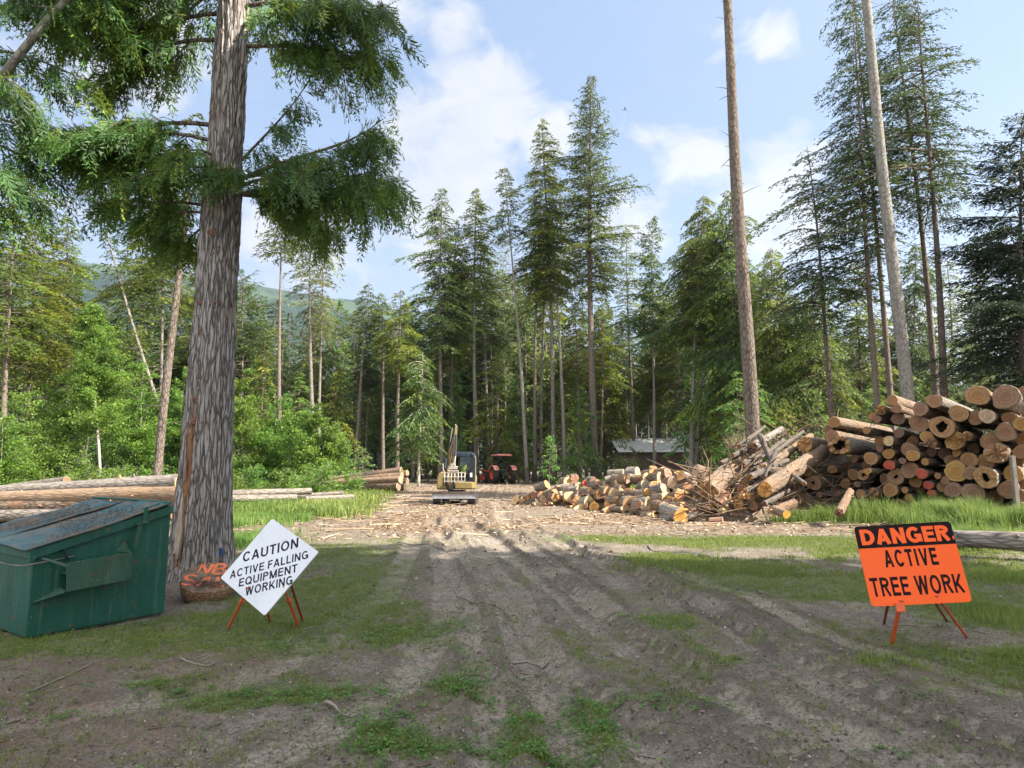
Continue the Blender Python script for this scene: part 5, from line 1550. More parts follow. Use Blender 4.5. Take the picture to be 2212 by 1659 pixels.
# an earth-and-bark mound under the heap
g = G()
mx, my = np.meshgrid(np.linspace(-2, 14, 110), np.linspace(17, 33, 110))
fxw = np.array([gnd(a_, b_)[:2] for a_, b_ in zip([1088, 1105, 1180, 1276, 1360, 1464, 1560, 1640, 1760, 1900], [1083, 1086, 1096, 1104, 1113, 1124, 1127, 1122, 1118, 1118])])
pxl = mx / my * FPX + 1106
Yf = np.interp(pxl, [1088, 1105, 1180, 1276, 1360, 1464, 1560, 1640, 1760, 2000], [gnd(a_, b_).y for a_, b_ in zip([1088, 1105, 1180, 1276, 1360, 1464, 1560, 1640, 1760, 2000], [1083, 1086, 1096, 1104, 1113, 1124, 1127, 1122, 1118, 1118])])
hmax = np.interp(pxl, [1080, 1130, 1200, 1300, 1400, 1500, 1600, 1700, 1800, 1950], [0, .15, .35, .55, .95, 1.05, 1.15, 1.7, 2.2, 1.2])
dz = my - Yf
mh = np.minimum(.62 * (dz - .35), hmax) - sstep(hmax / .62 + 1.6, hmax / .62 + 4.4, dz) * (hmax + .4)
mh = mh + (fbm(mx * 3, my * 3, 50, 3) - .5) * .16 - .1
mh = np.where(dz < -.1, -.3, mh)
i, j = np.meshgrid(np.arange(109), np.arange(109), indexing='ij')
a = (i * 110 + j).ravel()
g.add(np.stack([mx, my, mh], -1).reshape(-1, 3), np.stack([a, a + 1, a + 111, a + 110], 1))
tag(g.build('bark_debris', mat_plain('bark_debris', (.17, .12, .085), .95, var=.6, dirt=(.4, .3, .2), scale=4), smooth=True),
    'mound of bark and earth under the firewood and slash', 'debris', kind='stuff')

rows = {'front': [], 'middle': [], 'top': []}
for k, (zx, zy, zr, hd, kd) in enumerate(ROUNDS):
    rs = np.random.RandomState(3000 + k)
    xd, yd = H3(zx, zy)
    p, Yf_ = heap_pt(xd, yd)
    r = zr * .2681 * p.y / FPX * 1.1
    L = rs.uniform(.38, .55) * (1 if kd != 'o' else 1.3)
    bark = [M['bark_log_grey'], M['bark_log'], M['bark_log']][rs.randint(3)]
    cut = {'p': M['cut_pale'], 'f': M['cut_fresh'], 'o': M['cut_old'], 'u': M['cut_old'], 'r': M['cut_red']}[kd]
    if kd == 'o' and rs.rand() < .5:
        cut = M['cut_pale']
    if hd >= 55 and kd != 'u' and rs.rand() < .8:
        hd = rs.uniform(5, 50)
        cut = M['cut_fresh'] if rs.rand() < .6 else M['cut_pale']
    h_ = math.radians(hd)
    face = Vector((math.sin(h_), -math.cos(h_), rs.uniform(-.05, .3)))       # the way the sawn face looks
    if kd == 'u':
        face = Vector((rs.uniform(-.2, .2), -.35, 1))
        L = .4
    me = log_mesh(3100 + k, r, L, bark, cut, r2=r * rs.uniform(.93, 1.03), knots=2, sides=18, slant=rs.uniform(-.25, .25), jag=.03 if rs.rand() < .3 else 0, name='firewood_round')
    pos = p if abs(hd) < 50 or kd == 'u' else p + face.normalized() * (L * .5)
    pos.z = max(pos.z, r * .8 + gh(pos.x, pos.y) - .03)
    o = orient(link('firewood_round', me), pos, -face, rs.rand() * 6)
    hh = pos.z - r
    row = 'front' if pos.z < .42 else ('middle' if pos.z < .85 else 'top')
    rows[row].append((xd, o, kd, hd, r))
# split pieces and half rounds scattered through the heap
rs = np.random.RandomState(71)
for k in range(64):
    xd = rs.uniform(1120, 1640)
    top_ = np.interp(xd, [1120, 1200, 1300, 1400, 1500, 1640], [1078, 1050, 1040, 1026, 1022, 1020])
    fy_ = np.interp(xd, [1088, 1180, 1276, 1360, 1464, 1560, 1640], [1084, 1096, 1104, 1113, 1124, 1126, 1120])
    yd = rs.uniform(top_ + 4, fy_ + 3)
    p, _ = heap_pt(xd, yd)
    L, w_ = rs.uniform(.35, .6), rs.uniform(.07, .15)
    g = G()
    if rs.rand() < .6:
        g.prism([(-w_, 0), (w_, 0), (w_ * .55, w_ * .75), (-w_ * .1, w_ * 1.05), (-w_ * .7, w_ * .6)], -L / 2, L / 2, axes=(0, 1, 2), m=0)
    else:
        g.prism([(-w_, 0), (w_ * .6, -.2 * w_), (w_ * .9, w_ * .35), (0, w_ * 1.2)], -L / 2, L / 2, axes=(0, 1, 2), m=0)
    mi = np.array([1, 0, 0, 0, 1, 1, 1, 1][:len(np.concatenate(g.tot))])
    me = g.mesh('split_firewood', [[M['bark_log_grey'], M['cut_pale']], [M['cut_fresh'], M['cut_pale']], [M['bark_log'], M['cut_fresh']]][rs.randint(3)])
    mm = np.ones(len(me.polygons), dtype=np.int32); mm[2:4] = 0
    me.polygons.foreach_set('material_index', mm)
    p.z = max(p.z, gh(p.x, p.y) + .05)
    o = orient(link('split_firewood', me), p, (rs.uniform(-1, 1), rs.uniform(-1, 1), rs.uniform(-.35, .35)), rs.rand() * 6)
    row = 'front' if p.z < .42 else ('middle' if p.z < .85 else 'top')
    rows[row].append((xd, o, 's', 0, w_))
    o['sp'] = 1
KD = {'p': 'pale', 'f': 'orange', 'o': 'dull', 'u': 'upright', 'r': 'red ended'}
for row, items in rows.items():
    items.sort(key=lambda q: q[0])
    ns = nr_ = 0
    for (xd, o, kd, hd, r) in items:
        where = {'front': 'along the ground edge of the heap', 'middle': 'in the middle layer of the heap', 'top': 'in the top layer of the heap'}[row]
        if 'sp' in o:
            del o['sp']
            lab = '%s split billet %s, counted from the road end' % (ORD[min(ns, 40)], where); ns += 1
            tag(o, lab, 'firewood', 'firewood heap')
        else:
            lab = '%s %s round %s, from the road end' % (ORD[min(nr_, 40)], KD[kd], where); nr_ += 1
            tag(o, lab, 'firewood', 'firewood heap')

# --- leaning and lying logs of the slash heap
def z3(zx, zy, Y):
    return at(*H3(zx, zy), Y)


def z4(zx, zy, Y):
    return at(1637 + zx * .26, 796.5 + zy * .26, Y)


GS = 'loose logs in the slash heap'
long_log(z3(1640, 490, 19.6), z3(2100, 105, 23.5), .36, .22, M['bark_log'], M['cut_old'], 'large torn bark log leaning up over the firewood heap', 81, GS, jag=.2, knots=10, stubs=6)
long_log(z3(1430, 610, 20.6), z3(1760, 380, 21.6), .26, .24, M['bark_log_grey'], M['cut_old'], 'split grey log lying under the large leaning one', 82, GS, jag=.2, knots=6)
long_log(z3(1930, 440, 20.6), z3(2015, 235, 23.2), .17, .15, M['bark_grey'], M['cut_fresh'], 'smooth grey log standing steeply in the slash heap', 83, GS)
long_log(z3(1995, 370, 21.4), z3(2260, 372, 21.6), .20, .20, M['bark_log'], M['cut_pale'], 'thick level log beside the steep grey one', 84, GS)
long_log(z3(1915, 480, 19.9), z3(1740, 430, 21.2), .17, .17, M['bark_log'], M['cut_fresh'], 'orange ended log with a black crack in the slash heap', 85, GS)
long_log(z3(1785, 538, 19.6), z3(1640, 500, 20.8), .18, .17, M['bark_log'], M['cut_fresh'], 'bright ended short log under the cracked orange one', 86, GS)
long_log(z3(1425, 700, 18.9), z3(1110, 560, 22.0), .23, .21, M['bark_log_grey'], M['cut_fresh'], 'mossy grey log pointing out of the heap at ground level', 87, GS)
long_log(z4(60, 1000, 18.8), z4(540, 690, 21.6), .24, .25, M['bark_log'], M['cut_fresh'], 'long sunlit log rising beneath the big stack corner', 88, GS, jag=.08, knots=10)
long_log(z4(200, 870, 20.0), z4(-10, 862, 20.3), .2, .2, M['bark_log'], M['cut_fresh'], 'short thick log lying before the long sunlit one', 89, GS)
long_log(z4(130, 1180, 17.9), z4(300, 1120, 18.6), .13, .13, M['bark_log'], M['cut_pale'], 'small log on the ground near the grass by the stack', 90, GS)
long_log(z4(240, 1210, 17.4), z4(130, 1165, 17.9), .12, .11, M['bark_log'], M['cut_fresh'], 'small round ended log against the other one near the grass', 91, GS)
long_log(z4(50, 830, 20.2), z4(440, 560, 22.5), .16, .12, M['bark_log'], M['cut_old'], 'grey weathered pole leaning on the stack corner', 92, GS, jag=.1, stubs=6)
long_log(z4(-30, 640, 21.4), z4(200, 500, 23.0), .14, .1, M['bark_log_grey'], M['cut_old'], 'grey broken pole near the top of the slash heap', 93, GS, jag=.1, stubs=6)
long_log(z4(680, 1190, 17.0), z4(770, 1020, 18.2), .12, .10, M['bark_log'], M['cut_old'], 'grey stub leaning at the foot of the stack in the grass', 94, GS, jag=.15)
for k, (a_, b_, Y1, c_, d_, Y2, r) in enumerate([(-120, 800, 20.5, 160, 640, 22, .09), (-200, 720, 21, 120, 560, 22.5, .08), (20, 560, 21, 150, 850, 20, .10), (-60, 900, 19.6, 250, 760, 21, .11), (100, 720, 20.6, 380, 520, 22, .08),
                                                (150, 690, 20.4, 60, 900, 19.8, .07), (-150, 640, 21.6, 60, 480, 23.5, .08), (200, 600, 21.2, 30, 740, 20.4, .09), (380, 950, 18.8, 180, 800, 20.4, .07),
                                                (-300, 780, 20.8, -40, 650, 22, .07), (60, 1120, 18.2, 260, 1010, 19.4, .08), (-100, 1010, 18.8, 90, 930, 19.6, .07)]):
    long_log(z4(a_, b_, Y1), z4(c_, d_, Y2), r, r * .6, M['limb'], M['cut_old'], '%s grey broken limb from the road end of the slash heap' % ORD[k], 120 + k, 'grey limbs in the slash heap', name='broken_limb', jag=.08, stubs=3, knots=2)

def sticks(g, rs, pts, rmin, rmax, lmin, lmax, up=.35, sides=4, tint=(.2, 1)):
    for p in pts:
        L = rs.uniform(lmin, lmax)
        a_ = rs.rand() * 6.28
        d = np.array([math.cos(a_), math.sin(a_), rs.uniform(-up * .3, up)])
        side = np.array([-d[1], d[0], rs.uniform(-.3, .3)]) * L * rs.uniform(-.18, .18)
        r = rs.uniform(rmin, rmax)
        g.tube([p, p + d * L * .5 + side, p + d * L], [r, r * .8, r * .35], sides, cap=False, tint=rs.uniform(*tint))


rs = np.random.RandomState(88)
g = G()
pts = []
for k in range(360):
    xd = rs.uniform(1500, 1840); top_ = np.interp(xd, [1500, 1600, 1700, 1780, 1840], [1035, 985, 930, 910, 950])
    yd = rs.uniform(top_, 1115)
    p, _ = heap_pt(xd, yd, .75)
    p.z = max(p.z, .05)
    pts.append(np.array(p))
sticks(g, rs, pts, .008, .028, .4, 1.8, .9, tint=(.05, .5))
tag(g.build('slash_branches', M['chips'], smooth=True), 'tangle of grey broken branches over the slash heap', 'branches', kind='stuff')
g = G()
for k in range(44):
    a_ = rs.uniform(0, 6.28); L = rs.uniform(.4, 1.1)
    p0 = np.array(at(1585, 935, 24.0)) + np.array([rs.uniform(-.3, .3), rs.uniform(-.3, .3), -.6])
    d = np.array([math.cos(a_) * .5, math.sin(a_) * .5, rs.uniform(.3, 1.2)])
    g.tube([p0, p0 + d * L * .6, p0 + d * L + np.array([0, 0, -.12])], [.014, .008, .003], 4, cap=False, tint=rs.uniform(.3, .7))
tag(g.build('dead_brush', M['chips']), 'reddish dead brush standing on the slash heap by the tall bare trunk', 'dead bush')

# ------------------------------------------------------------------ dumpster
F0 = gnd(56, 1382); R0 = gnd(354, 1326)
F0.z = R0.z = 0
ex = (R0 - F0).normalized(); ey = Vector((-ex.y, ex.x, 0))
LEN = (R0 - F0).length
HF, HR, WD = .83, 1.17, 1.85
droot = thing('dumpster', 'green steel dumpster with sloping lids full of needles beside the big cedar', 'dumpster', (F0.x, F0.y, gh(F0.x, F0.y) - .01), (0, 0, math.atan2(ex.y, ex.x)))


def mat_paint(name, base, fade, rust_amt=.62, dirt=False):
    m, b = new_mat(name)
    v = objc(b)
    c = b.mix(b.ramp(b.noise(b.scaled(v, (3, 3, .9)), 1.6, 6, .65), [(.35, 0.0), (.7, .85)]), base, fade)
    c = b.mix(b.math('MULTIPLY', b.ramp(b.noise(b.scaled(v, (16, 16, 1.1)), 1.0, 5, .7), [(.54, 0.0), (.72, 1.0)]), .16), c, (.30, .40, .32))
    if dirt:
        c = b.mix(b.math('MULTIPLY', b.ramp(b.noise(v, 2.6, 6, .7), [(.44, 0.0), (.60, 1.0)]), .75), c, (.17, .115, .07))
    rust = b.ramp(b.noise(v, 9.0, 7, .75), [(rust_amt, 0.0), (rust_amt + .05, 1.0)])
    c = b.mix(b.math('MULTIPLY', rust, .85), c, (.13, .06, .03))
    c = b.mix(b.ramp(b.noise(v, 60.0, 2, .5), [(.73, 0.0), (.76, .7)]), c, (.5, .55, .5))
    hb = b.noise(v, 4.0, 4, .5)
    finish(b, c, .48, bump=b.math('ADD', hb, b.math('MULTIPLY', rust, .15)), bump_d=.02, bump_s=.35, spec=.45)
    return m


GP_ = mat_paint('green_paint', (.008, .066, .044), (.014, .105, .070), .585)
LP_ = mat_paint('lid_paint', (.016, .075, .085), (.04, .13, .145), .58, True)
GD_ = mat_paint('green_paint_dull', (.014, .06, .038), (.05, .11, .075), .57)
g = G()
zt = lambda x: HF + (HR - HF) * x / LEN
# shell: side walls, front, rear, bottom
g.prism([(0, .03), (LEN, .03), (LEN, HR), (0, HF)], 0, .012, axes=(0, 2, 1))
g.build('side_panel', GP_, droot, bevel=.004)
g = G()
g.prism([(0, .03), (LEN, .03), (LEN, HR), (0, HF)], WD - .012, WD, axes=(0, 2, 1))
g.build('side_panel', GP_, droot, bevel=.004)
g = G(); g.box((.006, WD / 2, HF / 2 + .014), (.012, WD - .028, HF - .03)); g.build('front_panel', GP_, droot)
g = G(); g.box((LEN - .006, WD / 2, HR / 2 + .014), (.012, WD - .028, HR - .03)); g.build('rear_panel', GP_, droot)
g = G(); g.box((LEN / 2, WD / 2, .02), (LEN - .03, WD - .03, .016)); g.build('floor_panel', GD_, droot)
# rim angle along the sloping top and round the front
g = G()
sl = (HR - HF) / LEN
g.prism([(-.03, HF - .09 - .03 * sl), (LEN + .01, HR - .085), (LEN + .01, HR + .005), (-.03, HF + .005 - .03 * sl)], -.035, -.002, axes=(0, 2, 1))
g.build('side_rim', GP_, droot, bevel=.006)
g = G(); g.box((-.018, WD / 2 + .0, HF - .045), (.032, WD - .01, .085)); g.build('front_rim', GP_, droot, bevel=.005)
g = G(); g.box((-.021, -.019, HF - .055), (.05, .046, .125)); g.build('corner_post_cap', GP_, droot, bevel=.006)
# bottom seam of the chamfered lower skirt
g = G()
g.prism([(-.004, .315), (.36, .345), (.36, .352), (-.004, .322)], -.006, -.0005, axes=(0, 2, 1))
g.build('weld_seam', GD_, droot)
# fork pocket on the side: box sleeve open at both ends with flared plates
px0, px1, pz0, pz1, py = .215, .80, .43, .70, -.19
g = G()
for (c_, sz_) in ((((px0 + px1) / 2, py + .005, (pz0 + pz1) / 2 + .01), (px1 - px0, .010, pz1 - pz0)), (((px0 + px1) / 2, py / 2, pz0 + .018), (px1 - px0, abs(py) - .012, .01)), (((px0 + px1) / 2, py / 2, pz1 - .10), (px1 - px0 - .02, abs(py) - .014, .008))):
    rot = Matrix.Rotation(0, 4, 'Y')
    g.box(c_, sz_, Matrix.Rotation(-.06, 4, 'Y'))
g.build('fork_pocket', GD_, droot, bevel=.003)
for sx, x_ in ((-1, px0), (1, px1)):
    g = G()
    if sx < 0:
        g.add([(x_, py, pz0 - .01), (x_ - .20, -.003, pz0 - .10), (x_ + .03, -.003, pz0 + .02), (x_, py - .0, pz0 + .004)], [(0, 1, 2, 3)])
        g2 = G()
        g2.add([(x_, py, pz1 - .02), (x_, py, pz1 - .05), (x_ - .17, -.003, pz1 + .04), (x_ - .16, -.003, pz1 + .055)], [(0, 1, 2, 3)])
    gu = G()
    gz1 = pz1 + .02 if sx < 0 else pz1 + .055
    gu.add([(x_ + .02 * -sx, -.185, gz1 - .03), (x_ + (.07 * -sx), -.004, gz1 - .02), (x_ + .02 * -sx, -.004, gz1 + .10),
            (x_ + .02 * -sx + .006, -.185, gz1 - .03), (x_ + (.07 * -sx) + .006, -.004, gz1 - .02), (x_ + .02 * -sx + .006, -.004, gz1 + .10)],
           [(0, 1, 2)], 0).add([(x_ + .02 * -sx + .006, -.185, gz1 - .03), (x_ + (.07 * -sx) + .006, -.004, gz1 - .02), (x_ + .02 * -sx + .006, -.004, gz1 + .10)], [(2, 1, 0)], 0)
    gu.build('gusset', GD_, droot)
    if sx < 0:
        for gg_ in (g, g2):
            o = gg_.build('flared_plate', GD_, droot)
            sm = o.modifiers.new('thick', 'SOLIDIFY'); sm.thickness = .006
# lids: two sagging sheets side by side, hinged on the high rear rim
def lid(y0, y1, seed):
    nx, ny = 26, 22
    xs = np.linspace(-.07, LEN - .04, nx); ys = np.linspace(y0, y1, ny)
    Xm, Ym = np.meshgrid(xs, ys, indexing='ij')
    Zm = HF + .028 + sl * Xm + (fbm(Xm * 2.2 + seed, Ym * 2.2, seed, 2) - .5) * .045 - .03 * np.sin((Ym - y0) / (y1 - y0) * math.pi) * np.sin(np.clip((Xm + .07) / LEN, 0, 1) * math.pi)
    Zm += .014 * (np.abs(Ym - y0) < .03) + .018 * sstep(LEN - .2, LEN - .05, Xm) * (vnoise(Xm * 9, Ym * 7, seed) - .2)
    i, j = np.meshgrid(np.arange(nx - 1), np.arange(ny - 1), indexing='ij')
    a = (i * ny + j).ravel()
    g = G()
    g.add(np.stack([Xm, Ym, Zm], -1).reshape(-1, 3), np.stack([a, a + ny, a + ny + 1, a + 1], 1))
    o = g.build('lid', LP_, droot, smooth=True)
    sm = o.modifiers.new('thick', 'SOLIDIFY'); sm.thickness = .022; sm.offset = -1
    return o


l1 = lid(-.045, WD / 2 - .01, 3)
l2 = lid(WD / 2 + .01, WD + .04, 9)
# hinge bar and the lid strap hanging over the side
g = G(); g.tube([(LEN - .02, -.02, HR + .035), (LEN - .02, WD * .5, HR + .04), (LEN - .02, WD + .02, HR + .035)], [.014, .014, .014], 8); g.build('hinge_bar', GP_, droot)
g = G()
x_ = LEN - .30
g.prism([(x_ - .022, zt(x_) - .09), (x_ + .022, zt(x_) - .08), (x_ + .03, zt(x_) + .085), (x_ - .008, zt(x_) + .08)], -.062, -.05, axes=(0, 2, 1))
g.box((x_ - .02, -.056, zt(x_) - .085), (.13, .02, .02), Matrix.Rotation(-.12, 4, 'Y'))
g.box((x_ + .07, -.02, zt(x_) + .085), (.19, .05, .012), Matrix.Rotation(-.28, 4, 'Y'))
st_ = g.build('latch', GP_, droot, bevel=.003)
g = G(); g.box((x_ - .055, -.05, zt(x_) - .215), (.045, .008, .25), Matrix.Rotation(.16, 4, 'Y')); g.build('strap', GD_, st_, bevel=.002)
# cable slung across the pocket corner
g = G()
g.tube([(.34, -.012, .73), (.15, -.05, .715), (-.02, -.05, .70), (-.06, .1, .675), (-.06, .5, .66), (-.05, 1.2, .68)], [.005] * 6, 6)
g.build('cable', M['dead_wood'], droot, smooth=True)
# needle litter lying on the lids (countless)
rs = np.random.RandomState(4)
g = G()
n = 9000
xx_ = rs.uniform(-.05, LEN - .06, n); yy_ = rs.uniform(-.03, WD, n)
kp = rs.rand(n) < sstep(.42, .66, fbm(xx_ * 3.1, yy_ * 2.2, 99, 3) + .16 * xx_)
xx_, yy_ = xx_[kp], yy_[kp]
zz_ = HF + .036 + sl * xx_ + (fbm(xx_ * 2.2 + 3, yy_ * 2.2, 3, 2) - .5) * .045 - .02
zz_ = np.where(yy_ > WD / 2, HF + .036 + sl * xx_ + (fbm(xx_ * 2.2 + 9, yy_ * 2.2, 9, 2) - .5) * .045 - .02, zz_) + rs.rand(len(xx_)) * .012
dd = rv(rs, len(xx_)); dd[:, 2] *= .2
g.rhombi(np.stack([xx_, yy_, zz_], 1), dd, np.tile([0, 0, 1.0], (len(xx_), 1)) + rv(rs, len(xx_)) * .4, rs.uniform(.01, .035, len(xx_)), rs.uniform(.003, .012, len(xx_)), rs.uniform(.1, .7, len(xx_)))
o = g.build('needle_litter', M['dark_litter']); o.matrix_world = Matrix.Translation(droot.location) @ Matrix.Rotation(math.atan2(ex.y, ex.x), 4, 'Z')
tag(o, 'brown cedar needles and twigs strewn over the dumpster lids', 'needle litter', kind='stuff')

# ------------------------------------------------------------------ signs
def arc(cx, cy, rx, ry, a0, a1, n=10):
    return [(cx + rx * math.cos(math.radians(a0 + (a1 - a0) * k / n)), cy + ry * math.sin(math.radians(a0 + (a1 - a0) * k / n))) for k in range(n + 1)]


def glyph(ch, t):
    """centre lines of plain block capitals in a box 1 high; returns width and strokes"""
    h = t / 2
    a, b_ = h, 1 - h
    def rnd(w_):      # O bowl
        return arc(w_ / 2, .5, w_ / 2 - h, .5 - h * .9, 90, 450, 28)
    W = {'I': t, 'E': .60, 'F': .56, 'L': .54, 'T': .62, 'M': .84, 'W': .98, 'O': .80, 'Q': .80, 'C': .74, 'G': .78, 'A': .74, 'V': .70, 'N': .70, 'U': .70, 'D': .72, 'R': .68, 'P': .64, 'K': .70, 'B': .66}[ch]
    w_ = W
    v = lambda x: [(x, 0), (x, 1)]
    S = {
        'I': lambda: [v(h)], 'E': lambda: [v(h), [(t * .9, a), (w_, a)], [(t * .9, b_), (w_, b_)], [(t * .9, .52), (w_ * .93, .52)]],
        'F': lambda: [v(h), [(t * .9, b_), (w_, b_)], [(t * .9, .50), (w_ * .92, .50)]], 'L': lambda: [v(h), [(t * .9, a), (w_, a)]],
        'T': lambda: [[(0, b_), (w_, b_)], [(w_ / 2, 0), (w_ / 2, 1 - t * .9)]],
        'M': lambda: [v(h), v(w_ - h), [(h * 1.1, .98), (w_ / 2, .0)], [(w_ - h * 1.1, .98), (w_ / 2, .0)]],
        'W': lambda: [[(h * .9, 1), (w_ * .27, 0)], [(w_ * .27, 0), (w_ / 2, 1)], [(w_ / 2, 1), (w_ * .73, 0)], [(w_ * .73, 0), (w_ - h * .9, 1)]],
        'O': lambda: [rnd(w_)], 'Q': lambda: [rnd(w_), [(w_ * .55, .28), (w_ * .98, -.03)]],
        'C': lambda: [arc(w_ * .53, .5, w_ * .53 - h, .5 - h * .9, 38, 322, 24)],
        'G': lambda: [arc(w_ * .50, .5, w_ * .50 - h, .5 - h * .9, 42, 330, 24), [(w_ * .52, .44), (w_ - h * .2, .44)], [(w_ - h, .0 + .05), (w_ - h, .5)]],
        'A': lambda: [[(h * .9, 0), (w_ / 2, 1)], [(w_ - h * .9, 0), (w_ / 2, 1)], [(w_ * .22, .30), (w_ * .78, .30)]],
        'V': lambda: [[(h * .9, 1), (w_ / 2, 0)], [(w_ - h * .9, 1), (w_ / 2, 0)]],
        'N': lambda: [v(h), v(w_ - h), [(h * 1.1, .98), (w_ - h * 1.1, .02)]],
        'U': lambda: [[(h, 1), (h, .34)] + arc(w_ / 2, .34, w_ / 2 - h, .34 - h * .9, 180, 360, 14) + [(w_ - h, 1)]],
        'D': lambda: [v(h), [(t * .9, b_), (w_ * .42, b_)] + arc(w_ * .42, .5, w_ * .58 - h, .5 - h, 85, -85, 16) + [(w_ * .42, a), (t * .9, a)]],
        'P': lambda: [v(h), [(t * .9, b_), (w_ * .5, b_)] + arc(w_ * .5, .72, w_ * .5 - h, .28 - h, 85, -85, 12) + [(w_ * .5, .44 + h), (t * .9, .44 + h)]],
        'R': lambda: [v(h), [(t * .9, b_), (w_ * .5, b_)] + arc(w_ * .5, .73, w_ * .48 - h, .27 - h, 85, -85, 12) + [(w_ * .5, .46 + h), (t * .9, .46 + h)], [(w_ * .52, .47), (w_ - h * .8, 0)]],
        'B': lambda: [v(h), [(t * .9, b_), (w_ * .5, b_)] + arc(w_ * .5, .75, w_ * .44 - h, .25 - h, 85, -85, 10) + [(w_ * .5, .5), (t * .9, .5)], [(w_ * .5, .5)] + arc(w_ * .5, .26, w_ * .5 - h, .26 - h, 85, -85, 10) + [(w_ * .5, a), (t * .9, a)]],
        'K': lambda: [v(h), [(t * .8, .34), (w_ - h * .8, 1)], [(w_ * .36, .56), (w_ - h * .6, 0)]],
    }[ch]()
    return W, S


def put_text(txt, parent, x0, x1, z0, z1, y, mat, bold=.18, name='lettering', gap=.14):
    """block capitals fitted into x0..x1, z0..z1 on a board whose face looks along local -y"""
    adv = []
    x = 0.0
    for ch in txt:
        if ch == ' ':
            x += .34
            continue
        W, S = glyph(ch, bold)
        adv.append((x, S)); x += W + gap
    total = x - gap
    H_ = z1 - z0
    kx = (x1 - x0) / total
    g = G()
    q = 0
    for (xo, S) in adv:
        for si, st in enumerate(S):
            P = np.array(st, float) + (xo, 0)
            Q = P * (kx, H_)
            closed = np.hypot(*(Q[0] - Q[-1])) < 1e-6
            T = np.gradient(Q, axis=0)
            if closed:
                T[0] = T[-1] = Q[1] - Q[-2]
            T /= np.linalg.norm(T, axis=1)[:, None] + 1e-9
            # stroke thickness follows the letter's own stretch
            nrm_ = np.stack([-T[:, 1], T[:, 0]], 1)
            th_ = bold / 2 * np.sqrt((nrm_[:, 0] * kx) ** 2 + (nrm_[:, 1] * H_) ** 2)
            A_ = Q + nrm_ * th_[:, None]; B_ = Q - nrm_ * th_[:, None]
            A_[:, 1] = np.clip(A_[:, 1], -.04 * H_ if True else 0, H_); B_[:, 1] = np.clip(B_[:, 1], -.04 * H_, H_)
            n = len(Q)
            yy = y - .0002 * (si + 1)
            V = np.concatenate([np.c_[x0 + A_[:, 0], np.full(n, yy), z0 + A_[:, 1]], np.c_[x0 + B_[:, 0], np.full(n, yy), z0 + B_[:, 1]]])
            k = np.arange(n - 1)
            g.add(V, np.stack([k, k + 1, k + 1 + n, k + n], 1))
    return g.build(name, mat, parent)


def sign_paint(name, base, dirt, thr=.6, rough=.5, spec=.4):
    m, b = new_mat(name)
    v = objc(b)
    c = b.mix(b.ramp(b.noise(v, 3.0, 5, .6), [(.35, 0.0), (.7, .22)]), base, dirt)
    c = b.mix(b.ramp(b.noise(b.scaled(v, (40, 40, 60)), 1.0, 4, .7), [(thr + .06, 0.0), (thr + .1, .6)]), c, dirt)
    c = b.mix(b.math('MULTIPLY', b.ramp(b.noise(b.scaled(v, (9, 9, 60)), 1.0, 5, .7), [(.60, 0.0), (.66, 1.0)]), .45), c, dirt)
    finish(b, c, rough, spec=spec)
    return m


white_p = sign_paint('sign_white', (.74, .76, .79), (.34, .32, .28), .56)
orange_p = sign_paint('sign_orange', (.98, .115, .012), (.55, .10, .03), .62)
m_, b_ = new_mat('sign_orange_face')
v_ = objc(b_)
co_ = b_.mix(b_.ramp(b_.noise(v_, 3, 4, .6), [(.4, 0.0), (.7, .15)]), (1.0, .125, .014), (.72, .10, .02))
finish(b_, co_, .45, spec=.3)
orange_p = m_
black_p = sign_paint('sign_black', (.008, .008, .011), (.10, .03, .012), .60, spec=.08)
navy_p = sign_paint('sign_ink', (.010, .012, .026), (.10, .11, .13), .64, spec=.1)
leg_p = mat_plain('leg_orange', (.72, .13, .045), .55, var=.15)
leg_d = mat_plain('leg_red', (.30, .05, .03), .6, var=.2)


def board_frame(px_pts, depths):
    """parallelogram board from unprojected corners TL TR BR BL"""
    return [at(x, y, d) for (x, y), d in zip(px_pts, depths)]


# caution diamond
pts = board_frame([(581, 1121), (687, 1206), (583, 1326), (474, 1238)], [6.52, 6.12, 6.12, 6.46])
ctr = sum(pts, Vector()) / 4
ux = (pts[1] - pts[3]) / 2; uz = (pts[0] - pts[2]) / 2
nrm = ux.cross(uz).normalized()
uz = nrm.cross(-ux).normalized() * -uz.length if False else uz
S = (ux.length + uz.length) / 2
feet_l = gnd(492, 1354); feet_r = gnd(645, 1349)
sroot = thing('caution_sign', 'white diamond board reading CAUTION ACTIVE FALLING EQUIPMENT WORKING on orange legs', 'sign', (ctr.x, feet_l.y, gh(ctr.x, feet_l.y)))
brd = Matrix(((ux.x / ux.length, -nrm.x * -1, uz.x / uz.length, ctr.x), (ux.y / ux.length, -nrm.y * -1, uz.y / uz.length, ctr.y), (ux.z / ux.length, -nrm.z * -1, uz.z / uz.length, ctr.z), (0, 0, 0, 1)))
if (brd.to_3x3() @ Vector((0, 1, 0))).y < 0:      # local +y must point away from the camera
    for r_ in range(3):
        brd[r_][1] *= -1
inv = Matrix.Translation(-Vector(sroot.location))
g = G()
a_, c_ = ux.length, uz.length
k_ = .05
poly = []
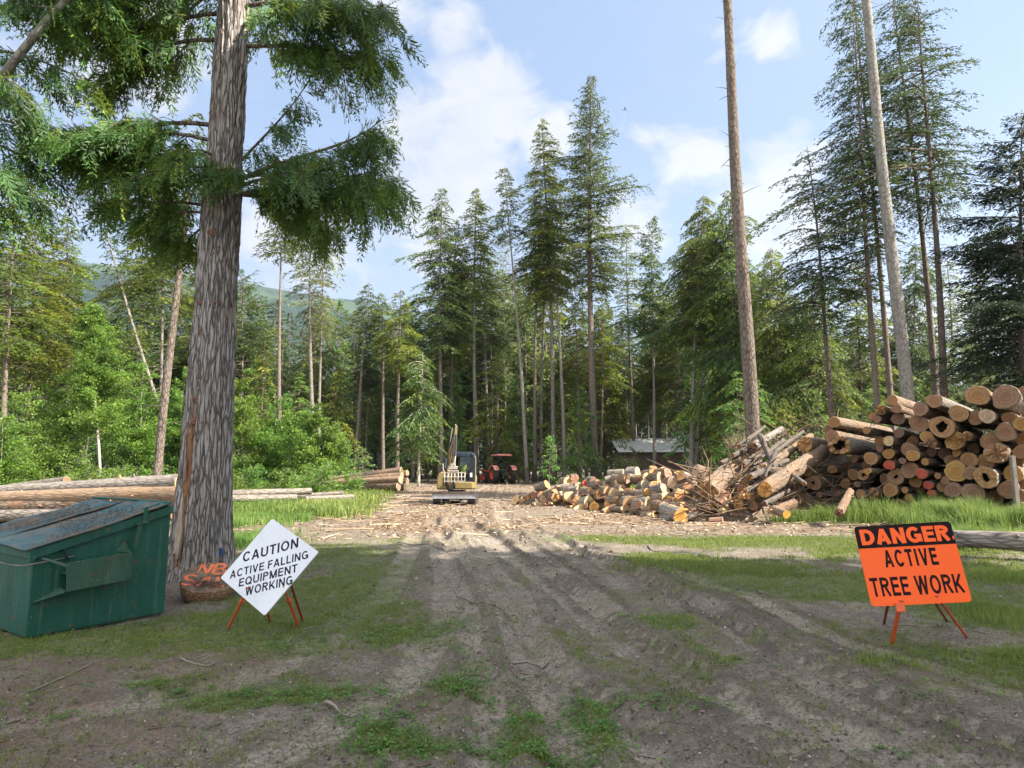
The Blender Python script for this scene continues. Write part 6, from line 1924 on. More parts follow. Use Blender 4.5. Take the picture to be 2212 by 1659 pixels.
for (sx, sz) in ((1, 0), (0, 1), (-1, 0), (0, -1)):
    nxt = {(1, 0): (0, 1), (0, 1): (-1, 0), (-1, 0): (0, -1), (0, -1): (1, 0)}[(sx, sz)]
    prv = {(1, 0): (0, -1), (0, 1): (1, 0), (-1, 0): (0, 1), (0, -1): (-1, 0)}[(sx, sz)]
    p_ = Vector((sx, sz)); pn = Vector(nxt); pp = Vector(prv)
    for t_ in (pp, None, pn):
        if t_ is None:
            q = p_ * .985
        else:
            q = p_.lerp(t_, .022)
        poly.append((q.x * a_, q.y * c_))
g.prism(poly, 0, .012, axes=(0, 2, 1))
bo = g.build('board', white_p, sroot); bo.matrix_local = inv @ brd
# board coordinates of a photo pixel
def on_board(xd, yd, M_):
    d = ray(xd, yd); o = Vector((0, 0, CAM_H))
    Mi = M_.inverted()
    o2 = Mi @ o; d2 = Mi.to_3x3() @ d
    t = -o2.y / d2.y
    q = o2 + d2 * t
    return q.x, q.z
for txt, xa, xb, yc, hpx in (('CAUTION', 1535, 1888, 503, 62), ('ACTIVE FALLING', 1462, 1960, 594, 50), ('EQUIPMENT', 1524, 1896, 661, 50), ('WORKING', 1570, 1872, 726, 52)):
    f1 = lambda zx, zy: on_board(zx * .3401, 1017.8 + zy * .3401, brd)
    x0, z0 = f1(xa, yc + (xb - xa) * .042); x1, z1 = f1(xb, yc - (xb - xa) * .042)
    hh = hpx * .3401 * 6.25 / FPX * 1.02
    zc = (z0 + z1) / 2
    put_text(txt, bo, x0, x1, zc - hh / 2, zc + hh / 2, -.0004, navy_p, bold=.175)


def leg(parent, p0, p1, w_, mat, name='leg', th=.012):
    d = (p1 - p0)
    L = d.length
    g = G()
    g.box((0, 0, L / 2), (w_, th, L))
    g.box((w_ * .25, th * .6, L / 2), (w_ * .3, th * .8, L * .98))
    o = g.build(name, mat, parent, bevel=.002)
    o.matrix_local = Matrix.Translation(p0 - Vector(parent.location)) @ d.to_track_quat('Z', 'Y').to_matrix().to_4x4() @ Matrix.Rotation(0, 4, 'Z')
    return o


dn = brd.to_3x3() @ Vector((0, -1, 0))
for (fx_, fy_, hx, hy) in ((492, 1354, 539, 1268), (645, 1349, 614, 1268)):
    foot = gnd(fx_, fy_); foot.z = gh(foot.x, foot.y) - .01
    q = on_board(hx, hy, brd)
    hd_ = brd @ Vector((q[0], -.010, q[1]))
    mid = foot.lerp(hd_, .68)
    l_ = leg(sroot, foot, mid, .026, leg_p)
    leg(sroot, mid, hd_, .015, leg_p, 'leg_hook')
    g = G(); g.box((0, 0, 0), (.042, .03, .03)); c__ = g.build('leg_clamp', leg_p, sroot, bevel=.002)
    c__.matrix_local = Matrix.Translation(mid - Vector(sroot.location)) @ (hd_ - foot).to_track_quat('Z', 'Y').to_matrix().to_4x4()
for sx_ in (-.16, .18):
    foot = Vector((ctr.x + sx_, ctr.y + .55, 0)); foot.z = gh(foot.x, foot.y)
    leg(sroot, foot, brd @ Vector((sx_, .02, -.05)), .022, leg_d, 'rear_leg')

# danger board: solve the depths so that the sides are square
TLp, TRp, BRp, BLp = (1844.7, 1137.7), (2049.5, 1128), (2100.7, 1299.8), (1883, 1310.5)
Yb = 5.72
best = None
for dl in np.arange(.05, .6, .025):
    for br in np.arange(-.5, .5, .02):
        BL_, TL_, BR_ = at(*BLp, Yb), at(*TLp, Yb + dl), at(*BRp, Yb + br)
        u_, r_ = TL_ - BL_, BR_ - BL_
        TR_ = BL_ + u_ + r_
        q = TR_ - Vector((0, 0, CAM_H)); dpx = q.y * math.cos(PITCH) + q.z * math.sin(PITCH)
        xp = 1106 + FPX * q.x / dpx; yp = 829.5 - FPX * (-q.y * math.sin(PITCH) + q.z * math.cos(PITCH)) / dpx
        e = abs(u_.dot(r_)) / (u_.length * r_.length) * 60 + math.hypot(xp - TRp[0], yp - TRp[1]) + abs(u_.length / r_.length - .82) * 12
        if best is None or e < best[0]:
            best = (e, dl, br, BL_, u_, r_)
_, dl, br, BL_, u_, r_ = best
rx = r_.normalized(); uz_ = (u_ - rx * u_.dot(rx)).normalized() if abs(u_.normalized().dot(rx)) < .08 else u_.normalized()
ny_ = uz_.cross(rx).normalized()
if ny_.y < 0:
    ny_ = -ny_
DW, DH = r_.length, u_.length
dm = Matrix(((rx.x, ny_.x, uz_.x, BL_.x), (rx.y, ny_.y, uz_.y, BL_.y), (rx.z, ny_.z, uz_.z, BL_.z), (0, 0, 0, 1)))
lf = gnd(1924.7, 1384)
groot = thing('danger_sign', 'orange and black board reading DANGER ACTIVE TREE WORK leaning back on orange legs', 'sign', (lf.x, lf.y, gh(lf.x, lf.y)))
ginv = Matrix.Translation(-Vector(groot.location))


def rrect(x0, z0, x1, z1, r, corners=(1, 1, 1, 1)):
    out = []
    for k, (cx, cz, a0) in enumerate(((x1 - r, z0 + r, -90), (x1 - r, z1 - r, 0), (x0 + r, z1 - r, 90), (x0 + r, z0 + r, 180))):
        if corners[k]:
            for q in range(6):
                a = math.radians(a0 + q * 18)
                out.append((cx + r * math.cos(a), cz + r * math.sin(a)))
        else:
            out.append(((x1, z0), (x1, z1), (x0, z1), (x0, z0))[k])
    return out


g = G(); g.prism(rrect(0, 0, DW, DH, .035), 0, .006, axes=(0, 2, 1))
db = g.build('board', orange_p, groot); db.matrix_local = ginv @ dm
g = G(); g.prism(rrect(.0005, DH * .715, DW - .0005, DH - .0005, .034, (0, 1, 1, 0)), -.0022, -.0004, axes=(0, 2, 1))
bp_ = g.build('black_band', black_p, db)
put_text('DANGER', bp_, DW * .045, DW * .955, DH * .755, DH * .955, -.0026, orange_p, bold=.225, gap=.075)
put_text('ACTIVE', db, DW * .235, DW * .775, DH * .465, DH * .68, -.0008, black_p, bold=.19, gap=.20)
put_text('TREE WORK', db, DW * .035, DW * .955, DH * .115, DH * .345, -.0008, black_p, bold=.175, gap=.15)
g = G(); g.box((DW * .985, -.0032, DH * .79), (.012, .001, .03)); g.build('chipped_spot', orange_p, bp_)
for (fx_, fy_, hx, hy, w_, mt) in ((1924.7, 1384, 1945, 1296, .034, leg_p), (2089, 1371, 2020, 1286, .022, leg_p), (1908.7, 1337, 1925, 1290, .024, leg_d)):
    foot = gnd(fx_, fy_); foot.z = gh(foot.x, foot.y) - .01
    q = on_board(hx, hy, dm)
    back = mt is leg_d
    hd_ = dm @ Vector((q[0], -.012 if not back else .03, q[1]))
    leg(groot, foot, hd_, w_, mt, 'leg' if not back else 'rear_leg')
foot = gnd(2045, 1335); foot.z = gh(foot.x, foot.y)
leg(groot, foot, dm @ Vector((DW * .6, .03, .12)), .022, leg_d, 'rear_leg')
g = G(); g.box((0, 0, 0), (.075, .02, .07)); cl_ = g.build('leg_clamp', leg_p, groot, bevel=.003)
q = on_board(1942, 1312, dm)
cl_.matrix_local = ginv @ dm @ Matrix.Translation((q[0], -.02, q[1] + .0))

# ------------------------------------------------------------------ painted wood slab
pc = at(452, 1247, 8.05)
slabn = Vector((.18, -.42, .90)).normalized()
xax = Vector((.97, .24, -.09)); xax = (xax - slabn * xax.dot(slabn)).normalized(); yax = slabn.cross(xax)
rs = np.random.RandomState(12)
g = G()
th = np.arange(48) / 48 * 6.2832
rr_ = .315 * (1 + .04 * np.sin(2 * th + 1) + .025 * np.sin(5 * th) + .012 * rs.normal(size=48))
rings_ = []
for (f, z) in ((1.0, -.15), (1.03, -.08), (1.0, 0), (.975, .004)):
    rings_.append(np.stack([rr_ * f * np.cos(th), rr_ * f * np.sin(th), np.full(48, z)], 1))
k = np.arange(48)
g.add(np.concatenate(rings_), np.concatenate([np.stack([q * 48 + k, q * 48 + (k + 1) % 48, (q + 1) * 48 + (k + 1) % 48, (q + 1) * 48 + k], 1) for q in range(3)]), 0)
g.add(np.concatenate([rings_[-1], [(0, 0, .004)]]), np.stack([k, (k + 1) % 48, np.full(48, 48)], 1), 1)
slab_side = mat_bark('slab_side', (.16, .09, .055), (.36, .22, .13), zs=1.4)
m, b = new_mat('slab_face')
c = b.mix(b.ramp(b.noise(objc(b), 9, 6, .7), [(.35, 0.0), (.65, 1.0)]), (.085, .06, .042), (.25, .17, .115))
finish(b, c, .9, bump=b.noise(objc(b), 40, 4, .7), bump_d=.004)
slab = link('wood_slab', g.mesh('wood_slab', [slab_side, m], 'side'))
slab.matrix_world = Matrix(((xax.x, yax.x, slabn.x, pc.x), (xax.y, yax.y, slabn.y, pc.y), (xax.z, yax.z, slabn.z, pc.z), (0, 0, 0, 1)))
tag(slab, 'round cut wood slab sprayed with orange letters leaning at the foot of the big cedar', 'wood slab')
spray = mat_plain('spray_orange', (.85, .20, .07), .7, var=.2, dirt=(.4, .14, .08), scale=25)
def stroke(paths, x0, z0, w_, h_, th_=.017, name='spray_letter'):
    g = G()
    for P in paths:
        P = np.array(P, float)
        if len(P) > 2:
            P = smooth_poly(P, 5)
        q = np.stack([x0 + P[:, 0] * w_, z0 + P[:, 1] * h_], 1)
        d = np.gradient(q, axis=0); d /= np.linalg.norm(d, axis=1)[:, None] + 1e-9
        nn = np.stack([-d[:, 1], d[:, 0]], 1) * th_ * (1 + .25 * rs.normal(size=(len(q), 1)))
        V = np.concatenate([np.c_[q + nn, np.full(len(q), .0065)], np.c_[q - nn, np.full(len(q), .0065)]])
        n = len(q); k = np.arange(n - 1)
        g.add(V, np.stack([k, k + n, k + 1 + n, k + 1], 1))
    return g.build(name, spray, slab)
stroke([[(0, 0), (.1, 1)], [(.1, 1), (.85, 0)], [(.85, 0), (1, 1)]], -.15, .06, .13, .20)
stroke([[(0, 0), (.05, 1)], [(.05, 1), (.7, .98), (.85, .75), (.6, .55), (.1, .5)], [(.1, .5), (.8, .45), (1, .2), (.7, .02), (0, 0)]], .02, .07, .13, .20)
stroke([[(1, .9), (.5, 1), (.1, .8), (.3, .55), (.8, .42), (.95, .15), (.5, 0), (0, .1)]], -.27, -.17, .13, .19)
stroke([[(0, 0), (.5, 1)], [(.5, 1), (1, 0)], [(.22, .38), (.8, .38)]], -.09, -.18, .15, .18)
stroke([[(.1, 1), (0, 0)], [(0, 0), (.9, .02)]], .10, -.17, .12, .18)
g = G()
n = 500
xy = rs.normal(size=(n, 2)) * (.10, .035) + (.02, -.14)
xy = np.concatenate([xy, rs.normal(size=(260, 2)) * (.04, .05) + (.2, .02)]); n = len(xy)
dd = rv(rs, n); dd[:, 2] *= .3
g.rhombi(np.c_[xy, .008 + rs.rand(n) * .018], dd, np.tile([0, 0, 1.], (n, 1)) + rv(rs, n) * .6, rs.uniform(.012, .04, n), rs.uniform(.004, .012, n), rs.uniform(0, .6, n))
g.build('bark_litter', M['dark_litter'], slab)

# ------------------------------------------------------------------ excavator
EY = 26.9
ex0 = at(981, 1087, EY); eroot = thing('excavator', 'yellow and black mini excavator facing the camera with its arm folded up', 'excavator', (ex0.x, ex0.y, gh(ex0.x, ex0.y)), (0, 0, math.atan2(ex0.x, -ex0.y) * .0))
yel = mat_plain('machine_yellow', (.28, .205, .075), .5, var=.15, dirt=(.28, .2, .1), scale=3)
blk = mat_plain('machine_black', (.020, .024, .030), .35, var=.2)
dkb = mat_plain('cab_blue_black', (.030, .045, .065), .4, var=.2)
rub = mat_plain('rubber', (.035, .033, .032), .85, var=.3, dirt=(.14, .11, .08))
stl = mat_plain('worn_steel', (.30, .29, .29), .38, metal=.7, var=.2, dirt=(.22, .17, .13))
pale = mat_plain('pale_steel', (.42, .37, .31), .5, var=.2)
m, b = new_mat('cab_glass')
gl = b.n('ShaderNodeBsdfGlossy', ins={'Color': (.7, .8, .85, 1), 'Roughness': .05})
tp = b.n('ShaderNodeBsdfTransparent', ins={'Color': (.42, .47, .46, 1)})
mx = b.n('ShaderNodeMixShader', ins={0: .05, 1: tp.outputs[0], 2: gl.outputs[0]})
b.n('ShaderNodeOutputMaterial', ins={'Surface': mx.outputs[0]})
glass = m
E = lambda name, g, mt, parent=eroot, bv=.012, sm=False: g.build(name, mt, parent, smooth=sm, bevel=bv)
# tracks
for sx in (-1, 1):
    g = G()
    prof = []
    for a in np.linspace(90, 270, 9):
        prof.append((.22 * math.cos(math.radians(a)) + .25, .22 + .22 * math.sin(math.radians(a))))
    for a in np.linspace(-90, 90, 9):
        prof.append((.22 * math.cos(math.radians(a)) + 2.1, .22 + .22 * math.sin(math.radians(a))))
    g.prism(prof, sx * .72 - .17, sx * .72 + .17, axes=(1, 2, 0))
    tk = E('track', g, rub)
    P = smooth_poly(np.array(prof + [prof[0]]), 2)
    seg = np.cumsum(np.r_[0, np.hypot(*np.diff(P, axis=0).T)])
    g = G()
    for s_ in np.arange(0, seg[-1], .105):
        y_, z_ = np.interp(s_, seg, P[:, 0]), np.interp(s_, seg, P[:, 1])
        y2, z2 = np.interp((s_ + .02) % seg[-1], seg, P[:, 0]), np.interp((s_ + .02) % seg[-1], seg, P[:, 1])
        an = math.atan2(z2 - z_, y2 - y_)
        g.box((sx * .72, y_, z_), (.345, .04, .05), Matrix.Rotation(an, 4, 'X'))
    g.build('grousers', rub, tk)
# blade
g = G()
prof = [(-.30, .26), (-.24, .25), (-.17, .34), (-.17, .44), (-.24, .55), (-.29, .55), (-.23, .44), (-.24, .34)]
g.prism(prof, -.885, .885, axes=(1, 2, 0))
bl = E('blade', g, stl, bv=.006)
g = G(); g.prism([(-.27, .24), (-.27, .56), (-.10, .53), (-.10, .24)], .885, .90, axes=(1, 2, 0)); g.build('blade_end_plate', stl, bl)
g = G(); g.prism([(-.27, .24), (-.27, .56), (-.10, .53), (-.10, .24)], -.90, -.885, axes=(1, 2, 0)); g.build('blade_end_plate', stl, bl)
for sx in (-1, 1):
    g = G(); g.box((sx * .28, .15, .22), (.10, .7, .12)); E('blade_arm', g, blk)
g = G(); g.box((0, 1.15, .30), (1.05, 1.3, .26)); E('undercarriage', g, blk, bv=.03)
g = G(); g.tube([(0, 1.1, .42), (0, 1.1, .56)], [.38, .38], 24); E('slew_ring', g, blk, bv=.0)
# house
g = G()
g.prism([(-.04, .62), (.76, .62), (.76, .93), (-.04, .93)], .42, 1.9, axes=(0, 2, 1)); E('front_skirt', g, yel, bv=.05)
g = G()
hp = [(-.80, .60), (-.34, .60), (-.34, 1.28), (-.48, 1.36), (-.62, 1.36), (-.74, 1.26), (-.80, 1.05)]
g.prism(hp, .50, 1.95, axes=(0, 2, 1)); hood = E('engine_hood', g, yel, bv=.06)
g = G()
g.prism([(-.52, .80), (-.34, .80), (-.34, 1.30), (-.42, 1.26), (-.50, 1.10)], .485, .498, axes=(0, 2, 1)); g.build('hood_grille', blk, hood)
g = G()
for q in range(7):
    g.box((-.43, .48, .84 + q * .05), (.14, .006, .012))
g.build('grille_slats', dkb, hood)
g = G(); g.prism([(-.80, .56), (.78, .56), (.84, 1.1), (.75, 1.25), (-.7, 1.25), (-.84, 1.1)], 1.9, 2.25, axes=(0, 2, 1)); E('counterweight', g, yel, bv=.08)
g = G(); g.box((-.22, .42, .80), (.26, .5, .42)); E('boom_mount', g, blk, bv=.03)
# cab: posts, roof, base, visor, glass
cx0_, cx1_, cyf, cyr = -.06, .80, .50, 1.75
g = G(); g.box(((cx0_ + cx1_) / 2, (cyf + cyr) / 2, .98), (cx1_ - cx0_, cyr - cyf, .12)); cab = E('cab_base', g, blk, bv=.02)
g = G()
g.prism([(cx0_, 2.02), (cx0_ + .02, 2.14), (cx0_ + .1, 2.20), (cx1_ - .16, 2.20), (cx1_ - .02, 2.12), (cx1_, 2.0), (cx1_ - .08, 2.0), (cx1_ - .12, 2.07), (cx0_ + .10, 2.07), (cx0_ + .07, 2.02)], cyf - .03, cyr + .04, axes=(0, 2, 1))
rf = E('cab_roof', g, dkb, bv=.02)
g = G(); g.box(((cx0_ + cx1_) / 2 - .08, cyf - .08, 2.09), (.62, .12, .15)); g.build('roof_visor', dkb, rf, bevel=.02)
for (x_, y_, w_) in ((cx0_ + .03, cyf, .06), (cx1_ - .09, cyf, .17), (cx0_ + .03, cyr, .07), (cx1_ - .05, cyr, .09), (cx1_ - .03, cyf + .62, .05)):
    g = G(); g.box((x_, y_ + .03, 1.53), (w_, .07, 1.02)); E('cab_pillar', g, blk, bv=.01)
g = G(); g.box((cx1_ - .005, (cyf + cyr) / 2, 1.30), (.02, 1.1, .55)); E('cab_door', g, blk)
g = G(); g.box(((cx0_ + cx1_) / 2 - .05, cyf - .003, 1.52), (.64, .006, .98)); E('windscreen', g, glass, bv=0)
g = G(); g.box(((cx0_ + cx1_) / 2, cyr + .03, 1.55), (.70, .006, .8)); E('rear_window', g, glass, bv=0)
g = G(); g.box((.30, 1.35, 1.10), (.48, .48, .12)); g.box((.30, 1.60, 1.42), (.46, .1, .62)); E('seat', g, blk, bv=.03)
for sx, x_ in ((-1, .02), (1, .56)):
    g = G(); g.box((x_, 1.0, 1.20), (.09, .3, .2)); g.tube([(x_, .9, 1.28), (x_, .86, 1.45)], [.014, .018], 8); E('control_lever', g, blk)
for sx, x_ in ((-1, -.50), (1, .62)):
    g = G(); g.box((x_, cyf - .10, 1.62), (.16, .05, .26)); g.tube([(x_, cyf - .1, 1.6), (x_ * .9, cyf, 1.5)], [.012, .012], 6); E('mirror', g, blk)
g = G(); g.tube([(cx1_ + .05, cyf + .1, .95), (cx1_ + .05, cyf + .1, 1.95), (cx1_ + .0, cyf + .1, 2.02)], [.014] * 3, 8); E('grab_rail', g, pale, bv=0)
g = G(); g.box((cx1_ - .13, cyf - .045, 1.22), (.10, .006, .18)); E('warning_sticker', g, mat_plain('sticker_white', (.75, .75, .72), .6, var=.05), bv=0)
# boom, stick and cylinders, folded up in front of the cab
def beam(path, w_, hs, name, mt, parent=eroot, bv=.012):
    g = G()
    P = np.array(path, float)
    T = np.gradient(P, axis=0)
    n = len(P)
    V = []
    for q in range(n):
        t_ = T[q] / np.linalg.norm(T[q]); sx_ = np.array([1, 0, 0.]); nn = np.cross(t_, sx_); nn /= np.linalg.norm(nn)
        for (a, c) in ((-1, -1), (1, -1), (1, 1), (-1, 1)):
            V.append(P[q] + sx_ * a * w_ / 2 + nn * c * hs[q] / 2)
    F = [(q * 4 + k, q * 4 + (k + 1) % 4, (q + 1) * 4 + (k + 1) % 4, (q + 1) * 4 + k) for q in range(n - 1) for k in range(4)] + [(3, 2, 1, 0), tuple((n - 1) * 4 + k for k in range(4))]
    g.add(V, F)
    return g.build(name, mt, parent, bevel=bv)
boomc = mat_plain('boom_paint', (.20, .135, .045), .55, var=.4, dirt=(.05, .045, .04), scale=5)
boom = beam([(-.24, .30, .72), (-.26, -.12, 1.45), (-.17, -.02, 2.25), (-.02, .22, 2.85)], .10, [.28, .34, .30, .20], 'boom', boomc)
stick = beam([(.03, .24, 3.28), (.02, .10, 2.85), (.0, -.35, 2.0), (-.02, -.62, 1.42)], .10, [.12, .24, .2, .14], 'stick', boomc)
for (a_, c_, r_, mt, nm) in (((.06, .0, 2.9), (.08, -.5, 2.02), .045, blk, 'bucket_cylinder'), ((.08, -.5, 2.02), (.06, -.72, 1.62), .022, stl, 'cylinder_rod'),
                             ((-.36, .1, .80), (-.36, -.22, 1.5), .05, blk, 'boom_cylinder'), ((-.36, -.22, 1.5), (-.33, -.1, 1.9), .025, stl, 'cylinder_rod'),
                             ((-.28, -.25, 1.7), (-.2, .0, 2.6), .04, blk, 'stick_cylinder'), ((-.20, .0, 2.6), (-.12, .15, 3.2), .02, stl, 'cylinder_rod')):
    g = G(); g.tube([a_, c_], [r_, r_], 12); E(nm, g, mt, bv=0)
g = G(); g.tube([(.04, .24, 2.9), (.05, .22, 3.3), (-.02, .24, 3.36)], [.02] * 3, 8); E('hose_guard', g, pale, bv=0)
g = G(); g.box((-.0, -.68, 1.50), (.34, .16, .07)); g.box((.0, -.66, 1.40), (.44, .2, .06)); g.box((-.0, -.66, 1.62), (.2, .12, .16)); g.tube([(-.2, -.66, 1.56), (.2, -.66, 1.56)], [.035, .035], 10)
E('coupler', g, pale, bv=.01)
g = G(); g.tube([(-.42, -.66, 1.7), (-.40, -.7, 1.45), (-.3, -.66, 1.32)], [.02, .02, .02], 8); E('thumb_link', g, pale, bv=0)
g = G()
for z_ in (1.33, 1.17, .99):
    g.box((.08, -.72 - (1.33 - z_) * .35, z_), (.86, .05, .035))
for q in range(7):
    x_ = -.33 + q * .137
    g.tube([(x_, -.70, 1.36), (x_, -.80, 1.15), (x_, -.76, .93), (x_, -.60, .84)], [.02, .022, .02, .008], 6)
E('rake', g, pale, bv=0)
g = G(); g.tube([(.1, -.66, 1.34), (.18, -.70, .95)], [.05, .03], 8); g.tube([(-.22, -.66, 1.34), (-.25, -.70, .95)], [.05, .03], 8); E('rake_bracket', g, M['bark_fir'], bv=0)

# ------------------------------------------------------------------ operator
skin = mat_plain('skin', (.36, .20, .14), .6, var=.1)
J = [((0, 0, 0), .13), ((0, .02, .18), .125), ((0, .03, .38), .15), ((0, .02, .48), .10), ((0, 0, .56), .055), ((0, -.01, .63), .085), ((0, -.01, .72), .10), ((0, 0, .80), .07)]
EDG = [(0, 1), (1, 2), (2, 3), (3, 4), (4, 5), (5, 6), (6, 7)]
for sx in (-1, 1):
    b0 = len(J)
    J += [((sx * .17, .02, .44), .062), ((sx * .24, -.05, .22), .048), ((sx * .22, -.30, .20), .036), ((sx * .22, -.37, .215), .03)]
    EDG += [(3, b0), (b0, b0 + 1), (b0 + 1, b0 + 2), (b0 + 2, b0 + 3)]
    for f in range(4):
        i0 = len(J)
        fx_ = sx * (.20 + .018 * f)
        ln_ = (.030, .036, .034, .026)[f]
        J += [((fx_, -.40, .225), .010), ((fx_, -.40 - ln_, .215), .009), ((fx_, -.40 - ln_ * .8, .19), .008)]
        EDG += [(b0 + 3, i0), (i0, i0 + 1), (i0 + 1, i0 + 2)]
    i0 = len(J)
    J += [((sx * .185, -.375, .225), .011), ((sx * .175, -.40, .235), .009)]
    EDG += [(b0 + 3, i0), (i0, i0 + 1)]
    b0 = len(J)
    J += [((sx * .10, -.06, -.02), .09), ((sx * .13, -.42, .03), .065), ((sx * .13, -.50, -.30), .05), ((sx * .13, -.60, -.36), .035)]
    EDG += [(0, b0), (b0, b0 + 1), (b0 + 1, b0 + 2), (b0 + 2, b0 + 3)]
i0 = len(J)
J += [((0, -.105, .69), .018)]
EDG += [(6, i0)]
me = bpy.data.meshes.new('person')
me.from_pydata([j[0] for j in J], EDG, [])
per = bpy.data.objects.new('person', me); COL.objects.link(per)
per.location = Vector(eroot.location) + Vector((.27, 1.28, 1.27))
sk = per.modifiers.new('skin', 'SKIN')
for v2, (_, r_) in zip(me.skin_vertices[0].data if me.skin_vertices else [], J):
    v2.radius = (r_, r_)
if not me.skin_vertices:
    lay = None
me.skin_vertices[0].data[0].use_root = True
sb = per.modifiers.new('smooth', 'SUBSURF'); sb.levels = sb.render_levels = 1
me.materials.append(skin)
tag(per, 'person seated at the excavator controls in a yellow safety vest, facing forward', 'person')
vest = mat_plain('vest_yellow', (.62, .80, .05), .7, var=.1)
g = G()
for z0, z1, rx0, rx1 in ((-.06, .46, .17, .215),):
    pts = [(0, .015, -.08), (0, .02, .05), (0, .03, .2), (0, .03, .36), (0, .02, .47)]
    T_ = []
    n = 16; th = np.arange(n) / n * 6.2832
    V = []
    for (x_, y_, z_), (a, c) in zip(pts, ((.17, .15), (.165, .145), (.175, .155), (.20, .165), (.13, .12))):
        V.append(np.stack([x_ + a * np.cos(th), y_ + c * np.sin(th), np.full(n, z_)], 1))
    k = np.arange(n)
    g.add(np.concatenate(V), np.concatenate([np.stack([q * n + k, q * n + (k + 1) % n, (q + 1) * n + (k + 1) % n, (q + 1) * n + k], 1) for q in range(4)]))
g.build('safety_vest', vest, per, smooth=True)
g = G()
th = np.arange(14) / 14 * 6.2832
V = [np.stack([a * np.cos(th), .005 + a * 1.1 * np.sin(th) + (.02), np.full(14, z_)], 1) for a, z_ in ((.108, .70), (.115, .75), (.10, .82), (.05, .86))]
k = np.arange(14)
g.add(np.concatenate(V), np.concatenate([np.stack([q * 14 + k, q * 14 + (k + 1) % 14, (q + 1) * 14 + (k + 1) % 14, (q + 1) * 14 + k], 1) for q in range(3)]))
g.build('hair', mat_plain('hair_dark', (.03, .02, .015), .8), per, smooth=True)
for sx in (-1, 1):
    g = G(); g.tube([(sx * .036, -.098, .725), (sx * .036, -.112, .725)], [.013, .006], 8); g.build('eye', blk, per)
g = G(); g.tube([(-.03, -.098, .655), (0, -.106, .652), (.03, -.098, .655)], [.006, .008, .006], 6); g.build('mouth', mat_plain('lips', (.30, .11, .09), .6), per)

# ------------------------------------------------------------------ tractor
TY = 56.5
t0 = at(1086, 1043, TY)
hdg = math.radians(24)        # heading turned this far from straight-away towards the excavator side
troot = thing('tractor', 'red orange farm tractor with a canopy seen from behind at the forest edge', 'tractor', (t0.x, t0.y, gh(t0.x, t0.y)), (0, 0, hdg))
redm = mat_plain('tractor_red', (.62, .085, .035), .45, var=.12)
pink = mat_plain('canopy_red', (.90, .34, .30), .6, var=.08)


def wheel(r, w_, c, hub_r, lugs, name='rear_wheel'):
    g = G()
    prof = [(.0, hub_r), (.02, r * .86), (w_ * .12, r * .95), (w_ * .5, r * .965), (w_ * .88, r * .95), (w_ - .02, r * .86), (w_, hub_r)]
    n = 32; th = np.arange(n) / n * 6.2832
    V = [np.stack([np.full(n, x_ - w_ / 2), q * np.cos(th), q * np.sin(th)], 1) for x_, q in prof]
    k = np.arange(n)
    g.add(np.concatenate(V), np.concatenate([np.stack([q * n + k, q * n + (k + 1) % n, (q + 1) * n + (k + 1) % n, (q + 1) * n + k], 1) for q in range(len(prof) - 1)]))
    root = link(name, None, troot, c)
    g.build('tyre', rub, root, smooth=True)
    g = G()
    for q in range(lugs):
        for sd in (-1, 1):
            a0 = (q + (0 if sd < 0 else .5)) / lugs * 6.2832
            for s_ in range(5):
                f0, f1 = s_ / 5, (s_ + 1) / 5
                P = []
                for f in (f0, f1):
                    for da in (-.035, .035):
                        a = a0 + da + f * .34
                        x_ = sd * (w_ * .46 * (1 - f) + .0)
                        for rr2 in (r * (.93), r * 1.0):
                            P.append((x_, rr2 * math.cos(a), rr2 * math.sin(a)))
                g.add(P, [(0, 2, 3, 1), (4, 5, 7, 6), (1, 3, 7, 5), (0, 4, 6, 2), (0, 1, 5, 4), (2, 6, 7, 3)])
    g.build('tread', rub, root)
    g = G()
    n = 24; th = np.arange(n) / n * 6.2832; k = np.arange(n)
    for sd in (-1, 1):
        prof = [(w_ * .48, hub_r), (w_ * .30, hub_r * .92), (w_ * .12, hub_r * .45), (w_ * .22, hub_r * .3), (w_ * .25, .001)]
        V = [np.stack([np.full(n, sd * x_), q * np.cos(th), q * np.sin(th)], 1) for x_, q in prof]
        F = np.concatenate([np.stack([q * n + k, q * n + (k + 1) % n, (q + 1) * n + (k + 1) % n, (q + 1) * n + k], 1) for q in range(len(prof) - 1)])
        g.add(np.concatenate(V), F)
    g.build('rim', redm, root, smooth=True)
    return root


for sx in (-1, 1):
    wheel(.74, .42, (sx * .86, 0, .74), .40, 18, 'rear_wheel')
    wheel(.50, .30, (sx * .82, 2.15, .50), .27, 16, 'front_wheel')
    g = G()
    pr = [(.84 * math.cos(math.radians(a)), .74 + .84 * math.sin(math.radians(a))) for a in range(20, 150, 13)]
    pr += [(.79 * math.cos(math.radians(a)), .74 + .79 * math.sin(math.radians(a))) for a in range(149, 19, -13)]
    g.prism(pr, sx * .86 - .22, sx * .86 + .22, axes=(1, 2, 0)); g.build('fender', pink, troot, bevel=.01)
    for y_ in (.05,):
        g = G(); g.box((sx * .52, y_ - .25, 1.72), (.07, .07, 1.35)); g.build('roll_bar', blk, troot, bevel=.01)
        g = G(); g.box((sx * .50, 1.05, 1.75), (.05, .05, 1.3)); g.build('roll_bar', blk, troot, bevel=.01)
    g = G(); g.tube([(sx * .28, -.25, .55), (sx * .32, -.75, .45), (sx * .34, -1.0, .5)], [.035, .03, .03], 8); g.build('hitch_arm', stl, troot)
    g = G(); g.box((sx * .72, 1.9, 1.05), (.12, 2.4, .14), Matrix.Rotation(.1, 4, 'X')); g.box((sx * .72, .75, 1.15), (.14, .16, .75)); g.build('loader_arm', redm, troot, bevel=.015)
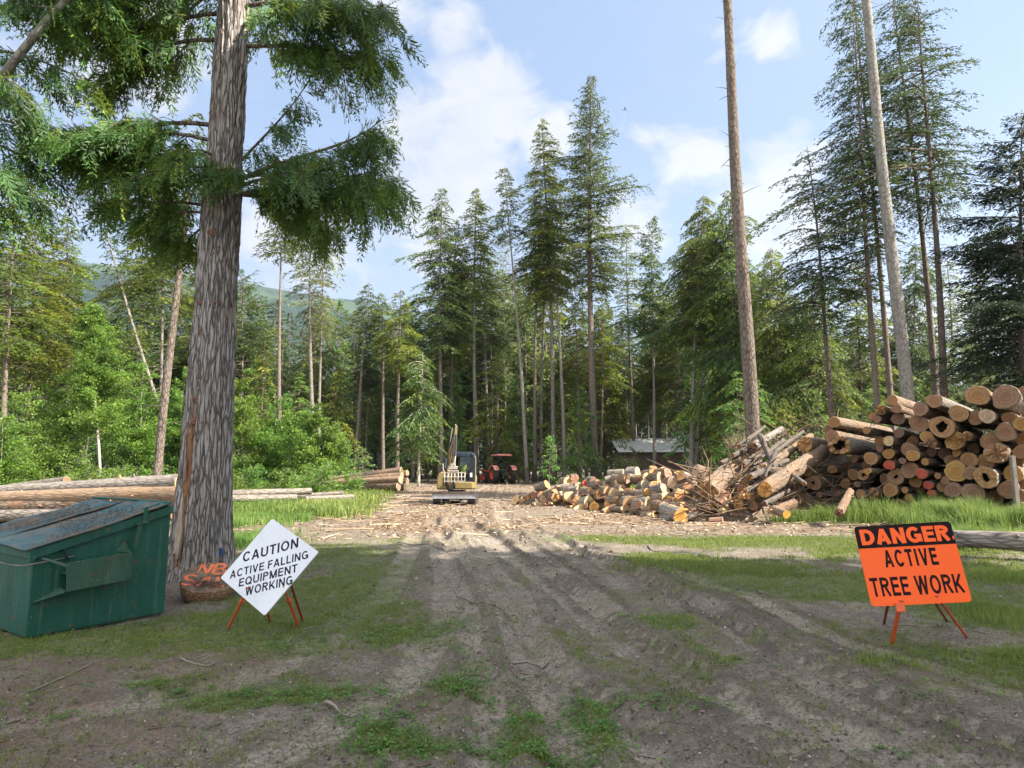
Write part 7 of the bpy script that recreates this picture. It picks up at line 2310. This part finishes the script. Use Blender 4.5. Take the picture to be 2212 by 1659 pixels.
g = G(); g.prism([(-.62, 2.40), (.62, 2.40), (.66, 2.46), (.5, 2.56), (-.5, 2.56), (-.66, 2.46)], -.55, 1.25, axes=(0, 2, 1)); g.build('canopy', pink, troot, bevel=.04)
g = G(); g.box((0, -.05, .95), (.5, .7, .42)); g.box((0, -.36, .75), (.34, .16, .5)); g.build('gearbox', blk, troot, bevel=.03)
g = G(); g.tube([(-.9, 0, .74), (.9, 0, .74)], [.11, .11], 14); g.build('rear_axle', blk, troot)
g = G(); g.tube([(-.8, 2.15, .5), (.8, 2.15, .5)], [.07, .07], 12); g.build('front_axle', blk, troot)
g = G(); g.box((0, 1.85, 1.12), (.56, 1.7, .62), taper=.86); g.build('bonnet', redm, troot, bevel=.06)
g = G(); g.box((0, .25, 1.28), (.46, .44, .12)); g.box((0, .02, 1.55), (.44, .1, .5)); g.build('seat', blk, troot, bevel=.04)
g = G(); g.tube([(.20 * math.cos(a), .85 + .05 * math.sin(a), 1.68 + .19 * math.sin(a)) for a in np.linspace(0, 6.28, 20)], [.016] * 20, 6); g.tube([(0, .85, 1.68), (0, 1.05, 1.35)], [.02, .03], 6); g.build('steering_wheel', blk, troot)
g = G(); g.box((0, 1.08, 1.85), (.94, .012, .9)); g.build('windscreen', glass, troot)
for (a_, c_, r_) in (((0, -.3, .95), (0, -.85, .75), .035), ((-.15, -.4, .9), (-.32, -.85, .48), .02), ((.15, -.4, .9), (.32, -.85, .48), .02)):
    g = G(); g.tube([a_, c_], [r_, r_], 8); g.build('lift_link', stl, troot)
for sx in (-1, 1):
    g = G(); g.box((sx * .8, -.62, 1.36), (.13, .05, .09)); g.build('tail_lamp', redm, troot, bevel=.01)
g = G(); g.prism([(3.0, .25), (3.1, .22), (3.75, .25), (3.7, .3), (3.15, .85), (3.0, .8)], -.8, .8, axes=(1, 2, 0)); g.build('loader_bucket', redm, troot, bevel=.01)

# ------------------------------------------------------------------ shed, post, fallen logs, bird
SY = 60
s0 = at(1345, 1040, SY); s1 = at(1485, 1040, SY)
sw = (s1 - s0).length
sroot2 = thing('shed', 'low dark plank shed with a pale metal roof among the trees', 'shed', (s0.x, s0.y, gh(s0.x, s0.y)))
wz = at(1345, 977, SY).z
plank = mat_plain('plank_wall', (.13, .09, .065), .9, var=.4, scale=8)
g = G()
nb_ = int(wz / .17)
for q in range(nb_):
    z_ = (q + .5) * wz / nb_
    g.box((sw / 2, 0, z_), (sw, .05 + .02 * (q % 2), wz / nb_ * .9))
g.build('wall', plank, sroot2)
g = G(); g.box((0.03, 2.3, wz / 2), (.06, 4.5, wz)); g.box((sw - .03, 2.3, wz / 2), (.06, 4.5, wz)); g.box((sw / 2, 4.5, wz / 2), (sw - .14, .06, wz)); g.build('wall', plank, sroot2)
g = G()
z1 = at(1345, 958, SY + 4.0).z + .5
for q in range(34):
    x_ = -.4 + (sw + .8) * q / 34
    g.add([(x_, -.5, wz - .02), (x_ + (sw + .8) / 68, -.5, wz + .03), (x_ + (sw + .8) / 34, -.5, wz - .02), (x_, 4.9, z1), (x_ + (sw + .8) / 68, 4.9, z1 + .05), (x_ + (sw + .8) / 34, 4.9, z1)], [(0, 1, 4, 3), (1, 2, 5, 4)])
rfo = g.build('roof', mat_plain('roof_metal', (.62, .63, .62), .45, metal=.2, var=.12), sroot2)
sm = rfo.modifiers.new('thick', 'SOLIDIFY'); sm.thickness = .02
g = G(); g.box((sw * .42, -.05, .95), (.8, .03, 1.85)); dr = g.build('door', plank, sroot2)
g = G(); g.box((sw * .42 + .3, -.08, .95), (.03, .03, .1)); g.build('handle', stl, dr)

pp_ = at(2206, 1140, 17.2)
pt = at(2204, 985, 17.2)
g = G()
g.prism([(-.055, -.02), (.055, -.02), (.05, pt.z), (0.0, pt.z + .015), (-.05, pt.z - .01)], -.05, .05, axes=(0, 2, 1))
o = g.build('wooden_post', M['dead_wood'], None, loc=(pp_.x - .05, pp_.y, gh(pp_.x, pp_.y)), bevel=.004)
tag(o, 'grey weathered wooden post at the picture edge before the log stack', 'post')
long_log(at(2066, 1160, 11.6) - Vector((0, 0, .02)), at(2300, 1176, 10.9), .135, .17, M['bark_grey'], M['dead_wood'], 'old grey fallen log lying behind the danger sign', 141, None, name='fallen_log', jag=.15, bend=.05, knots=8)
for k, (xa, ya, xb, yb, r, lab) in enumerate([
        (995, 1258, 1068, 1320, .017, 'crooked grey stick lying on the track before the excavator'),
        (1104, 1420, 1190, 1415, .014, 'dark curved stick across the tyre track in the middle of the road'),
        (850, 1650, 765, 1600, .006, 'thin pale twig low on the left bare soil'),
        (620, 1392, 720, 1345, .007, 'long thin pale twig curving beside the caution sign leg'),
        (390, 1418, 470, 1436, .010, 'pale forked stick on the grass between dumpster and caution sign'),
        (60, 1500, 200, 1440, .009, 'dark bent twig below the dumpster corner'),
        (700, 1520, 770, 1545, .013, 'flat grey splinter of wood beside the weeds in the road'),
        (690, 1180, 760, 1186, .012, 'bare stick on the grass behind the caution sign'),
        (1400, 1180, 1480, 1200, .013, 'dark stick at the edge of the sunlit grass strip'),
        (1700, 1160, 1850, 1166, .018, 'long pale branch on the grass leading to the danger sign'),
        (1620, 1285, 1700, 1290, .010, 'short dark stick on the shaded grass before the danger sign'),
        (1930, 1345, 2060, 1352, .008, 'thin twig in the grass under the danger sign'),
        (860, 1170, 960, 1183, .014, 'long bare stick at the shadow edge across the track')]):
    A_, B_ = gnd(xa, ya), gnd(xb, yb)
    rs = np.random.RandomState(700 + k)
    n = 9
    q = np.linspace(0, 1, n)[:, None]
    P = np.array(A_) * (1 - q) + np.array(B_) * q
    L = (B_ - A_).length
    sd = np.array([-(B_ - A_).y, (B_ - A_).x, 0]) / L
    P = P + sd * (np.sin(q * 3.1) * L * rs.uniform(-.16, .16) + np.cumsum(rs.normal(size=(n, 1)), 0) * L * .012)
    P[:, 2] = gz(P[:, 0], P[:, 1]) + r * .8
    P[-1, 2] += .03
    g = G(); g.tube(P - np.array(A_), np.linspace(r, r * .5, n), 7)
    if k in (4, 8, 9, 12):
        g.tube([P[4] - np.array(A_), P[4] - np.array(A_) + sd * L * .12 + (np.array(B_) - np.array(A_)) * .12 + np.array([0, 0, .04])], [r * .6, r * .25], 5)
    o = g.build('stick', M['dead_wood'], None, smooth=True, loc=A_)
    tag(o, lab, 'stick')
bp = at(1350, 237, 60)
g = G()
g.tube([(-.16, 0, 0), (-.05, 0, .01), (.08, 0, .02), (.14, 0, .02)], [.01, .04, .04, .015], 8)
g.add([(.05, 0, .03), (-.02, 0, .03), (-.10, .30, .12), (-.02, .32, .14), (.05, 0, .025), (-.02, 0, .025), (-.10, -.30, .12), (-.02, -.32, .14)], [(0, 1, 2, 3), (4, 5, 6, 7)])
g.add([(-.14, 0, 0), (-.26, .05, 0), (-.26, -.05, 0)], [(0, 1, 2)])
tag(g.build('bird', blk, None, loc=bp), 'small dark bird flying high in the open sky beyond the tallest fir', 'bird')

# ------------------------------------------------------------------ ground cover
def view_samples(rs, n, y0, y1, pw=1.0, xpad=.5):
    """random ground points inside a wide wedge ahead, spread evenly over the ground weighted to the near part"""
    y_ = (y0 ** (1 - pw) + rs.rand(n) * (y1 ** (1 - pw) - y0 ** (1 - pw))) ** (1 / (1 - pw)) if pw != 1 else y0 * (y1 / y0) ** rs.rand(n)
    x_ = rs.uniform(-1, 1, n) * (y_ * .86 + xpad)
    return x_, y_


def in_box(x, y):      # footprint of the dumpster
    dx, dy = x - F0.x, y - F0.y
    u = dx * ex.x + dy * ex.y; v = dx * ey.x + dy * ey.y
    return (u > -.0) & (u < LEN) & (v > 0) & (v < WD)


def blades(rs, x, y, h, wd, nb, tint, lean=.5, seg=2, mat='grass', name='grass', spread=.03):
    n = len(x)
    idx = np.repeat(np.arange(n), nb)
    X_ = x[idx] + rs.normal(size=len(idx)) * spread
    Y_ = y[idx] + rs.normal(size=len(idx)) * spread
    Z_ = gz(X_, Y_) - .004
    hh = h[idx] * rs.uniform(.5, 1.25, len(idx))
    a = rs.rand(len(idx)) * 6.2832
    ln = rs.uniform(.1, 1, len(idx)) * lean
    dx, dy = np.cos(a) * ln * hh, np.sin(a) * ln * hh
    a2 = a + 1.57 + rs.normal(size=len(idx)) * .6
    wx, wy = np.cos(a2) * wd * .5, np.sin(a2) * wd * .5
    W = rs.uniform(.7, 1.4, len(idx))
    P0_ = np.stack([X_ - wx * W, Y_ - wy * W, Z_], 1); P1_ = np.stack([X_ + wx * W, Y_ + wy * W, Z_], 1)
    M0 = np.stack([X_ + dx * .3 - wx * W * .8, Y_ + dy * .3 - wy * W * .8, Z_ + hh * .6], 1)
    M1 = np.stack([X_ + dx * .3 + wx * W * .8, Y_ + dy * .3 + wy * W * .8, Z_ + hh * .6], 1)
    Tp = np.stack([X_ + dx, Y_ + dy, Z_ + hh * (1 - .35 * ln)], 1)
    g = G()
    V = np.stack([P0_, P1_, M1, M0, Tp], 1).reshape(-1, 3)
    k = np.arange(len(idx))[:, None] * 5
    t = np.repeat(np.clip(tint[idx] + rs.normal(size=len(idx)) * .13, 0, 1), 5)
    g.add(V, k + np.array([0, 1, 2, 3]), 0, t)
    g.loops.append((k + np.array([3, 2, 4])).ravel()); g.tot.append(np.full(len(idx), 3, dtype=np.int32)); g.mi.append(np.zeros(len(idx), dtype=np.int32))
    return g


rs = np.random.RandomState(404)
# short turf of the foreground
x, y = view_samples(rs, 120000, 2.9, 16.5, 1.0)
gA_, cA_, _ = cover(x, y)
tm = track_field(x, y)[1]
keep = (rs.rand(len(x)) < (gA_ ** 1.3 * .62 + .11 * sstep(.35, .65, fbm(x * 2.1, y * 2.1, 88, 3))) * (1 - .75 * tm)) & ~in_box(x, y)
x, y = x[keep], y[keep]
yn = fbm(x * .7, y * .7, 70, 3)
far_ = np.clip(y / 10, .55, 1.6)
g = blades(rs, x, y, (.022 + .035 * vnoise(x * 3, y * 3, 9)) * (.8 + .5 * far_) * (1 + .5 * sstep(4.2, 5.6, x) * sstep(9, 7, y)), .0042 * 1.0, 5, np.clip(.25 + .6 * yn, 0, 1), lean=.9, spread=.022)
tag(g.build('turf_grass', M['turf']), 'short green grass growing in patches over the shaded soil', 'grass', kind='stuff')
# broad-leaved weeds in tufts
WP = [(905, 1360, .30, .26, 260), (1000, 1490, .17, .30, 200), (1015, 1435, .12, .25, 90), (820, 1585, .14, .16, 150), (840, 1625, .1, .1, 60), (720, 1490, .3, .1, 160), (560, 1505, .5, .1, 130), (1290, 1570, .09, .28, 150), (1120, 1590, .13, .2, 150),
      (1180, 1640, .18, .08, 110), (1450, 1345, .25, .2, 90), (950, 1620, .16, .06, 60), (1330, 1515, .22, .05, 60), (350, 1480, .35, .1, 60), (130, 1540, .3, .08, 60), (740, 1350, .5, .4, 120), (2000, 1500, .3, .1, 50), (2015, 1610, .15, .06, 40),
      (780, 1240, .8, .8, 160), (650, 1210, .7, 1.2, 200), (1240, 1545, .1, .1, 50), (1000, 1310, .2, .2, 40), (1500, 1530, .2, .08, 50), (800, 1540, .15, .12, 60), (315, 1345, .06, .04, 20), (350, 1335, .05, .03, 14)]
xs, ys = [], []
for (a_, b_, rx_, ry_, n) in WP:
    c = gnd(a_, b_)
    n = int(n * .34); xs.append(c.x + rs.normal(size=n) * rx_ * 1.1); ys.append(c.y + rs.normal(size=n) * ry_ * 1.0)
x2, y2 = view_samples(rs, 5200, 3, 14)
gg = cover(x2, y2)[0]; kp = (rs.rand(len(x2)) < gg * .6 + .05)
xs.append(x2[kp]); ys.append(y2[kp])
x, y = np.concatenate(xs), np.concatenate(ys)
kp = ~in_box(x, y); x, y = x[kp], y[kp]
nl = 9
idx = np.repeat(np.arange(len(x)), nl)
a = rs.rand(len(idx)) * 6.283
rr_ = rs.uniform(.004, .035, len(idx))
X_, Y_ = x[idx] + np.cos(a) * rr_, y[idx] + np.sin(a) * rr_
P = np.stack([X_, Y_, gz(X_, Y_) + rs.uniform(.004, .04, len(idx))], 1)
D_ = np.stack([np.cos(a), np.sin(a), rs.uniform(-.3, .5, len(idx))], 1)
g = G(); g.rhombi(P, D_, np.tile([0, 0, 1.], (len(idx), 1)) + rv(rs, len(idx)) * .5, rs.uniform(.014, .034, len(idx)), rs.uniform(.010, .022, len(idx)), np.clip(rs.uniform(.2, .9, len(x))[idx] + rs.normal(size=len(idx)) * .12, 0, 1))
tag(g.build('broadleaf_weeds', M['weed']), 'low clover and broad leaved weeds in clumps on the soil', 'weeds', kind='stuff')
# sunlit strip of bright grass
x, y = view_samples(rs, 60000, 9.5, 20, 1.0)
gA_, _, _ = cover(x, y)
kp = (rs.rand(len(x)) < gA_ * .8) & (x > 1.5)
x, y = x[kp], y[kp]
g = blades(rs, x, y, .05 + .05 * vnoise(x * 2, y * 2, 9), .010, 4, np.clip(.35 + .6 * fbm(x * .6, y * .6, 71, 3), 0, 1), lean=.8, spread=.05)
tag(g.build('sunlit_grass', M['grass']), 'bright grass strip in the sun before the log stack', 'grass', kind='stuff')
# tall grass at the foot of the stack and beside the fallen log
def patch(pts, n, h, hv, wd, seed, nb=5, lean=.55, sp=.05):
    rs = np.random.RandomState(seed)
    xs, ys, hs = [], [], []
    for (a_, b_, rx_, ry_, w_, hm) in pts:
        c = gnd(a_, b_)
        m_ = int(n * w_)
        xs.append(c.x + rs.normal(size=m_) * rx_ * .5); ys.append(c.y + rs.normal(size=m_) * ry_ * .5); hs.append(np.full(m_, hm))
    x, y, hm = np.concatenate(xs), np.concatenate(ys), np.concatenate(hs)
    k = ~in_box(x, y)
    x, y, hm = x[k], y[k], hm[k]
    return blades(rs, x, y, (h + hv * vnoise(x * 2, y * 2, seed)) * hm, wd, nb, np.clip(.25 + .75 * fbm(x * .8, y * .8, seed, 3), 0, 1), lean=lean, spread=sp)


g = patch([(1830, 1122, 1.5, .8, .8, .8), (1920, 1124, 1.6, .8, 1, 1.2), (2000, 1130, 1.6, .9, 1.2, 1.25), (2080, 1136, 1.6, .9, 1.2, 1.1), (2160, 1145, 1.5, .9, 1.1, 1.0), (1760, 1122, 1.0, .5, .3, .6), (2230, 1150, 1.5, .9, 1, 1.1), (2180, 1180, 1.6, .7, .8, .7), (2050, 1160, 1.5, .6, .5, .5)], 1500, .14, .62, .014, 51)
tag(g.build('tall_grass', M['grass']), 'tall seeding grass along the foot of the log stack', 'grass', kind='stuff')
g = patch([(570, 1100, 1.2, 2.2, 1.5, 1.0), (610, 1085, 1.2, 2.0, 1.2, 1.0), (540, 1130, .9, 1.6, 1, .8), (600, 1125, 1.0, 1.5, .8, .7), (520, 1170, .8, 1.6, .6, .5), (640, 1080, 1.0, 1.6, .4, .6), (530, 1060, 1.5, 3, .6, .8)], 1500, .20, .24, .015, 52)
tag(g.build('tall_grass', M['grass']), 'fresh tall grass between the cedar trunk and the chips', 'grass', kind='stuff')
g = patch([(2200, 1330, .5, .9, .7, 1), (2210, 1250, .8, 1.1, 1, 1.1), (1890, 1430, .4, .15, .10, .6), (2212, 1420, .4, .3, .3, .8)], 600, .06, .09, .005, 53, nb=7, sp=.05)
tag(g.build('rough_grass', M['turf']), 'rough grass tussocks in the shade past the danger sign', 'grass', kind='stuff')
# leafy weeds under the fallen log and in the tall grass
def leafmass(pts, n, size, hmax, seed, mat, name, label):
    rs = np.random.RandomState(seed)
    g = G()
    for (a_, b_, rx_, ry_, w_) in pts:
        c = gnd(a_, b_); m_ = int(n * w_)
        x = c.x + rs.normal(size=m_) * rx_ * .5; y = c.y + rs.normal(size=m_) * ry_ * .5
        z = gz(x, y) + hmax * rs.rand(m_) ** 1.2 * (.3 + .7 * vnoise(x * 3, y * 3, seed))
        d = rv(rs, m_); d[:, 2] = d[:, 2] * .4
        g.rhombi(np.stack([x, y, z], 1), d, np.tile([0, -.3, 1.], (m_, 1)) + rv(rs, m_) * .7, size * rs.uniform(.6, 1.4, m_), size * .7 * rs.uniform(.7, 1.2, m_), np.clip(.2 + .7 * fbm(x * 2, y * 2, seed, 2) + rs.normal(size=m_) * .12, 0, 1), fat=.5)
    tag(g.build(name, mat), label, 'weeds', kind='stuff')


leafmass([(2140, 1175, 1.0, .5, 1), (2200, 1190, .8, .5, 1), (2080, 1190, .8, .3, .6), (2150, 1135, 1.3, .6, 1), (2080, 1125, 1.2, .5, .7), (1820, 1122, .8, .3, .5), (2210, 1120, 1.2, .7, .8)], 1500, .075, .32, 61, M['weed'], 'leafy_weeds', 'broad leafy weeds around the fallen log behind the danger sign')
leafmass([(500, 1046, 3, 2, 1), (620, 1046, 3, 2, 1), (560, 1060, 1.5, 2, .6), (660, 1062, 1.0, .8, .5), (200, 1052, 4, 3, 1), (60, 1052, 4, 3, 1), (700, 1046, 2, 2, .7), (340, 1052, 3, 3, .8)], 2200, .14, .7, 62, M['leaf_birch'], 'meadow_weeds', 'bright leafy undergrowth along the far meadow edge')
# meadow grass beyond the felled logs
rs = np.random.RandomState(909)
n = 42000
y = rs.uniform(18.5, 46, n); x = rs.uniform(-1, -.12, n) * (y * .86 + 1)
gA_ = cover(x, y)[0]
kp = rs.rand(n) < gA_ * .9
x, y = x[kp], y[kp]
g = blades(rs, x, y, .22 + .28 * fbm(x * .5, y * .5, 33, 3), .035, 3, np.clip(.35 + .8 * (fbm(x * .25, y * .25, 34, 3)), 0, 1), lean=.7, spread=.12)
tag(g.build('meadow_grass', M['grass']), 'yellow green meadow grass beyond the felled logs', 'grass', kind='stuff')
# ground plants along the forest edge
n = 16000
y = rs.uniform(40, 62, n); x = rs.uniform(-.1, .86, n) * y
kp = (rs.rand(n) < sstep(.45, .62, fbm(x * .3, y * .3, 35, 3))) & ~((np.abs(x + .5) < 4) & (y < 62))
x, y = x[kp], y[kp]
g = G(); m_ = len(x)
P = np.stack([np.repeat(x, 4) + rs.normal(size=m_ * 4) * .2, np.repeat(y, 4) + rs.normal(size=m_ * 4) * .2, rs.uniform(.02, .5, m_ * 4)], 1)
g.rhombi(P, rv(rs, m_ * 4), np.tile([0, -.3, 1.], (m_ * 4, 1)) + rv(rs, m_ * 4) * .7, .18, .12, rs.rand(m_ * 4))
tag(g.build('forest_undergrowth', M['leaf_birch']), 'low leafy undergrowth along the shaded forest edge', 'undergrowth', kind='stuff')

# wood chips, bark flakes, twigs
rs = np.random.RandomState(515)
x, y = view_samples(rs, 60000, 13, 60, 1.35)
cc = cover(x, y)[1]
kp = (rs.rand(len(x)) < cc * .8)
x, y = x[kp], y[kp]
n = len(x)
P = np.stack([x, y, gz(x, y) + rs.uniform(.0, .03, n)], 1)
d = rv(rs, n); d[:, 2] *= .25
g = G(); g.rhombi(P, d, np.tile([0, 0, 1.], (n, 1)) + rv(rs, n) * .5, rs.uniform(.04, .16, n) * (1 + y / 50), rs.uniform(.015, .05, n) * (1 + y / 50), rs.uniform(.15, 1, n) ** 1.2)
tag(g.build('wood_chips', M['chips']), 'pale wood chips and bark flakes covering the sunlit clearing', 'wood chips', kind='stuff')
g = G()
x, y = view_samples(rs, 2600, 14.5, 40, 1.2)
wgt = cover(x, y)[1] * sstep(.4, .6, fbm(x * .4, y * .4, 66, 3)) + .9 * np.exp(-(((x + 5.0) / 2.2) ** 2 + ((y - 19.5) / 2.5) ** 2)) + .9 * np.exp(-(((x - 5.5) / 4) ** 2 + ((y - 18.2) / 1.0) ** 2)) + np.exp(-(((x + 3.6) / 2) ** 2 + ((y - 25.5) / 1.5) ** 2))
kp = rs.rand(len(x)) < wgt
x, y = x[kp], y[kp]
sticks(g, rs, list(np.stack([x, y, gz(x, y) + .015], 1)), .006, .022, .25, 1.5, .14, tint=(.35, 1))
tag(g.build('twig_litter', M['chips'], smooth=True), 'pale twigs and peeled slivers strewn over the clearing', 'twigs', kind='stuff')
# crumbs, pebbles, leaves and little twigs of the foreground
x, y = view_samples(rs, 60000, 2.9, 13.5, 1.0)
n = len(x)
P = np.stack([x, y, gz(x, y) + rs.uniform(-.002, .006, n)], 1)
d = rv(rs, n); d[:, 2] *= .3
sz = rs.uniform(.006, .022, n) * (rs.rand(n) ** 2 * 1.6 + .5)
g = G(); g.rhombi(P, d, np.tile([0, 0, 1.], (n, 1)) + rv(rs, n) * .5, sz, sz * rs.uniform(.2, .7, n), rs.rand(n) ** 1.3)
tag(g.build('bark_crumbs', M['dark_litter']), 'bark crumbs and dry leaf scraps on the foreground soil', 'litter', kind='stuff')
g = G()
x, y = view_samples(rs, 900, 2.9, 13.5, 1.0)
kp = rs.rand(len(x)) < .3 + .7 * (x < .5)
x, y = x[kp], y[kp]
sticks(g, rs, list(np.stack([x, y, gz(x, y) + .004], 1)), .0012, .004, .04, .30, .08, tint=(.1, .8))
tag(g.build('twig_litter', M['dark_litter'], smooth=True), 'small twigs scattered over the shaded foreground', 'twigs', kind='stuff')
g = G()
x, y = view_samples(rs, 1500, 2.9, 12, 1.0)
ico = np.array([(1, 0, 0), (-1, 0, 0), (0, 1, 0), (0, -1, 0), (0, 0, 1), (0, 0, -1)], float)
icf = [(0, 2, 4), (2, 1, 4), (1, 3, 4), (3, 0, 4), (2, 0, 5), (1, 2, 5), (3, 1, 5), (0, 3, 5)]
for q in range(len(x)):
    s_ = rs.uniform(.002, .006) * (2.6 if rs.rand() < .03 else 1)
    V = ico * s_ * rs.uniform(.6, 1.3, (6, 3)) + np.array([x[q], y[q], gh(x[q], y[q]) + s_ * .3]) if q % 1 == 0 else None
    g.add(V, icf, 0, rs.rand())
tag(g.build('gravel', mat_tinted('pebbles', [(0.0, (.16, .15, .14)), (.6, (.34, .32, .30)), (1.0, (.6, .58, .55))]), smooth=True), 'small pale pebbles scattered on the bare soil', 'gravel', kind='stuff')

# crumbly soil clods thrown up beside the tyre tracks
x, y = view_samples(rs, 42000, 2.9, 15, 1.0)
_z, mk_ = gz(x, y, True)
kp = rs.rand(len(x)) < (.06 + .75 * np.clip(BERM, 0, 1)) * (1 - .8 * cover(x, y)[0])
x, y, _z = x[kp], y[kp], _z[kp]
n = len(x)
s_ = (rs.uniform(.003, .010, n) * (1 + 1.2 * (rs.rand(n) < .12)) * np.clip(y / 6, .8, 2.0))
V = ico[None] * (s_[:, None, None] * rs.uniform(.55, 1.3, (n, 6, 3))) + np.stack([x, y, _z + s_ * .35], 1)[:, None, :]
g = G(); g.add(V.reshape(-1, 3), (np.arange(n)[:, None, None] * 6 + np.array(icf)[None]).reshape(-1, 3), 0, np.repeat(rs.rand(n), 6))
tag(g.build('soil_clods', mat_tinted('clods', [(0.0, (.07, .055, .045)), (.5, (.16, .13, .105)), (1.0, (.32, .27, .22))])), 'crumbly soil clods along the edges of the tyre tracks', 'soil', kind='stuff')

# ------------------------------------------------------------------ haze
g = G()
x0, x1, y0, y1, z0, z1 = -5100, 5100, -290, 5200, -60, 1000
g.box(((x0 + x1) / 2, (y0 + y1) / 2, (z0 + z1) / 2), (x1 - x0, y1 - y0, z1 - z0))
m, b = new_mat('haze_air')
pv = b.n('ShaderNodeVolumePrincipled', ins={'Color': (.72, .84, 1.0, 1), 'Density': .00011, 'Anisotropy': .3})
b.n('ShaderNodeOutputMaterial', ins={'Volume': pv.outputs[0]})
tag(g.build('haze', m), 'thin bluish summer haze', 'haze', kind='stuff')
